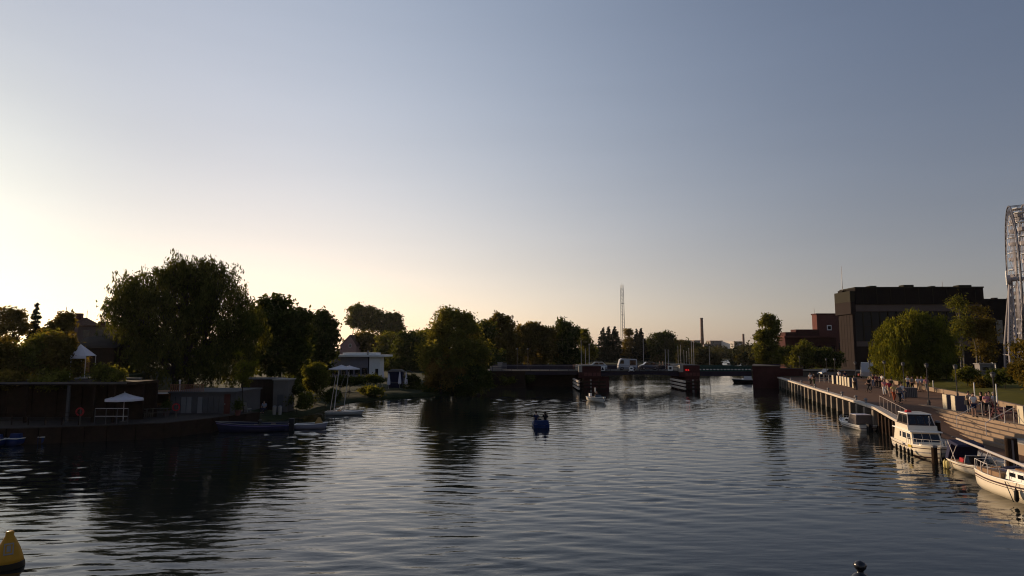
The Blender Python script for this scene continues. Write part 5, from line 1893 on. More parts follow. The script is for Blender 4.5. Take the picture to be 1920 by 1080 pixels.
# ---- cabin cruiser (tall Dutch steel cruiser, bow towards us)
t = thing('motor_yacht', 'large cream motor yacht with upper steering canopy moored beside the ramp', 'yacht', (27.6, 42.0, 0), math.pi - .25)
t.scale = (.80, .80, .76)
R_ = hull_pts(6.9, 2.65, .92, tran=.9, full=.62, keel=-.4, sheer=.32, rake=.07, flare=.84)
h = boat_hull(t, R_, M_CREAM, M_CREAM)
stripe_mesh(R_, .80, .85).build('rubbing_strake', M_STRIPE, h)
stripe_mesh(R_, .52, .60).build('side_stripe', mat('grey_stripe', (.35, .33, .32), .4, .1, 2), h)
stripe_mesh(R_, .24, .32).build('waterline_stripe', M_STRIPE, h)
c = MB()
q = c.frus(-1.12, 1.12, -2.9, 1.55, .88, 2.0, .10, .12, .55)
cab = c.build('cabin', M_CREAM, t)
# front faces +Y in local space
fr = [q[2], q[3], q[7], q[6]]
for u0, u1 in ((.06, .35), (.37, .63), (.65, .94)):
    MB().panel(fr, u0, u1, .30, .88).build('windscreen', M_GLASS, cab)
sd_ = {-1: [q[3], q[0], q[4], q[7]], 1: [q[1], q[2], q[6], q[5]]}
for sg in (-1, 1):
    for u0, u1 in ((.08, .26), (.32, .52), (.60, .68)) if sg < 0 else ((.74, .92), (.48, .68), (.32, .40)):
        f_ = MB().panel(sd_[sg], u0 - .012, u1 + .012, .36, .86, .01).build('window_frame', M_WHITE, cab)
        MB().panel(sd_[sg], u0, u1, .40, .82, .022).build('window', M_GLASS, f_)
MB().frusm(-1.2, 1.2, -3.0, 1.25, 2.0, 2.09, .03, .03, .03).build('cabin_roof', M_GEL, t)
fb = MB().frusm(-1.08, 1.08, -2.5, .55, 2.09, 2.5, -.02, .0, .12).build('flybridge_coaming', M_CREAM, t)
uc = MB()
q = uc.frus(-1.0, 1.0, -2.3, .35, 2.5, 3.42, .14, .18, .50)
cn = uc.build('canopy', mat('brown_canopy', (.055, .04, .035), .6, .15, 2), t)
fr = [q[2], q[3], q[7], q[6]]
for u0, u1 in ((.06, .32), (.36, .64), (.68, .94)):
    MB().panel(fr, u0, u1, .12, .88).build('canopy_window', M_GLASS, cn)
for sg, qq in ((-1, [q[3], q[0], q[4], q[7]]), (1, [q[1], q[2], q[6], q[5]])):
    for u0, u1 in ((.08, .46), (.52, .92)):
        MB().panel(qq, u0, u1, .12, .85).build('canopy_window', M_GLASS, cn)
MB().frusm(-.92, .92, -2.2, .0, 3.42, 3.5, .04, .04, .04).build('canopy_roof', M_GEL, t)
for sg in (-1, 1):
    MB().tube((sg * 1.0, .36, 2.5), (sg * .86, -.14, 3.44), .03).build('canopy_frame', M_WSTEEL, t)
    MB().tube((sg * 1.0, -2.3, 2.5), (sg * .86, -2.1, 3.44), .03).build('canopy_frame', M_WSTEEL, t)
MB().hexa([(.15, -1.6, 3.5), (.6, -1.6, 3.5), (.6, -1.1, 3.5), (.15, -1.1, 3.5), (.2, -1.5, 3.68), (.55, -1.5, 3.68), (.5, -1.2, 3.66), (.25, -1.2, 3.7)]).build('red_bundle', M_RED, t)
MB().tube((-.5, .6, 2.5), (-.5, .6, 3.35), .03).build('signal_mast', M_WSTEEL, t)
MB().lathe([(.09, 0), (.09, .16)], 8, (-.5, .62, 2.75)).build('horn', M_STEEL, t)
bow = [(R_[i][-1][0] * .93, R_[i][-1][1], R_[i][-1][2]) for i in range(9, 17)]
rail_path(t, bow + [(-x, y, z) for x, y, z in reversed(bow)], .5, 'bow_rail')
for i, yf in enumerate((2.0, 1.25, .4, -.5, -1.5)):
    fender(t, 1.40, yf, .30 if i else .34, .62, .095)
MB().bx(1.31, 1.34, 1.05, 1.75, .76, .96).build('number_plate', mat('ochre_plate', (.45, .33, .06), .5, .1, 3), t)
MB().bx(1.30, 1.335, -.2, .35, .78, .93).build('porthole', M_GLASS, t)
MB().tube((0, R_[-1][-1][1] - .1, R_[-1][-1][2] - .15), (.12, R_[-1][-1][1] + .28, .1), .045).build('anchor', M_DARK, t)
MB().bx(-.75, .75, 1.7, 2.6, .96, 1.12).build('fore_hatch', M_CREAM, t)

MB().path([(-.85, -3.1, .95), (-1.6, -3.5, .75), (-2.5, -4.0, 1.25)], .022, 5).build('mooring_rope', M_DARK, t)
MB().path([(-.5, 3.2, 1.2), (-1.5, 3.0, .85), (-2.6, 2.6, 1.0)], .022, 5).build('mooring_rope', M_DARK, t)

# ---- small white cabin boat by the piles
t = thing('cabin_boat', 'small white cabin boat with a dark cockpit canopy moored at the piles', 'boat', (30.75, 55.6, 0), -.03)
t.scale = (1, 1, .82)
R_ = hull_pts(4.3, 1.75, .55, tran=.85, full=.5, keel=-.25, sheer=.5, rake=.07, flare=.75)
h = boat_hull(t, R_, M_GEL, M_GEL)
stripe_mesh(R_, .62, .70).build('side_stripe', M_STRIPE, h)
c = MB()
q = c.frus(-.55, .55, -.1, 1.15, .58, 1.02, .08, .0, .35)
cab = c.build('cuddy', M_GEL, t)
MB().panel([q[2], q[3], q[7], q[6]], .1, .9, .25, .85).build('window', M_GLASS, cab)
for qq in ([q[3], q[0], q[4], q[7]], [q[1], q[2], q[6], q[5]]):
    MB().panel(qq, .25, .8, .3, .8).build('window', M_GLASS, cab)
c = MB()
q = c.frus(-.72, .72, -1.55, -.12, .60, 1.55, .08, .1, .28)
cn = c.build('cockpit_canopy', mat('dark_canopy', (.12, .10, .09), .8, .2, 2), t)
MB().panel([q[2], q[3], q[7], q[6]], .08, .92, .35, .9).build('windscreen', M_GLASS, cn)
MB().bx(-.66, .66, -1.48, -.38, 1.55, 1.61).build('canopy_top', M_CANVW, t)
fm = MB()
for sg in (-1, 1):
    fm.tube((sg * .73, -.12, .6), (sg * .63, -.42, 1.55), .025)
fm.build('canopy_frame', M_WSTEEL, t)
bow = [(R_[i][-1][0] * .9, R_[i][-1][1], R_[i][-1][2]) for i in range(10, 17)]
rail_path(t, bow + [(-x, y, z) for x, y, z in reversed(bow)], .28, 'bow_rail')
MB().bx(-.17, .17, -2.5, -2.15, -.2, .75).build('outboard_motor', M_DARK, t)
fender(t, .93, -.6, .25, .4, .07)

# ---- white sailing boat, mast lowered, stern to the left
t = thing('sailing_boat', 'white sailing boat with its mast lowered along the deck at the right edge', 'sailing boat', (23.95, 29.1, 0), math.pi - .12)
R_ = hull_pts(5.3, 2.05, .92, tran=.72, full=.45, keel=-.3, sheer=.22, rake=.10, flare=.86, aft=.06)
h = boat_hull(t, R_, M_CREAM, M_GEL)
stripe_mesh(R_, .80, .86).build('upper_stripe', M_STRIPE, h)
stripe_mesh(R_, .725, .75).build('lower_stripe', M_STRIPE, h)
c = MB()
q = c.frus(-.66, .66, -.5, 1.35, .92, 1.36, .12, .05, .45)
cab = c.build('cabin', M_GEL, t)
for qq, us in (([q[3], q[0], q[4], q[7]], ((.25, .5), (.6, .85))), ([q[1], q[2], q[6], q[5]], ((.15, .4), (.5, .75)))):
    for u0, u1 in us:
        MB().panel(qq, u0, u1, .35, .75).build('window', M_GLASS, cab)
MB().bx(-.3, .3, -.3, .3, 1.36, 1.42).build('hatch', M_WOOD, cab)
MB().bx(-.62, .62, -2.3, -.55, .9, .99).build('cockpit_floor', M_TEAK, t)
for sg in (-1, 1):
    MB().bx(sg * .48, sg * .8, -2.35, -.55, .9, 1.14).build('cockpit_bench', M_TEAK, t)
# lowered mast: foot near the bow, head past the stern and higher
mp = [Vector((.08, 1.0, 1.50)), Vector((.1, -5.15, 2.12))]
ms = MB().tube(mp[0], mp[1], .075, .055, 10).build('mast', M_WSTEEL, t)
MB().tube(mp[1] + Vector((-.25, .1, 0)), mp[1] + Vector((.3, .1, .12)), .02).build('crosstree', M_STEEL, ms)
MB().tube(mp[0].lerp(mp[1], .12) + Vector((0, 0, -.1)), mp[0].lerp(mp[1], .0) + Vector((0, .35, -.02)), .10, .08, 8).build('furled_sail', M_CANVW, t)
cr = MB()
cr.tube((-.35, -2.5, .95), (.1, -2.5, 1.86), .025).tube((.5, -2.5, .95), (.1, -2.5, 1.86), .025)
cr.build('mast_crutch', M_WSTEEL, t)
pu = [(R_[i][-1][0] * .95, R_[i][-1][1], R_[i][-1][2]) for i in range(12, 17)]
rail_path(t, pu + [(-x, y, z) for x, y, z in reversed(pu)], .55, 'pulpit', .02)
pu = [(R_[i][-1][0] * .95, R_[i][-1][1] + .03, R_[i][-1][2]) for i in (4, 2, 0)]
rail_path(t, pu + [(-x, y, z) for x, y, z in reversed(pu)], .5, 'pushpit', .02)
gl_ = MB()
for sg in (-1, 1):
    gl_.path([(sg * R_[i][-1][0] * .95, R_[i][-1][1], R_[i][-1][2] + .5) for i in (4, 8, 12)], .008, 4)
    for i in (7, 9):
        gl_.tube((sg * R_[i][-1][0] * .95, R_[i][-1][1], R_[i][-1][2]), (sg * R_[i][-1][0] * .95, R_[i][-1][1], R_[i][-1][2] + .5), .014, None, 5)
gl_.build('lifelines', M_STEEL, t)
fender(t, 1.08, .9, .42, .55, .09)
MB().path([(1.03, .9, .98), (1.1, .86, .7)], .012, 4).build('fender_line', M_DARK, t)
MB().path([(1.09, .2, .9), (1.13, .75, .12)], .02, 5).build('dark_diagonal', M_DARK, t)  # thin dark diagonal line on the hull beside the fender
MB().bx(-.13, .13, -2.75, -2.64, -.3, 1.0).build('rudder', M_WOOD, t)
MB().tube((0, -2.65, 1.02), (.05, -1.7, 1.25), .025).build('tiller', M_WOOD, t)
for k in range(4):
    MB().tube((-.7 + .45 * k, -2.5, .95), (-.66 + .45 * k, -2.52, 1.35 + .1 * (k % 2)), .02).build('stern_stanchion', M_STEEL, t)
MB().hexa([(-.5, -1.4, 1.14), (.3, -1.4, 1.14), (.3, -.9, 1.14), (-.5, -.9, 1.14), (-.4, -1.3, 1.38), (.2, -1.3, 1.33), (.2, -1.0, 1.3), (-.4, -1.0, 1.4)]).build('dark_bag', M_NAVY, t)

MB().path([(-.6, -2.5, .95), (-1.4, -2.9, .7), (-2.2, -3.2, .95)], .018, 5).build('mooring_rope', M_DARK, t)

# ---- small boat with folded navy canopy
t = thing('canopy_boat', 'small cream open boat with a raised navy canopy between yacht and sailing boat', 'boat', (26.25, 35.4, 0), math.pi - .2)
t.scale = (.9, .9, .95)
R_ = hull_pts(3.9, 1.75, .55, tran=.85, full=.5, keel=-.2, sheer=.3, rake=.05, flare=.8)
h = boat_hull(t, R_, M_CREAM, M_TEAK, .22)
stripe_mesh(R_, .8, .86).build('side_stripe', M_STRIPE, h)
c = MB()
c.hexa([(-.85, -1.9, .6), (.85, -1.9, .6), (.85, -1.55, .6), (-.85, -1.55, .6), (-.72, -1.6, 1.75), (.72, -1.6, 1.75), (.78, -1.1, 1.6), (-.78, -1.1, 1.6)])
cn = c.build('canopy', M_NAVY, t)
c = MB()
c.hexa([(-.78, -1.6, 1.62), (.78, -1.6, 1.62), (.78, -.35, 1.5), (-.78, -.35, 1.5), (-.72, -1.55, 1.78), (.72, -1.55, 1.78), (.72, -.4, 1.62), (-.72, -.4, 1.62)])
c.build('canopy_top', M_NAVY, cn)
for sg in (-1, 1):
    MB().path([(sg * .84, -1.2, .55), (sg * .8, -.4, 1.56)], .022).build('canopy_hoop', M_WSTEEL, t)
    MB().path([(sg * .84, -.5, .55), (sg * .8, -1.5, 1.7)], .022).build('canopy_hoop', M_WSTEEL, t)
    MB().bx(sg * .4, sg * .72, -1.5, 1.0, .45, .62).build('bench', M_TEAK, t)
c = MB()
q = c.frus(-.7, .7, .15, .35, .55, 1.05, .08, .02, .1)
ws_ = c.build('windscreen', M_GLASS, t)
MB().path([(-.72, .25, .55), (-.62, .25, 1.07), (.62, .25, 1.07), (.72, .25, .55)], .025).build('windscreen_frame', M_WSTEEL, ws_)
MB().hexa([(.1, -.6, .62), (.65, -.6, .62), (.65, -.05, .62), (.1, -.05, .62), (.15, -.55, .84), (.6, -.55, .86), (.58, -.1, .82), (.15, -.1, .84)]).build('red_cushion', M_RED, t)
MB().bx(-.45, .05, -.7, -.2, .6, .95).build('seat', M_BRICKL, t)
MB().bx(-.15, .15, -2.35, -2.0, -.2, .8).build('outboard_motor', M_DARK, t)
fender(t, .95, -1.4, .25, .5, .11, mat('yellow_fender', (.6, .5, .2), .5, .1, 3))
fender(t, .95, -1.75, .22, .5, .11, MATS['yellow_fender'])

# ---- motor boat with a man near the bridge
mbp = G(1119, 753)
t = thing('motor_boat', 'small white motor boat with one person heading away from the bridge', 'boat', mbp, math.pi + .25)
R_ = hull_pts(4.2, 1.75, .52, tran=.85, full=.5, keel=-.2, sheer=.5, rake=.06, flare=.75)
h = boat_hull(t, R_, M_GEL, M_GEL, .2)
stripe_mesh(R_, .75, .82).build('side_stripe', M_STRIPE, h)
c = MB()
c.frus(-.5, .5, .4, .6, .5, .95, .08, .02, .12)
c.build('windscreen', M_GLASS, t)
MB().bx(-.6, .6, -1.3, -.8, .35, .6).build('bench', M_TEAK, t)
MB().bx(-.16, .16, -2.5, -2.15, -.2, .95).build('outboard_motor', M_WHITE, t)
MB().tube((-.55, -1.9, .5), (-.55, -1.9, 1.75), .03).build('stern_pole', M_WHITE, t)
MB().bx(-.62, -.48, -1.93, -1.87, 1.2, 1.75).build('pennant', M_WHITE, t)
motor_t = t
# ---- pedal boat
pbp = G(1014, 801)
t = thing('pedal_boat', 'dark blue pedal boat with two people seen from behind', 'pedal boat', pbp + Vector((0, .5, -.08)), .05)
for sg in (-1, 1):
    r2 = hull_pts(2.5, .45, .38, tran=.75, full=.5, keel=-.15, sheer=.2, rake=.05, n=10, m=5)
    o = fixn(hull_mesh(r2).build('float', M_BLUE, t, True, (sg * .52, 0, 0)))
    deck_mesh(r2, .0).build('float_top', M_BLUE, o)
MB().bx(-.72, .72, -.9, .9, .22, .38).build('deck', M_BLUE, t)
sb = MB()
sb.frus(-.70, .70, -1.05, -.55, .30, .74, .08, .05, .18)
sb.build('seat_back', M_BLUE, t)
MB().frusm(-.68, .68, -.6, -.1, .38, .62, .03, 0, .05).build('seat', M_BLUE, t)
MB().frusm(-.2, .2, .4, .7, .38, .72, .05, .05, .05).build('pedal_box', M_DARK, t)
MB().bx(-.45, .45, -1.2, -.9, -.1, .28).build('paddle_cover', M_BLUE, t)
for sg in (-1, 1):
    MB().tube((sg * .66, -.9, .72), (sg * .70, .1, .58), .025).build('armrest', M_STEEL, t)
pedal_t = t

# ---- far boats
for px, py, rz, lb_, dk in ((1375, 684, 1.0, 'distant dark boat with a group aboard on the far river above the green parapet', M_DARK), (1345, 681, 1.3, 'distant pale boat near the far left shore above the green parapet', M_GEL)):
    t = thing('river_boat', lb_, 'boat', G(px, py), rz, 'distant boats beyond the bridge')
    R_ = hull_pts(5.0, 2.0, .6, keel=-.2, sheer=.4)
    boat_hull(t, R_, dk, M_GEL)
    MB().frusm(-.7, .7, -.8, .9, .6, 1.5, .1, .1, .3).build('cabin', M_WHITE, t)
    MB().bx(-.15, .15, -2.9, -2.5, -.2, .8).build('outboard_motor', M_DARK, t)
    for k in range(3):
        MB().lathe([(.16, .6), (.22, 1.0), (.2, 1.3), (.08, 1.45), (.12, 1.6), (.02, 1.75)], 7, (-.4 + .4 * k, -1.5 + (k % 2) * .3, 0)).build('passenger', M_NAVY, t)
t = thing('workboat', 'dark low workboat emerging behind the right bridge abutment', 'boat', G(1409, 720) + Vector((1.0, 5, 0)), math.pi / 2)
R_ = hull_pts(5.5, 1.9, .6, keel=-.2, sheer=.3)
boat_hull(t, R_, M_DARK, M_TEAK, .15)
MB().frusm(-.55, .55, -.9, .9, .55, 1.5, .08, .08, .2).build('cabin', M_WHITE, t)
MB().bx(-.5, .5, .82, .92, 1.0, 1.35).build('window', M_GLASS, t)

# ---- left bank boats
t = thing('blue_motorboat', 'long dark blue open motorboat moored before the cafe', 'boat', (X(476, 800, 53.2) , 53.4, 0), math.pi / 2 + .22)
R_ = hull_pts(5.6, 1.9, .62, tran=.8, full=.45, keel=-.25, sheer=.45, rake=.06)
h = boat_hull(t, R_, M_NAVY, M_TEAK, .2, rim=M_STEEL)
stripe_mesh(R_, .82, .9).build('side_stripe', mat('violet_stripe', (.14, .12, .26), .4, .1, 2), h)
for y in (-1.4, 0, 1.0):
    MB().bx(-.75, .75, y - .18, y + .18, .4, .52).build('bench', M_TEAK, t)
MB().bx(-.5, .5, -.45, -.3, .5, .95).build('console', M_DARK, t)
MB().bx(-.17, .17, -3.2, -2.8, -.2, 1.0).build('outboard_motor', M_DARK, t)
t = thing('covered_dinghy', 'grey dinghy with an orange cover at its bow near the moored blue motorboat', 'boat', (X(584, 800, 55.5), 55.2, 0), -math.pi / 2 + .14)
R_ = hull_pts(2.6, 1.2, .4, tran=.8, keel=-.15, sheer=.3)
h = boat_hull(t, R_, mat('grey_gelcoat', (.24, .23, .28), .4, .1, 2), M_GREYP, .1)
MB().add([(-.4, .35, .36), (.4, .35, .36), (.38, 1.1, .42), (-.38, 1.1, .42), (-.1, .62, .98), (.12, .9, .95), (.1, .6, .9)], [(0, 1, 6, 4), (1, 2, 5, 6), (2, 3, 4, 5), (3, 0, 4), (4, 6, 5), (3, 2, 1, 0)]).build('cover', mat('orange_cover', (.30, .18, .06), .8, .2, 2, .2), t)
MB().bx(-.4, .4, -.5, -.25, .28, .36).build('bench', M_TEAK, t)
t = thing('sail_dinghy', 'low grey sailing dinghy with three bare leaning masts by the lawn', 'sailing dinghy', (X(646, 776, 67), 66.6, 0), -math.pi / 2 + .08)
R_ = hull_pts(3.7, 1.35, .36, tran=.85, full=.5, keel=-.12, sheer=.2)
h = boat_hull(t, R_, mat('light_grey_gelcoat', (.38, .37, .35), .4, .1, 2), M_GREYP, .04)
for (y0, x0, y1, h1, r) in ((-1.45, -.1, -.95, 4.1, .035), (-1.0, .1, -.6, 4.75, .06), (.0, .1, .45, 4.6, .035)):
    MB().tube((x0, y0, .3), (x0, y1, h1), r, r * .6, 7).build('mast', M_WSTEEL, t)
MB().tube((.0, -.7, 2.0), (.1, .1, 4.3), .02).build('stay', M_STEEL, t)
MB().tube((.05, -1.0, .9), (.05, .6, 1.0), .03).build('boom', M_WOOD, t)
MB().bx(-.4, .4, -.6, -.3, .3, .5).build('thwart', M_TEAK, t)
# small blue pedal boats at the left dock
for k, (px, py, rz, lb_) in enumerate(((12, 832, .2, 'dark blue rental boat at the left dock, leftmost of three'), (56, 829, -.1, 'dark blue rental boat at the left dock, middle of three'), (96, 826, .15, 'dark blue rental boat at the left dock, rightmost of three'))):
    p = G(px, py)
    t = thing('rental_boat', lb_, 'boat', (p.x, p.y - .5, 0), rz, 'rental boats at the left dock')
    R_ = hull_pts(2.6, 1.35, .5, tran=.8, keel=-.15, sheer=.3)
    boat_hull(t, R_, M_BLUE, M_NAVY, .12)
    MB().frusm(-.5, .5, -1.0, -.6, .42, .85, .06, .05, .1).build('seat', M_BLUE, t)
    MB().frusm(-.2, .2, .3, .6, .4, .75, .05, .05, .05).build('steering_box', M_GREYP, t)

# ---- buoy
bp = G(4, 1066)
t = thing('yellow_buoy', 'big yellow cone buoy with a framed mark at the lower left corner', 'buoy', (bp.x, bp.y + .2, 0), .66)
t.scale = (.60, .60, .80)
M_YEL = mat('faded_yellow_paint', (.50, .24, .025), .5, .15, 3, .1)
MB().lathe([(.72, -.3), (.78, -.05), (.74, .16), (.70, .2)], 26).build('float_collar', mat('wet_rubber', (.03, .022, .012), .5, .2, 4), t, True)
MB().lathe([(.70, .2), (.66, .34), (.50, .72), (.24, 1.14), (.19, 1.2), (.185, 1.33), (.15, 1.37), (.05, 1.38)], 26).build('cone', M_YEL, t, True)
q = [Vector((-.20, -.585, .55)), Vector((.22, -.585, .55)), Vector((.22, -.40, .97)), Vector((-.20, -.40, .97))]
f_ = MB().panel(q, 0, 1, 0, 1, .02, .05).build('mark_frame', mat('grey_mark', (.30, .27, .25), .6, .1, 3), t)
MB().panel(q, .12, .88, .12, .88, .026, .02).build('mark_field', M_YEL, f_)
MB().panel(q, .3, .7, .25, .78, .032, .02).build('mark_figure', MATS['grey_mark'], f_)
# dark finial at the bottom edge
fp = D(1612, 1051, 9.0)
t = thing('post_finial', 'black turned post top rising into the bottom edge of the picture', 'post', (fp.x, fp.y, -1.5), 0)
zt = fp.z + 1.5
MB().tube((0, 0, 0), (0, 0, zt - .34), .075, .075, 14).build('shaft', M_DARK, t)
MB().lathe([(.16, zt - .36), (.15, zt - .26), (.085, zt - .19), (.045, zt - .165), (.04, zt - .14), (.075, zt - .10), (.085, zt - .06), (.06, zt - .02), (.01, zt)], 20).build('finial', mat('black_gloss_iron', (.012, .012, .014), .22, .2, 3, spec=.6), t, True)

# mooring piles
def mpile(x, y, top, label, r=.13, twin=False):
    t = thing('mooring_pile', label, 'mooring pile', (x, y, -1.5), 0, 'mooring piles by the moored boats')
    for k in ((-.17, .17) if twin else (0,)):
        MB().tube((k, 0, 0), (k, 0, top + 1.5), r, r * .95, 10).build('pile', M_TIMBERD, t)
    if twin:
        MB().bx(-.05, .05, -.1, .1, 1, top + 1.4).build('strip', M_STEEL, t)
    MB().lathe([(r * 1.15, top + 1.42), (r * 1.1, top + 1.52), (.02, top + 1.56)], 10, (0, 0, 0)).build('cap', M_STEEL, t) if not twin else None


p = D(1758, 790, 42.5)
mpile(p.x, 42.5, p.z, 'tall dark mooring pile standing just behind the motor yacht', .16)
p = D(1895, 822, 33.2)
mpile(p.x, 33.2, p.z, 'twin dark mooring piles behind the sailing boat', .15, True)
p = D(1751, 836, 38.6)
mpile(p.x, 38.6, p.z, 'short black mooring pile in the water before the yacht bow', .17)
# ================================================================== people
M_SKIN = mat('skin', (0.42, 0.25, 0.18), .6, .08, 5)


def skin_mesh(pts, edges, radii, root, name, sub=1):
    me = bpy.data.meshes.new(name)
    me.from_pydata(pts, edges, [])
    ob = bpy.data.objects.new(name, me)
    COL.objects.link(ob)
    sk = ob.modifiers.new('skin', 'SKIN')
    sk.use_smooth_shade = True
    for i, r in enumerate(radii):
        me.skin_vertices[0].data[i].radius = r if isinstance(r, tuple) else (r, r)
        me.skin_vertices[0].data[i].use_root = (i == root)
    s = ob.modifiers.new('sub', 'SUBSURF')
    s.levels = sub
    s.render_levels = sub
    dg = bpy.context.evaluated_depsgraph_get()
    out = bpy.data.meshes.new_from_object(ob.evaluated_get(dg))
    out.name = name
    bpy.data.objects.remove(ob)
    bpy.data.meshes.remove(me)
    out.polygons.foreach_set('use_smooth', [True] * len(out.polygons))
    return out


def pose(kind):
    J = {'pel': (0, 0, .96), 'spi': (0, 0, 1.16), 'che': (0, .0, 1.36), 'nec': (0, .0, 1.50), 'hea': (0, .02, 1.60), 'top': (0, .015, 1.69)}
    for s, n in ((-1, 'L'), (1, 'R')):
        J.update({'sh' + n: (s * .17, 0, 1.42), 'el' + n: (s * .23, -.03, 1.15), 'wr' + n: (s * .24, .06, .92), 'ha' + n: (s * .24, .09, .84),
                  'hi' + n: (s * .085, 0, .90), 'kn' + n: (s * .10, .02, .50), 'an' + n: (s * .10, -.02, .09), 'to' + n: (s * .11, .14, .045)})
    if kind == 'walk':
        J.update({'knR': (.095, .20, .52), 'anR': (.10, .28, .11), 'toR': (.105, .43, .08), 'knL': (-.095, .0, .49), 'anL': (-.10, -.26, .16), 'toL': (-.105, -.14, .05),
                  'elR': (.23, -.14, 1.17), 'wrR': (.23, -.14, .93), 'haR': (.22, -.10, .86), 'elL': (-.23, .08, 1.16), 'wrL': (-.22, .24, .99), 'haL': (-.21, .30, .95)})
    if kind == 'talk':
        J.update({'elR': (.24, .02, 1.16), 'wrR': (.16, .22, 1.18), 'haR': (.12, .29, 1.21), 'hea': (.02, .03, 1.60), 'knL': (-.12, .04, .5), 'anL': (-.16, .02, .09), 'toL': (-.2, .17, .045)})
    if kind == 'sit':
        for k in ('pel', 'spi', 'che', 'nec', 'hea', 'top'):
            x, y, z = J[k]
            J[k] = (x, y + .0, z - .50)
        J['che'] = (0, .03, .87)
        J['nec'] = (0, .05, 1.0)
        J['hea'] = (0, .08, 1.1)
        J['top'] = (0, .085, 1.19)
        for s, n in ((-1, 'L'), (1, 'R')):
            J.update({'sh' + n: (s * .17, .03, .93), 'el' + n: (s * .23, .06, .66), 'wr' + n: (s * .18, .28, .60), 'ha' + n: (s * .15, .36, .60),
                      'hi' + n: (s * .09, .06, .44), 'kn' + n: (s * .12, .45, .47), 'an' + n: (s * .12, .46, .09), 'to' + n: (s * .12, .61, .045)})
    return J


RAD = {'pel': (.135, .105), 'spi': (.12, .09), 'che': (.145, .10), 'nec': .05, 'hea': (.075, .092), 'top': (.065, .075), 'sh': .058, 'el': .042, 'wr': .028, 'ha': (.036, .02),
       'hi': .088, 'kn': .058, 'an': .038, 'to': .033}
CH = [('pel', 'spi'), ('spi', 'che'), ('che', 'nec'), ('nec', 'hea'), ('hea', 'top')]
for n in 'LR':
    CH += [('che', 'sh' + n), ('sh' + n, 'el' + n), ('el' + n, 'wr' + n), ('wr' + n, 'ha' + n), ('pel', 'hi' + n), ('hi' + n, 'kn' + n), ('kn' + n, 'an' + n), ('an' + n, 'to' + n)]


def sub_skin(J, names, infl, root, name, cut=None):
    idx, pts, rad, ed = {}, [], [], []
    for nme in names:
        idx[nme] = len(pts)
        p = J[nme]
        if cut and nme in cut:
            a, f = cut[nme]
            p = tuple(J[a][i] + (J[nme][i] - J[a][i]) * f for i in range(3))
        pts.append(p)
        r = RAD.get(nme, RAD.get(nme[:-1]))
        r = r if isinstance(r, tuple) else (r, r)
        rad.append((r[0] + infl, r[1] + infl))
    for a, b in CH:
        if a in idx and b in idx:
            ed.append((idx[a], idx[b]))
    return skin_mesh(pts, ed, rad, idx[root], name)


def add_fingers(me, J):
    """five tapered fingers rooted in each palm, joined into the body mesh"""
    mb = MB()
    for n, s in (('L', -1), ('R', 1)):
        h = Vector(J['ha' + n])
        d = (h - Vector(J['wr' + n])).normalized()
        side = d.cross(Vector((s, 0, 0)))
        side = side.normalized() if side.length > .1 else Vector((0, 1, 0))
        curl = Vector((-s, 0, 0))
        for k, l in enumerate((.062, .072, .076, .068)):
            a = h + side * (.030 - .019 * k) + d * .01
            b = a + d * l * .55
            mb.tube(a - d * .02, b, .0095, .0085, 5)
            mb.tube(b, b + (d * .8 + curl * .5).normalized() * l * .5, .0085, .006, 5)
        a = h - d * .03 + side * .03
        mb.tube(a, a + (side * .8 + d * .7).normalized() * .055, .011, .008, 5)
    import bmesh
    b = bmesh.new()
    b.from_mesh(me)
    tmp = bpy.data.meshes.new('t')
    tmp.from_pydata(mb.v, [], mb.f)
    b.from_mesh(tmp)
    # nose and ears
    hd = Vector(J['hea'])
    for c_, r in ((Vector((0, .098, .0)), .016), (Vector((-.08, .0, .0)), .018), (Vector((.08, .0, .0)), .018)):
        bmesh.ops.create_icosphere(b, subdivisions=1, radius=r, matrix=Matrix.Translation(hd + c_))
    b.to_mesh(me)
    b.free()
    bpy.data.meshes.remove(tmp)


def hair_mesh(J, long=False):
    hd, tp = Vector(J['hea']), Vector(J['top'])
    mb = MB()
    c = hd.lerp(tp, .62)
    n = 12
    rings = [(.098, -.015), (.102, .03), (.088, .075), (.055, .105), (.01, .118)]
    if long:
        rings = [(.085, -.24), (.105, -.16), (.104, -.05)] + rings
    P, Fc = [], []
    for r, z in rings:
        for i in range(n):
            a = 2 * math.pi * i / n
            fy = math.sin(a)
            yy = r * fy
            if fy > .2 and z < .04:
                yy = r * .12
            P.append((c.x + r * .92 * math.cos(a), c.y - .012 + yy * 1.12, c.z + z))
    for j in range(len(rings) - 1):
        for i in range(n):
            Fc.append((j * n + i, j * n + (i + 1) % n, (j + 1) * n + (i + 1) % n, (j + 1) * n + i))
    Fc.append(tuple(range((len(rings) - 1) * n, len(rings) * n)))
    mb.add(P, Fc)
    me = bpy.data.meshes.new('hair')
    me.from_pydata(mb.v, [], mb.f)
    me.polygons.foreach_set('use_smooth', [True] * len(me.polygons))
    return me


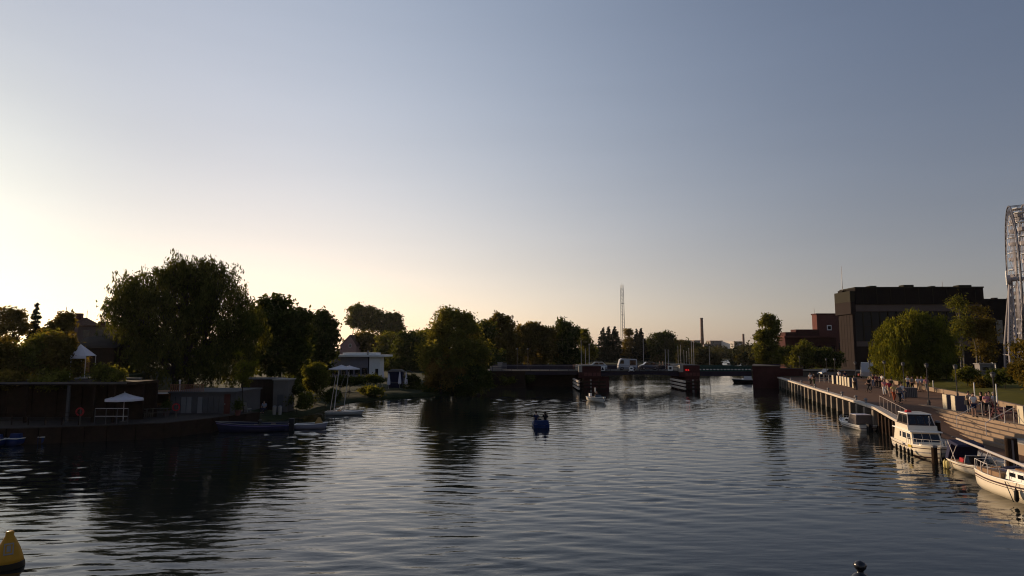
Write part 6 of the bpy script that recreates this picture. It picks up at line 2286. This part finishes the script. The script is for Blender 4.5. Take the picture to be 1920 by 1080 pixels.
PM = {}
ALL = ['pel', 'spi', 'che', 'nec', 'hea', 'top'] + [k + n for n in 'LR' for k in ('sh', 'el', 'wr', 'ha', 'hi', 'kn', 'an', 'to')]
for kind in ('stand', 'walk', 'talk', 'sit'):
    J = pose(kind)
    body = sub_skin(J, ALL, 0, 'pel', 'body')
    add_fingers(body, J)
    shirt = sub_skin(J, ['pel', 'spi', 'che', 'shL', 'elL', 'shR', 'elR'], .022, 'che', 'shirt', {'elL': ('shL', .75), 'elR': ('shR', .75)})
    trous = sub_skin(J, ['pel', 'hiL', 'knL', 'anL', 'hiR', 'knR', 'anR'], .018, 'pel', 'trousers', {'anL': ('knL', .9), 'anR': ('knR', .9)})
    shorts = sub_skin(J, ['pel', 'hiL', 'knL', 'hiR', 'knR'], .024, 'pel', 'shorts', {'knL': ('hiL', .85), 'knR': ('hiR', .85)})
    sho = []
    for n in 'LR':
        a, b_ = Vector(J['an' + n]), Vector(J['to' + n])
        bk = a + (a - b_).normalized() * .05
        mb = MB()
        d = (b_ - a)
        d.z = 0
        d.normalize()
        sd2 = Vector((-d.y, d.x, 0))
        zb = a.z - .085
        e = b_ + d * .07
        P = [bk - sd2 * .035, bk + sd2 * .035, e + sd2 * .045, e - sd2 * .045]
        zt_ = b_.z - .045 - zb
        P0 = [Vector((p.x, p.y, zb + (0 if i < 2 else zt_))) for i, p in enumerate(P)]
        P1 = [p + Vector((0, 0, .1 if i < 2 else .055)) for i, p in enumerate(P0)]
        mb.hexa(P0 + P1)
        me = bpy.data.meshes.new('shoe')
        me.from_pydata(mb.v, [], mb.f)
        sho.append(me)
    PM[kind] = dict(body=body, shirt=shirt, trousers=trous, shorts=shorts, shoes=sho, hair=hair_mesh(J), longhair=hair_mesh(J, True))
    body.materials.append(M_SKIN)
    for me in [shirt, trous, shorts] + sho + [PM[kind]['hair'], PM[kind]['longhair']]:
        me.materials.append(M_SKIN)

CL = {'white': (.70, .67, .63), 'black': (.014, .014, .016), 'navy': (.02, .025, .06), 'red': (.38, .035, .05), 'pink': (.48, .20, .22), 'grey': (.16, .155, .15), 'olive': (.08, .08, .04),
      'denim': (.05, .07, .13), 'beige': (.38, .28, .18), 'brown': (.09, .05, .03), 'yellow': (.52, .38, .14), 'rust': (.30, .07, .03), 'maroon': (.16, .03, .04), 'pale_blue': (.30, .34, .40)}
HAIR = {'dark': (.015, .010, .008), 'brown': (.06, .03, .015), 'fair': (.25, .16, .07), 'grey': (.25, .23, .21)}


def setm(o, m):
    o.material_slots[0].link = 'OBJECT'
    o.material_slots[0].material = m


def person(loc, rz, kind, top, bottom, hair, label, shorts=False, long=False, scale=1.0, group='people on the promenade', shoe='black', parent=None):
    t = thing('person', label, 'person', loc, rz, group)
    t.scale = (scale, scale, scale)
    P = PM[kind]
    link('body', P['body'], t)
    setm(link('shirt', P['shirt'], t), mat('cloth_' + top, CL[top], .85, .12, 6))
    setm(link('shorts' if shorts else 'trousers', P['shorts' if shorts else 'trousers'], t), mat('cloth_' + bottom, CL[bottom], .85, .12, 6))
    for s in P['shoes']:
        setm(link('shoe', s, t), mat('cloth_' + shoe, CL[shoe], .7, .12, 6))
    setm(link('hair', P['longhair' if long else 'hair'], t), mat('hair_' + hair, HAIR[hair], .6, .2, 8))
    return t


def pp(px, py, z=2.01):
    return G(px, py, z)


def bag(t, side, col, z=.75):
    MB().frusm(side * .22 - .07, side * .22 + .07, -.14, .16, z, z + .34, .02, .02, .02).build('bag', mat('cloth_' + col, CL[col], .85), t)
    MB().path([(side * .22, -.12, z + .34), (side * .1, -.05, 1.42), (side * .22, .13, z + .34)], .012, 4).build('bag_strap', mat('cloth_' + col, CL[col], .85), t)


# strolling group
person(pp(1659, 742), 2.6, 'walk', 'pink', 'white', 'brown', 'person in pink top and white trousers at the back left of the strolling group', long=True)
person(pp(1668, 745), 3.0, 'walk', 'red', 'beige', 'dark', 'person in bright red shirt and bare legs in the strolling group', shorts=True)
person(pp(1677, 754), 2.9, 'walk', 'yellow', 'rust', 'fair', 'person in pale yellow top and rust trousers in the strolling group')
person(pp(1687, 757), 3.2, 'walk', 'grey', 'black', 'dark', 'person in grey shirt and black trousers nearest in the strolling group')
person(pp(1692, 752), 3.4, 'walk', 'white', 'denim', 'brown', 'person in white top and jeans right behind the strolling group')
person(pp(1672, 738), 3.0, 'stand', 'olive', 'black', 'dark', 'person in olive top half hidden behind the strolling group')
# walkers farther away
person(pp(1630, 736), .5, 'walk', 'black', 'black', 'fair', 'fair haired person in black striding past the lamp post left of the willow')
person(pp(1520, 723), 2.9, 'walk', 'white', 'black', 'dark', 'person in white top near the far quay edge, left of a couple')
person(pp(1526.5, 724), 3.1, 'walk', 'brown', 'olive', 'dark', 'person in brown top near the far quay edge, right of a couple')
person(pp(1603, 731), .2, 'stand', 'grey', 'brown', 'brown', 'person in grey standing beside the last block of the far row')
for i, (px, py, tp, bt, k, lb_) in enumerate(((1638, 726, 'black', 'denim', 'talk', 'person in black with jeans in the dark cluster under the willow'), (1644, 727, 'maroon', 'black', 'stand', 'person in maroon top in the dark cluster under the willow'),
                                            (1650, 728, 'navy', 'black', 'talk', 'person in navy top in the dark cluster under the willow'), (1655, 727, 'white', 'black', 'stand', 'person in white top at the right end of the dark cluster under the willow'))):
    person(pp(px, py), 2.0 + i, k, tp, bt, 'dark', lb_)
person(pp(1585, 717), 3.0, 'stand', 'navy', 'denim', 'dark', 'person in navy standing behind the middle of the far row of blocks')
person(pp(1574, 716), 2.4, 'walk', 'white', 'navy', 'dark', 'person in white shirt and navy trousers behind the far row of blocks')
# by the gap in the wall
person(pp(1722, 734), 3.0, 'stand', 'white', 'beige', 'fair', 'tall person all in pale clothes standing at the gap in the low wall')
person(pp(1729, 734), 2.6, 'walk', 'pale_blue', 'beige', 'grey', 'person in pale blue bending past the gap in the low wall')
person(pp(1738, 735), 2.9, 'walk', 'pink', 'grey', 'brown', 'person in pink and grey beside the end of the low wall', long=True)
person(pp(1703, 731), 3.3, 'talk', 'white', 'navy', 'dark', 'person in white top near the lamp post behind the strolling group')
person(pp(1711, 733), 3.0, 'stand', 'grey', 'black', 'dark', 'person in grey top and black trousers right of the lamp post behind the strolling group')
# group at the right
t = person(pp(1818, 777), 3.3, 'stand', 'beige', 'grey', 'dark', 'person in beige with a dark shoulder bag left of the white shirted person')
bag(t, 1, 'black')
person(pp(1827, 781), 2.9, 'stand', 'white', 'navy', 'brown', 'person in white shirt and navy shorts above the seating steps', shorts=True)
person(pp(1842, 778), 1.2, 'talk', 'black', 'black', 'dark', 'person with long dark hair all in black near the pink topped person', long=True)
person(pp(1852, 780), 2.7, 'talk', 'pink', 'black', 'brown', 'person in pink top and black trousers left of the nearest lamp post', long=True)
person(pp(1857, 777), 2.2, 'stand', 'olive', 'black', 'dark', 'person in olive top just left of the nearest lamp post')
person(pp(1865.5, 779), 3.6, 'stand', 'white', 'maroon', 'grey', 'grey haired person in white top right beside the nearest lamp post')
# seated person on the left bank, with a chair
sp = Vector((X(496, 750, 63), 63, 0.55))
ct = thing('garden_chair', 'dark garden chair under the seated person by the dark shed', 'chair', sp, math.pi)
MB().bx(-.22, .22, -.2, .25, .36, .40).build('seat', M_DARK, ct)
MB().bx(-.22, .22, -.26, -.21, .40, .85).build('backrest', M_DARK, ct)
for sx in (-.2, .2):
    for sy in (-.2, .22):
        MB().bx(sx - .02, sx + .02, sy - .02, sy + .02, 0, .36).build('leg', M_DARK, ct)
person(sp, math.pi, 'sit', 'pale_blue', 'navy', 'dark', 'person in pale shirt sitting before the dark shed on the left bank', group='people on the left bank')
# pedal boat crew and boatman
for dx, tp, lb_, lg in ((-.41, 'navy', 'dark person on the left seat of the blue pedal boat', False), (.41, 'black', 'long haired person on the right seat of the blue pedal boat', True)):
    p = pedal_t.location + Vector((dx, -.45, .2))
    person(p, .05, 'sit', tp, 'denim', 'dark', lb_, long=lg, group='people on the water')
p = motor_t.location + Vector((.1, .95, .12))
person(p, math.pi + .25, 'sit', 'brown', 'navy', 'dark', 'dark clothed person steering the small white motor boat', group='people on the water')
for i, (px, lb_) in enumerate(((1237, 'left of two dim people walking over the bridge beside the square sign'), (1243, 'right of two dim people walking over the bridge beside the square sign'))):
    person((X(px, 690, 113.4), 113.4, 3.12), 1.4, 'walk', ('grey', 'beige')[i], 'black', 'dark', lb_, group='people on the bridge')

# ================================================================== promenade furniture
M_BLK_SHADE = mat('block_shaded_face', (0.10, 0.09, 0.11), .8, .15, 1, .2)  # darkened for the faces turned from the sun, shade put into the colour
M_BLK_LIT = mat('block_sunlit_end', (0.58, 0.50, 0.36), .8, .1, 1, .2)  # same block made pale where the sun strikes its end, painted sunlight


def gblock(px, py, label, w_=.95, dp=.42, h=1.2, rz=-.12, group='upright blocks on the promenade'):
    p = G(px, py, 2.005)
    t = thing('display_block', label, 'block', p, rz, group)
    MB().bx(0.06, w_, -dp / 2 + .0, dp / 2, 0, h).build('core', M_BLK_SHADE, t)
    MB().bx(0, .06, -dp / 2 - .02, dp / 2 + .02, 0, h + .02).build('sunlit_end', M_BLK_LIT, t)  # thin plate carrying the painted sunlight of the end face
    return t


for i, (px, py) in enumerate(((1561.5, 719.5), (1570, 720.5), (1575.5, 721.5), (1580.5, 722.5), (1585.5, 723.5), (1591, 725), (1600, 727.5))):
    gblock(px, py, ('first', 'second', 'third', 'fourth', 'fifth', 'sixth', 'seventh')[i] + ' upright sunlit ended block in the far row, counted from the left lamp post', w_=.42, dp=.5)
t = gblock(1772, 767, 'left one of two tall sunlit ended grey blocks behind the lamp post', w_=.7, dp=.55)
t = gblock(1788, 770, 'right wider one of two sunlit ended grey blocks, with a blue panel', w_=1.15, dp=.5)
MB().bx(.78, 1.05, -.27, -.25, .1, .8).build('blue_panel', mat('blue_panel', (.05, .07, .13), .6, .1, 2), t)
gblock(1915, 796, 'sunlit ended block cut by the right edge of the picture', w_=.9, dp=.5)
# thin posts on top of the terrace
for px, py, hh, lb_ in ((1856.5, 787, 1.0, 'thin white post on top of the seating steps, left one'), (1884.5, 793, 1.05, 'thin white post on top of the seating steps, right one')):
    p = G(px, py, 2.03)
    t = thing('terrace_post', lb_, 'post', p, 0, 'thin white posts above the steps')
    MB().tube((0, 0, 0), (0, 0, hh), .035, .03).build('shaft', M_WSTEEL, t)
    MB().lathe([(.07, 0), (.06, .05)], 8).build('base', M_WSTEEL, t)
    MB().lathe([(.04, hh), (.045, hh + .03), (.01, hh + .05)], 8).build('cap', M_WSTEEL, t)
for px, py, h, d, lb_ in ((1827, 733, 1.55, 57, 'slim sunlit white post on the lawn behind the white shirted person'), (1868, 730, 1.6, 54, 'slim sunlit white post on the lawn beside the nearest lamp post'),
                          (1750, 726, .9, 74, 'short sunlit white post behind the low wall near the hedge')):
    x = X(px, py, d)
    z0 = rh(d, max(.3, x - interp(RWL, d)))[2]
    t = thing('lawn_post', lb_, 'post', (x, d, z0 - .02), 0, 'slim white posts on the lawn')
    MB().tube((0, 0, 0), (0, 0, h), .05, .045, 8).build('shaft', M_WHITE, t)
    MB().lathe([(.055, h), (.05, h + .06), (.01, h + .08)], 8).build('cap', M_WSTEEL, t)
# picnic table with benches
t = thing('picnic_table', 'dark reddish picnic table right of the nearest lamp post', 'table', G(1880, 784, 2.01), .2)
M_PTAB = mat('maroon_timber', (.11, .045, .05), .7, .2, 3, .2)
for k in range(4):
    MB().bx(-.75, .75, -.36 + k * .18, -.20 + k * .18, .70, .74).build('plank', M_PTAB, t)
for sy in (-.68, .68):
    MB().bx(-.75, .75, sy - .13, sy + .13, .42, .46).build('seat', M_PTAB, t)
for sx in (-.55, .55):
    MB().bx(sx - .04, sx + .04, -.72, .72, .36, .42).build('cross_beam', M_PTAB, t)
    MB().hexa([(sx - .04, -.5, 0), (sx + .04, -.5, 0), (sx + .04, -.4, 0), (sx - .04, -.4, 0), (sx - .04, -.2, .7), (sx + .04, -.2, .7), (sx + .04, -.1, .7), (sx - .04, -.1, .7)]).build('leg', M_PTAB, t)
    MB().hexa([(sx - .04, .4, 0), (sx + .04, .4, 0), (sx + .04, .5, 0), (sx - .04, .5, 0), (sx - .04, .1, .7), (sx + .04, .1, .7), (sx + .04, .2, .7), (sx - .04, .2, .7)]).build('leg', M_PTAB, t)
t = thing('steel_chair', 'small dark chair right of the reddish picnic table', 'chair', G(1896, 785, 2.01), -.4)
MB().bx(-.2, .2, -.2, .2, .42, .45).build('seat', M_DARK, t)
MB().bx(-.2, .2, .18, .21, .55, .9).build('backrest', M_DARK, t)
for sx in (-.18, .18):
    for sy in (-.18, .18):
        MB().tube((sx, sy, 0), (sx, sy, .9 if sy > 0 else .42), .014).build('leg', M_DARK, t)
# dark bin near the lamp, dark low planters in the gap
t = thing('grey_kiosk_box', 'grey ribbed box beside the lamp post behind the strolling group', 'box', G(1706, 745, 2.01), -.15)
MB().bx(-.6, .6, -.3, .3, 0, .95).build('body', M_GREYP, t)
for k in range(7):
    MB().bx(-.57 + k * .17, -.52 + k * .17, -.33, -.3, .05, .92).build('slat', M_STEEL, t)
MB().bx(-.64, .64, -.36, .36, .95, 1.0).build('lid', M_STEEL, t)
# metal barrier at the far end
p = G(1537, 717, 2.01)
p2 = G(1563, 718, 2.01)
t = thing('metal_barrier', 'grey tubular barrier near the dark parked car', 'barrier', p)
dv = p2 - p
for k in range(4):
    MB().tube(dv * (k / 3), dv * (k / 3) + Vector((0, 0, 1.2)), .04).build('post', M_STEEL, t)
for h in (.35, .75, 1.18):
    MB().tube((0, 0, h), dv + Vector((0, 0, h)), .035).build('rail', M_STEEL, t)
# minibus
t = car('minibus', 'white minibus with a sunlit nose parked left of the golden willow', 'minibus', (X(1627, 700, 101), 101, 2.35), 4.8, 2.55,
        [(-2.4, .32), (2.4, .32), (2.4, 2.3), (2.25, 2.5), (-1.3, 2.55), (-1.55, 2.45), (-2.25, 1.35), (-2.42, 1.0)], M_VAN, rz=.55, wd=1.95,
        win=([(-1.95, 1.4), (-1.05, 1.4), (-1.05, 2.2), (-1.5, 2.2)], [(-.9, 1.4), (.6, 1.4), (.6, 2.2), (-.9, 2.2)], [(.75, 1.4), (2.2, 1.4), (2.2, 2.2), (.75, 2.2)]))
t.rotation_euler = (0, 0, math.pi / 2 - .55)
t = thing('red_planter', 'low red trough of flowers in front of the minibus', 'planter', G(1619, 705, 2.3), .1)
MB().bx(-.9, .9, -.25, .25, 0, .4).build('trough', mat('red_trough', (.25, .05, .04), .7, .15, 2), t)
nr = np.random.RandomState(77)
c_ = nr.normal(size=(260, 3)) * (.42, .12, .1) + (0, 0, .5)
me = leaves(c_, .08 * nr.uniform(.6, 1.3, 260), .6, nr)
me.materials.append(LM_BROWN)
link('flowers', me, t)
# green climbing frame under the willow
gp = Vector((X(1666, 705, 95), 95, rh(95, 3)[2]))
t = thing('climbing_frame', 'green tubular climbing frame under the golden willow', 'climbing frame', gp)
w_ = X(1690, 705, 95) - X(1666, 705, 95)
for sx in (0, w_):
    for sy in (-.7, .7):
        MB().tube((sx, sy, 0), (sx, 0, 1.75), .05).build('leg', M_GREEN, t)
MB().tube((-.1, 0, 1.75), (w_ + .1, 0, 1.75), .05).build('top_bar', mat('bright_green_paint', (.05, .16, .06), .5, .1, 2), t)
for k in (.35, .65):
    MB().path([(w_ * k - .2, 0, 1.72), (w_ * k - .2, 0, .5), (w_ * k + .2, 0, .5), (w_ * k + .2, 0, 1.72)], .018, 4).build('swing', M_DARK, t)

# ================================================================== left bank furniture
def open_parasol(loc, r, h, label, name='parasol', sag=.32, group=None, m=M_CANVW):
    t = thing(name, label, 'parasol', loc, 0, group)
    n = 8
    P = [(0, 0, h)]
    for rr_, zz in ((.5, -sag * .62), (1.0, -sag * 1.0)):
        for i in range(n):
            a = 2 * math.pi * i / n + .2
            P.append((r * rr_ * math.cos(a), r * rr_ * math.sin(a), h + zz * r))
    for i in range(n):
        a = 2 * math.pi * i / n + .2
        P.append((r * 1.005 * math.cos(a), r * 1.005 * math.sin(a), h - sag * r - .16))
    Fc = [(0, 1 + i, 1 + (i + 1) % n) for i in range(n)]
    for q in (1, 1 + n):
        Fc += [(q + i, q + n + i, q + n + (i + 1) % n, q + (i + 1) % n) for i in range(n)]
    MB().add(P, Fc).build('canopy', m, t)
    MB().tube((0, 0, 0), (0, 0, h + .08), .03).build('pole', M_WSTEEL, t)
    MB().lathe([(.3, 0), (.28, .07), (.05, .12)], 10).build('base', M_CONCD, t)
    rb_ = MB()
    for i in range(n):
        a = 2 * math.pi * i / n + .2
        rb_.tube((0, 0, h - .04), (r * .97 * math.cos(a), r * .97 * math.sin(a), h - sag * r - .03), .012, None, 4)
    rb_.build('ribs', M_WSTEEL, t)
    return t


d_ = 49.8
open_parasol((X(233, 750, d_), d_, 1.15), 1.42, Z(736, d_) - 1.15, 'large open white parasol on the dock left of the cafe', sag=.34)
d_ = 88
open_parasol((X(640, 700, d_), d_, .85), 1.75, Z(684, d_) - .85, 'open pale parasol on the lawn, left and nearer of the overlapping pair', sag=.3, group='open parasols on the lawn')
d_ = 90
open_parasol((X(655, 700, d_), d_, .85), 1.5, Z(685, d_) - .85, 'open pale parasol on the lawn, right and farther of the overlapping pair', sag=.3, group='open parasols on the lawn')


def closed_parasol(px, top, bot, d, label):
    z0 = gz_left(px, d)
    t = thing('parasol', label, 'parasol', (X(px, 710, d), d, z0), 0, 'closed parasols on the lawn')
    h = Z(top, d) - z0
    n = 9
    P, Fc = [], []
    prof = [(.05, h), (.12, h * .86), (.22, h * .55), (.27, h * .34), (.16, h * .28)]
    mbp_ = MB()
    for r, z in prof:
        for i in range(n * 2):
            a = math.pi * i / n
            rr_ = r * (1 if i % 2 else .62)
            P.append((rr_ * math.cos(a), rr_ * math.sin(a), z))
    N = n * 2
    for j in range(len(prof) - 1):
        for i in range(N):
            Fc.append((j * N + i, j * N + (i + 1) % N, (j + 1) * N + (i + 1) % N, (j + 1) * N + i))
    mbp_.add(P, Fc).build('folded_canopy', mat('bright_white_canvas', (.80, .76, .80), .8, .06, 2), t)
    MB().tube((0, 0, 0), (0, 0, h + .1), .03).build('pole', M_WSTEEL, t)
    MB().lathe([(.28, 0), (.25, .08)], 8).build('base', M_CONCD, t)


closed_parasol(729, 700, 726, 97, 'closed white parasol, leftmost of three on the lawn')
closed_parasol(749.5, 697, 726, 97.5, 'closed white parasol, middle of three on the lawn')
closed_parasol(761.5, 698, 722, 98.5, 'closed white parasol, rightmost of three on the lawn')
closed_parasol(718, 689, 704, 101, 'closed white parasol standing alone by the pavilion porch')
t = thing('bar_tent', 'dark blue bar tent behind the three closed parasols', 'tent', (X(741, 710, 101), 101, gz_left(741, 101)))
zt = Z(697, 101) - t.location.z
MB().bx(-1.2, 1.2, 0, 1.8, 0, zt).build('wall', M_NAVY, t)
MB().frusm(-1.35, 1.35, -.2, 2, zt, zt + .35, .5, .5, .5).build('roof', M_GREYP, t)
MB().bx(-.9, .9, -.12, -.02, .8, .9).build('counter', M_STEEL, t)
t = thing('arched_swing', 'pale arched garden swing right of the closed parasols', 'garden swing', (X(766, 705, 100.5), 100.5, gz_left(766, 100.5)))
zt = Z(695, 100.5) - t.location.z
pts = [(.75 * math.cos(a), 0, zt - .7 + .7 * math.sin(a)) for a in np.linspace(math.pi, 0, 9)]
MB().path(pts, .05).build('arch', M_STEEL, t)
for sx in (-.75, .75):
    MB().tube((sx, 0, 0), (sx, 0, zt - .7), .05).build('post', M_STEEL, t)
MB().bx(-.5, .5, -.2, .2, .45, .5).build('seat', M_WOOD, t)
for sx in (-.45, .45):
    MB().tube((sx, 0, .5), (sx * .9, 0, zt - .1), .015).build('rope', M_DARK, t)
# two pale curved garden chairs by the cafe, a low fence block by the river trees
for px, rz, lb_ in ((447, .5, 'left pale curved chair on the dock behind the blue motorboat'), (464, -.4, 'right pale curved chair on the dock behind the blue motorboat')):
    d = 57.2
    t = thing('curved_chair', lb_, 'chair', (X(px, 775, d), d, 1.14), rz, 'curved chairs on the dock')
    sh_ = [(0, .25, .42), (0, 0, .36), (0, -.22, .42), (0, -.34, .75), (0, -.36, 1.0)]
    sm = MB()
    for a, b in zip(sh_[:-1], sh_[1:]):
        sm.hexa([(-.24, a[1], a[2] - .02), (.24, a[1], a[2] - .02), (.24, b[1], b[2] - .02), (-.24, b[1], b[2] - .02), (-.24, a[1], a[2] + .02), (.24, a[1], a[2] + .02), (.24, b[1], b[2] + .02), (-.24, b[1], b[2] + .02)])
    sm.build('shell', M_CONC, t)
    for sx in (-.2, .2):
        for sy in (-.2, .2):
            MB().tube((sx, sy, 0), (sx, sy, .38), .018).build('leg', M_STEEL, t)
d = 113.5
t = thing('pump_house', 'small pale pump house with a slatted side at the left end of the bridge approach', 'hut', (X(934, 690, d), d, 3.11))
h = Z(680, d) - 3.11
MB().bx(-.1, .75, 0, 1.2, 0, h).build('wall', M_CONC, t)
MB().bx(-1.5, -.1, 0, 1.0, 0, h * .55).build('low_wall', M_CONC, t)
for k in range(6):
    MB().bx(.8 + k * .14, .87 + k * .14, 0, .06, 0, h).build('slat', M_STEEL, t)
MB().bx(-.2, .85, -.1, 1.3, h, h + .07).build('roof', M_STEEL, t)
HAZE = 0.00004
# ================================================================== haze
hm = bpy.data.materials.new('haze')
hm.use_nodes = True
hn = hm.node_tree
hn.nodes.remove(hn.nodes['Principled BSDF'])
pv = hn.nodes.new('ShaderNodeVolumePrincipled')
pv.inputs['Color'].default_value = (0.93, 0.90, 0.88, 1)
pv.inputs['Density'].default_value = HAZE
pv.inputs['Anisotropy'].default_value = 0.35
hn.links.new(pv.outputs[0], hn.nodes['Material Output'].inputs['Volume'])
hb = MB().bx(-4500, 4500, -200, 5500, -3.5, 60).build('haze', hm)
hb['kind'] = 'stuff'
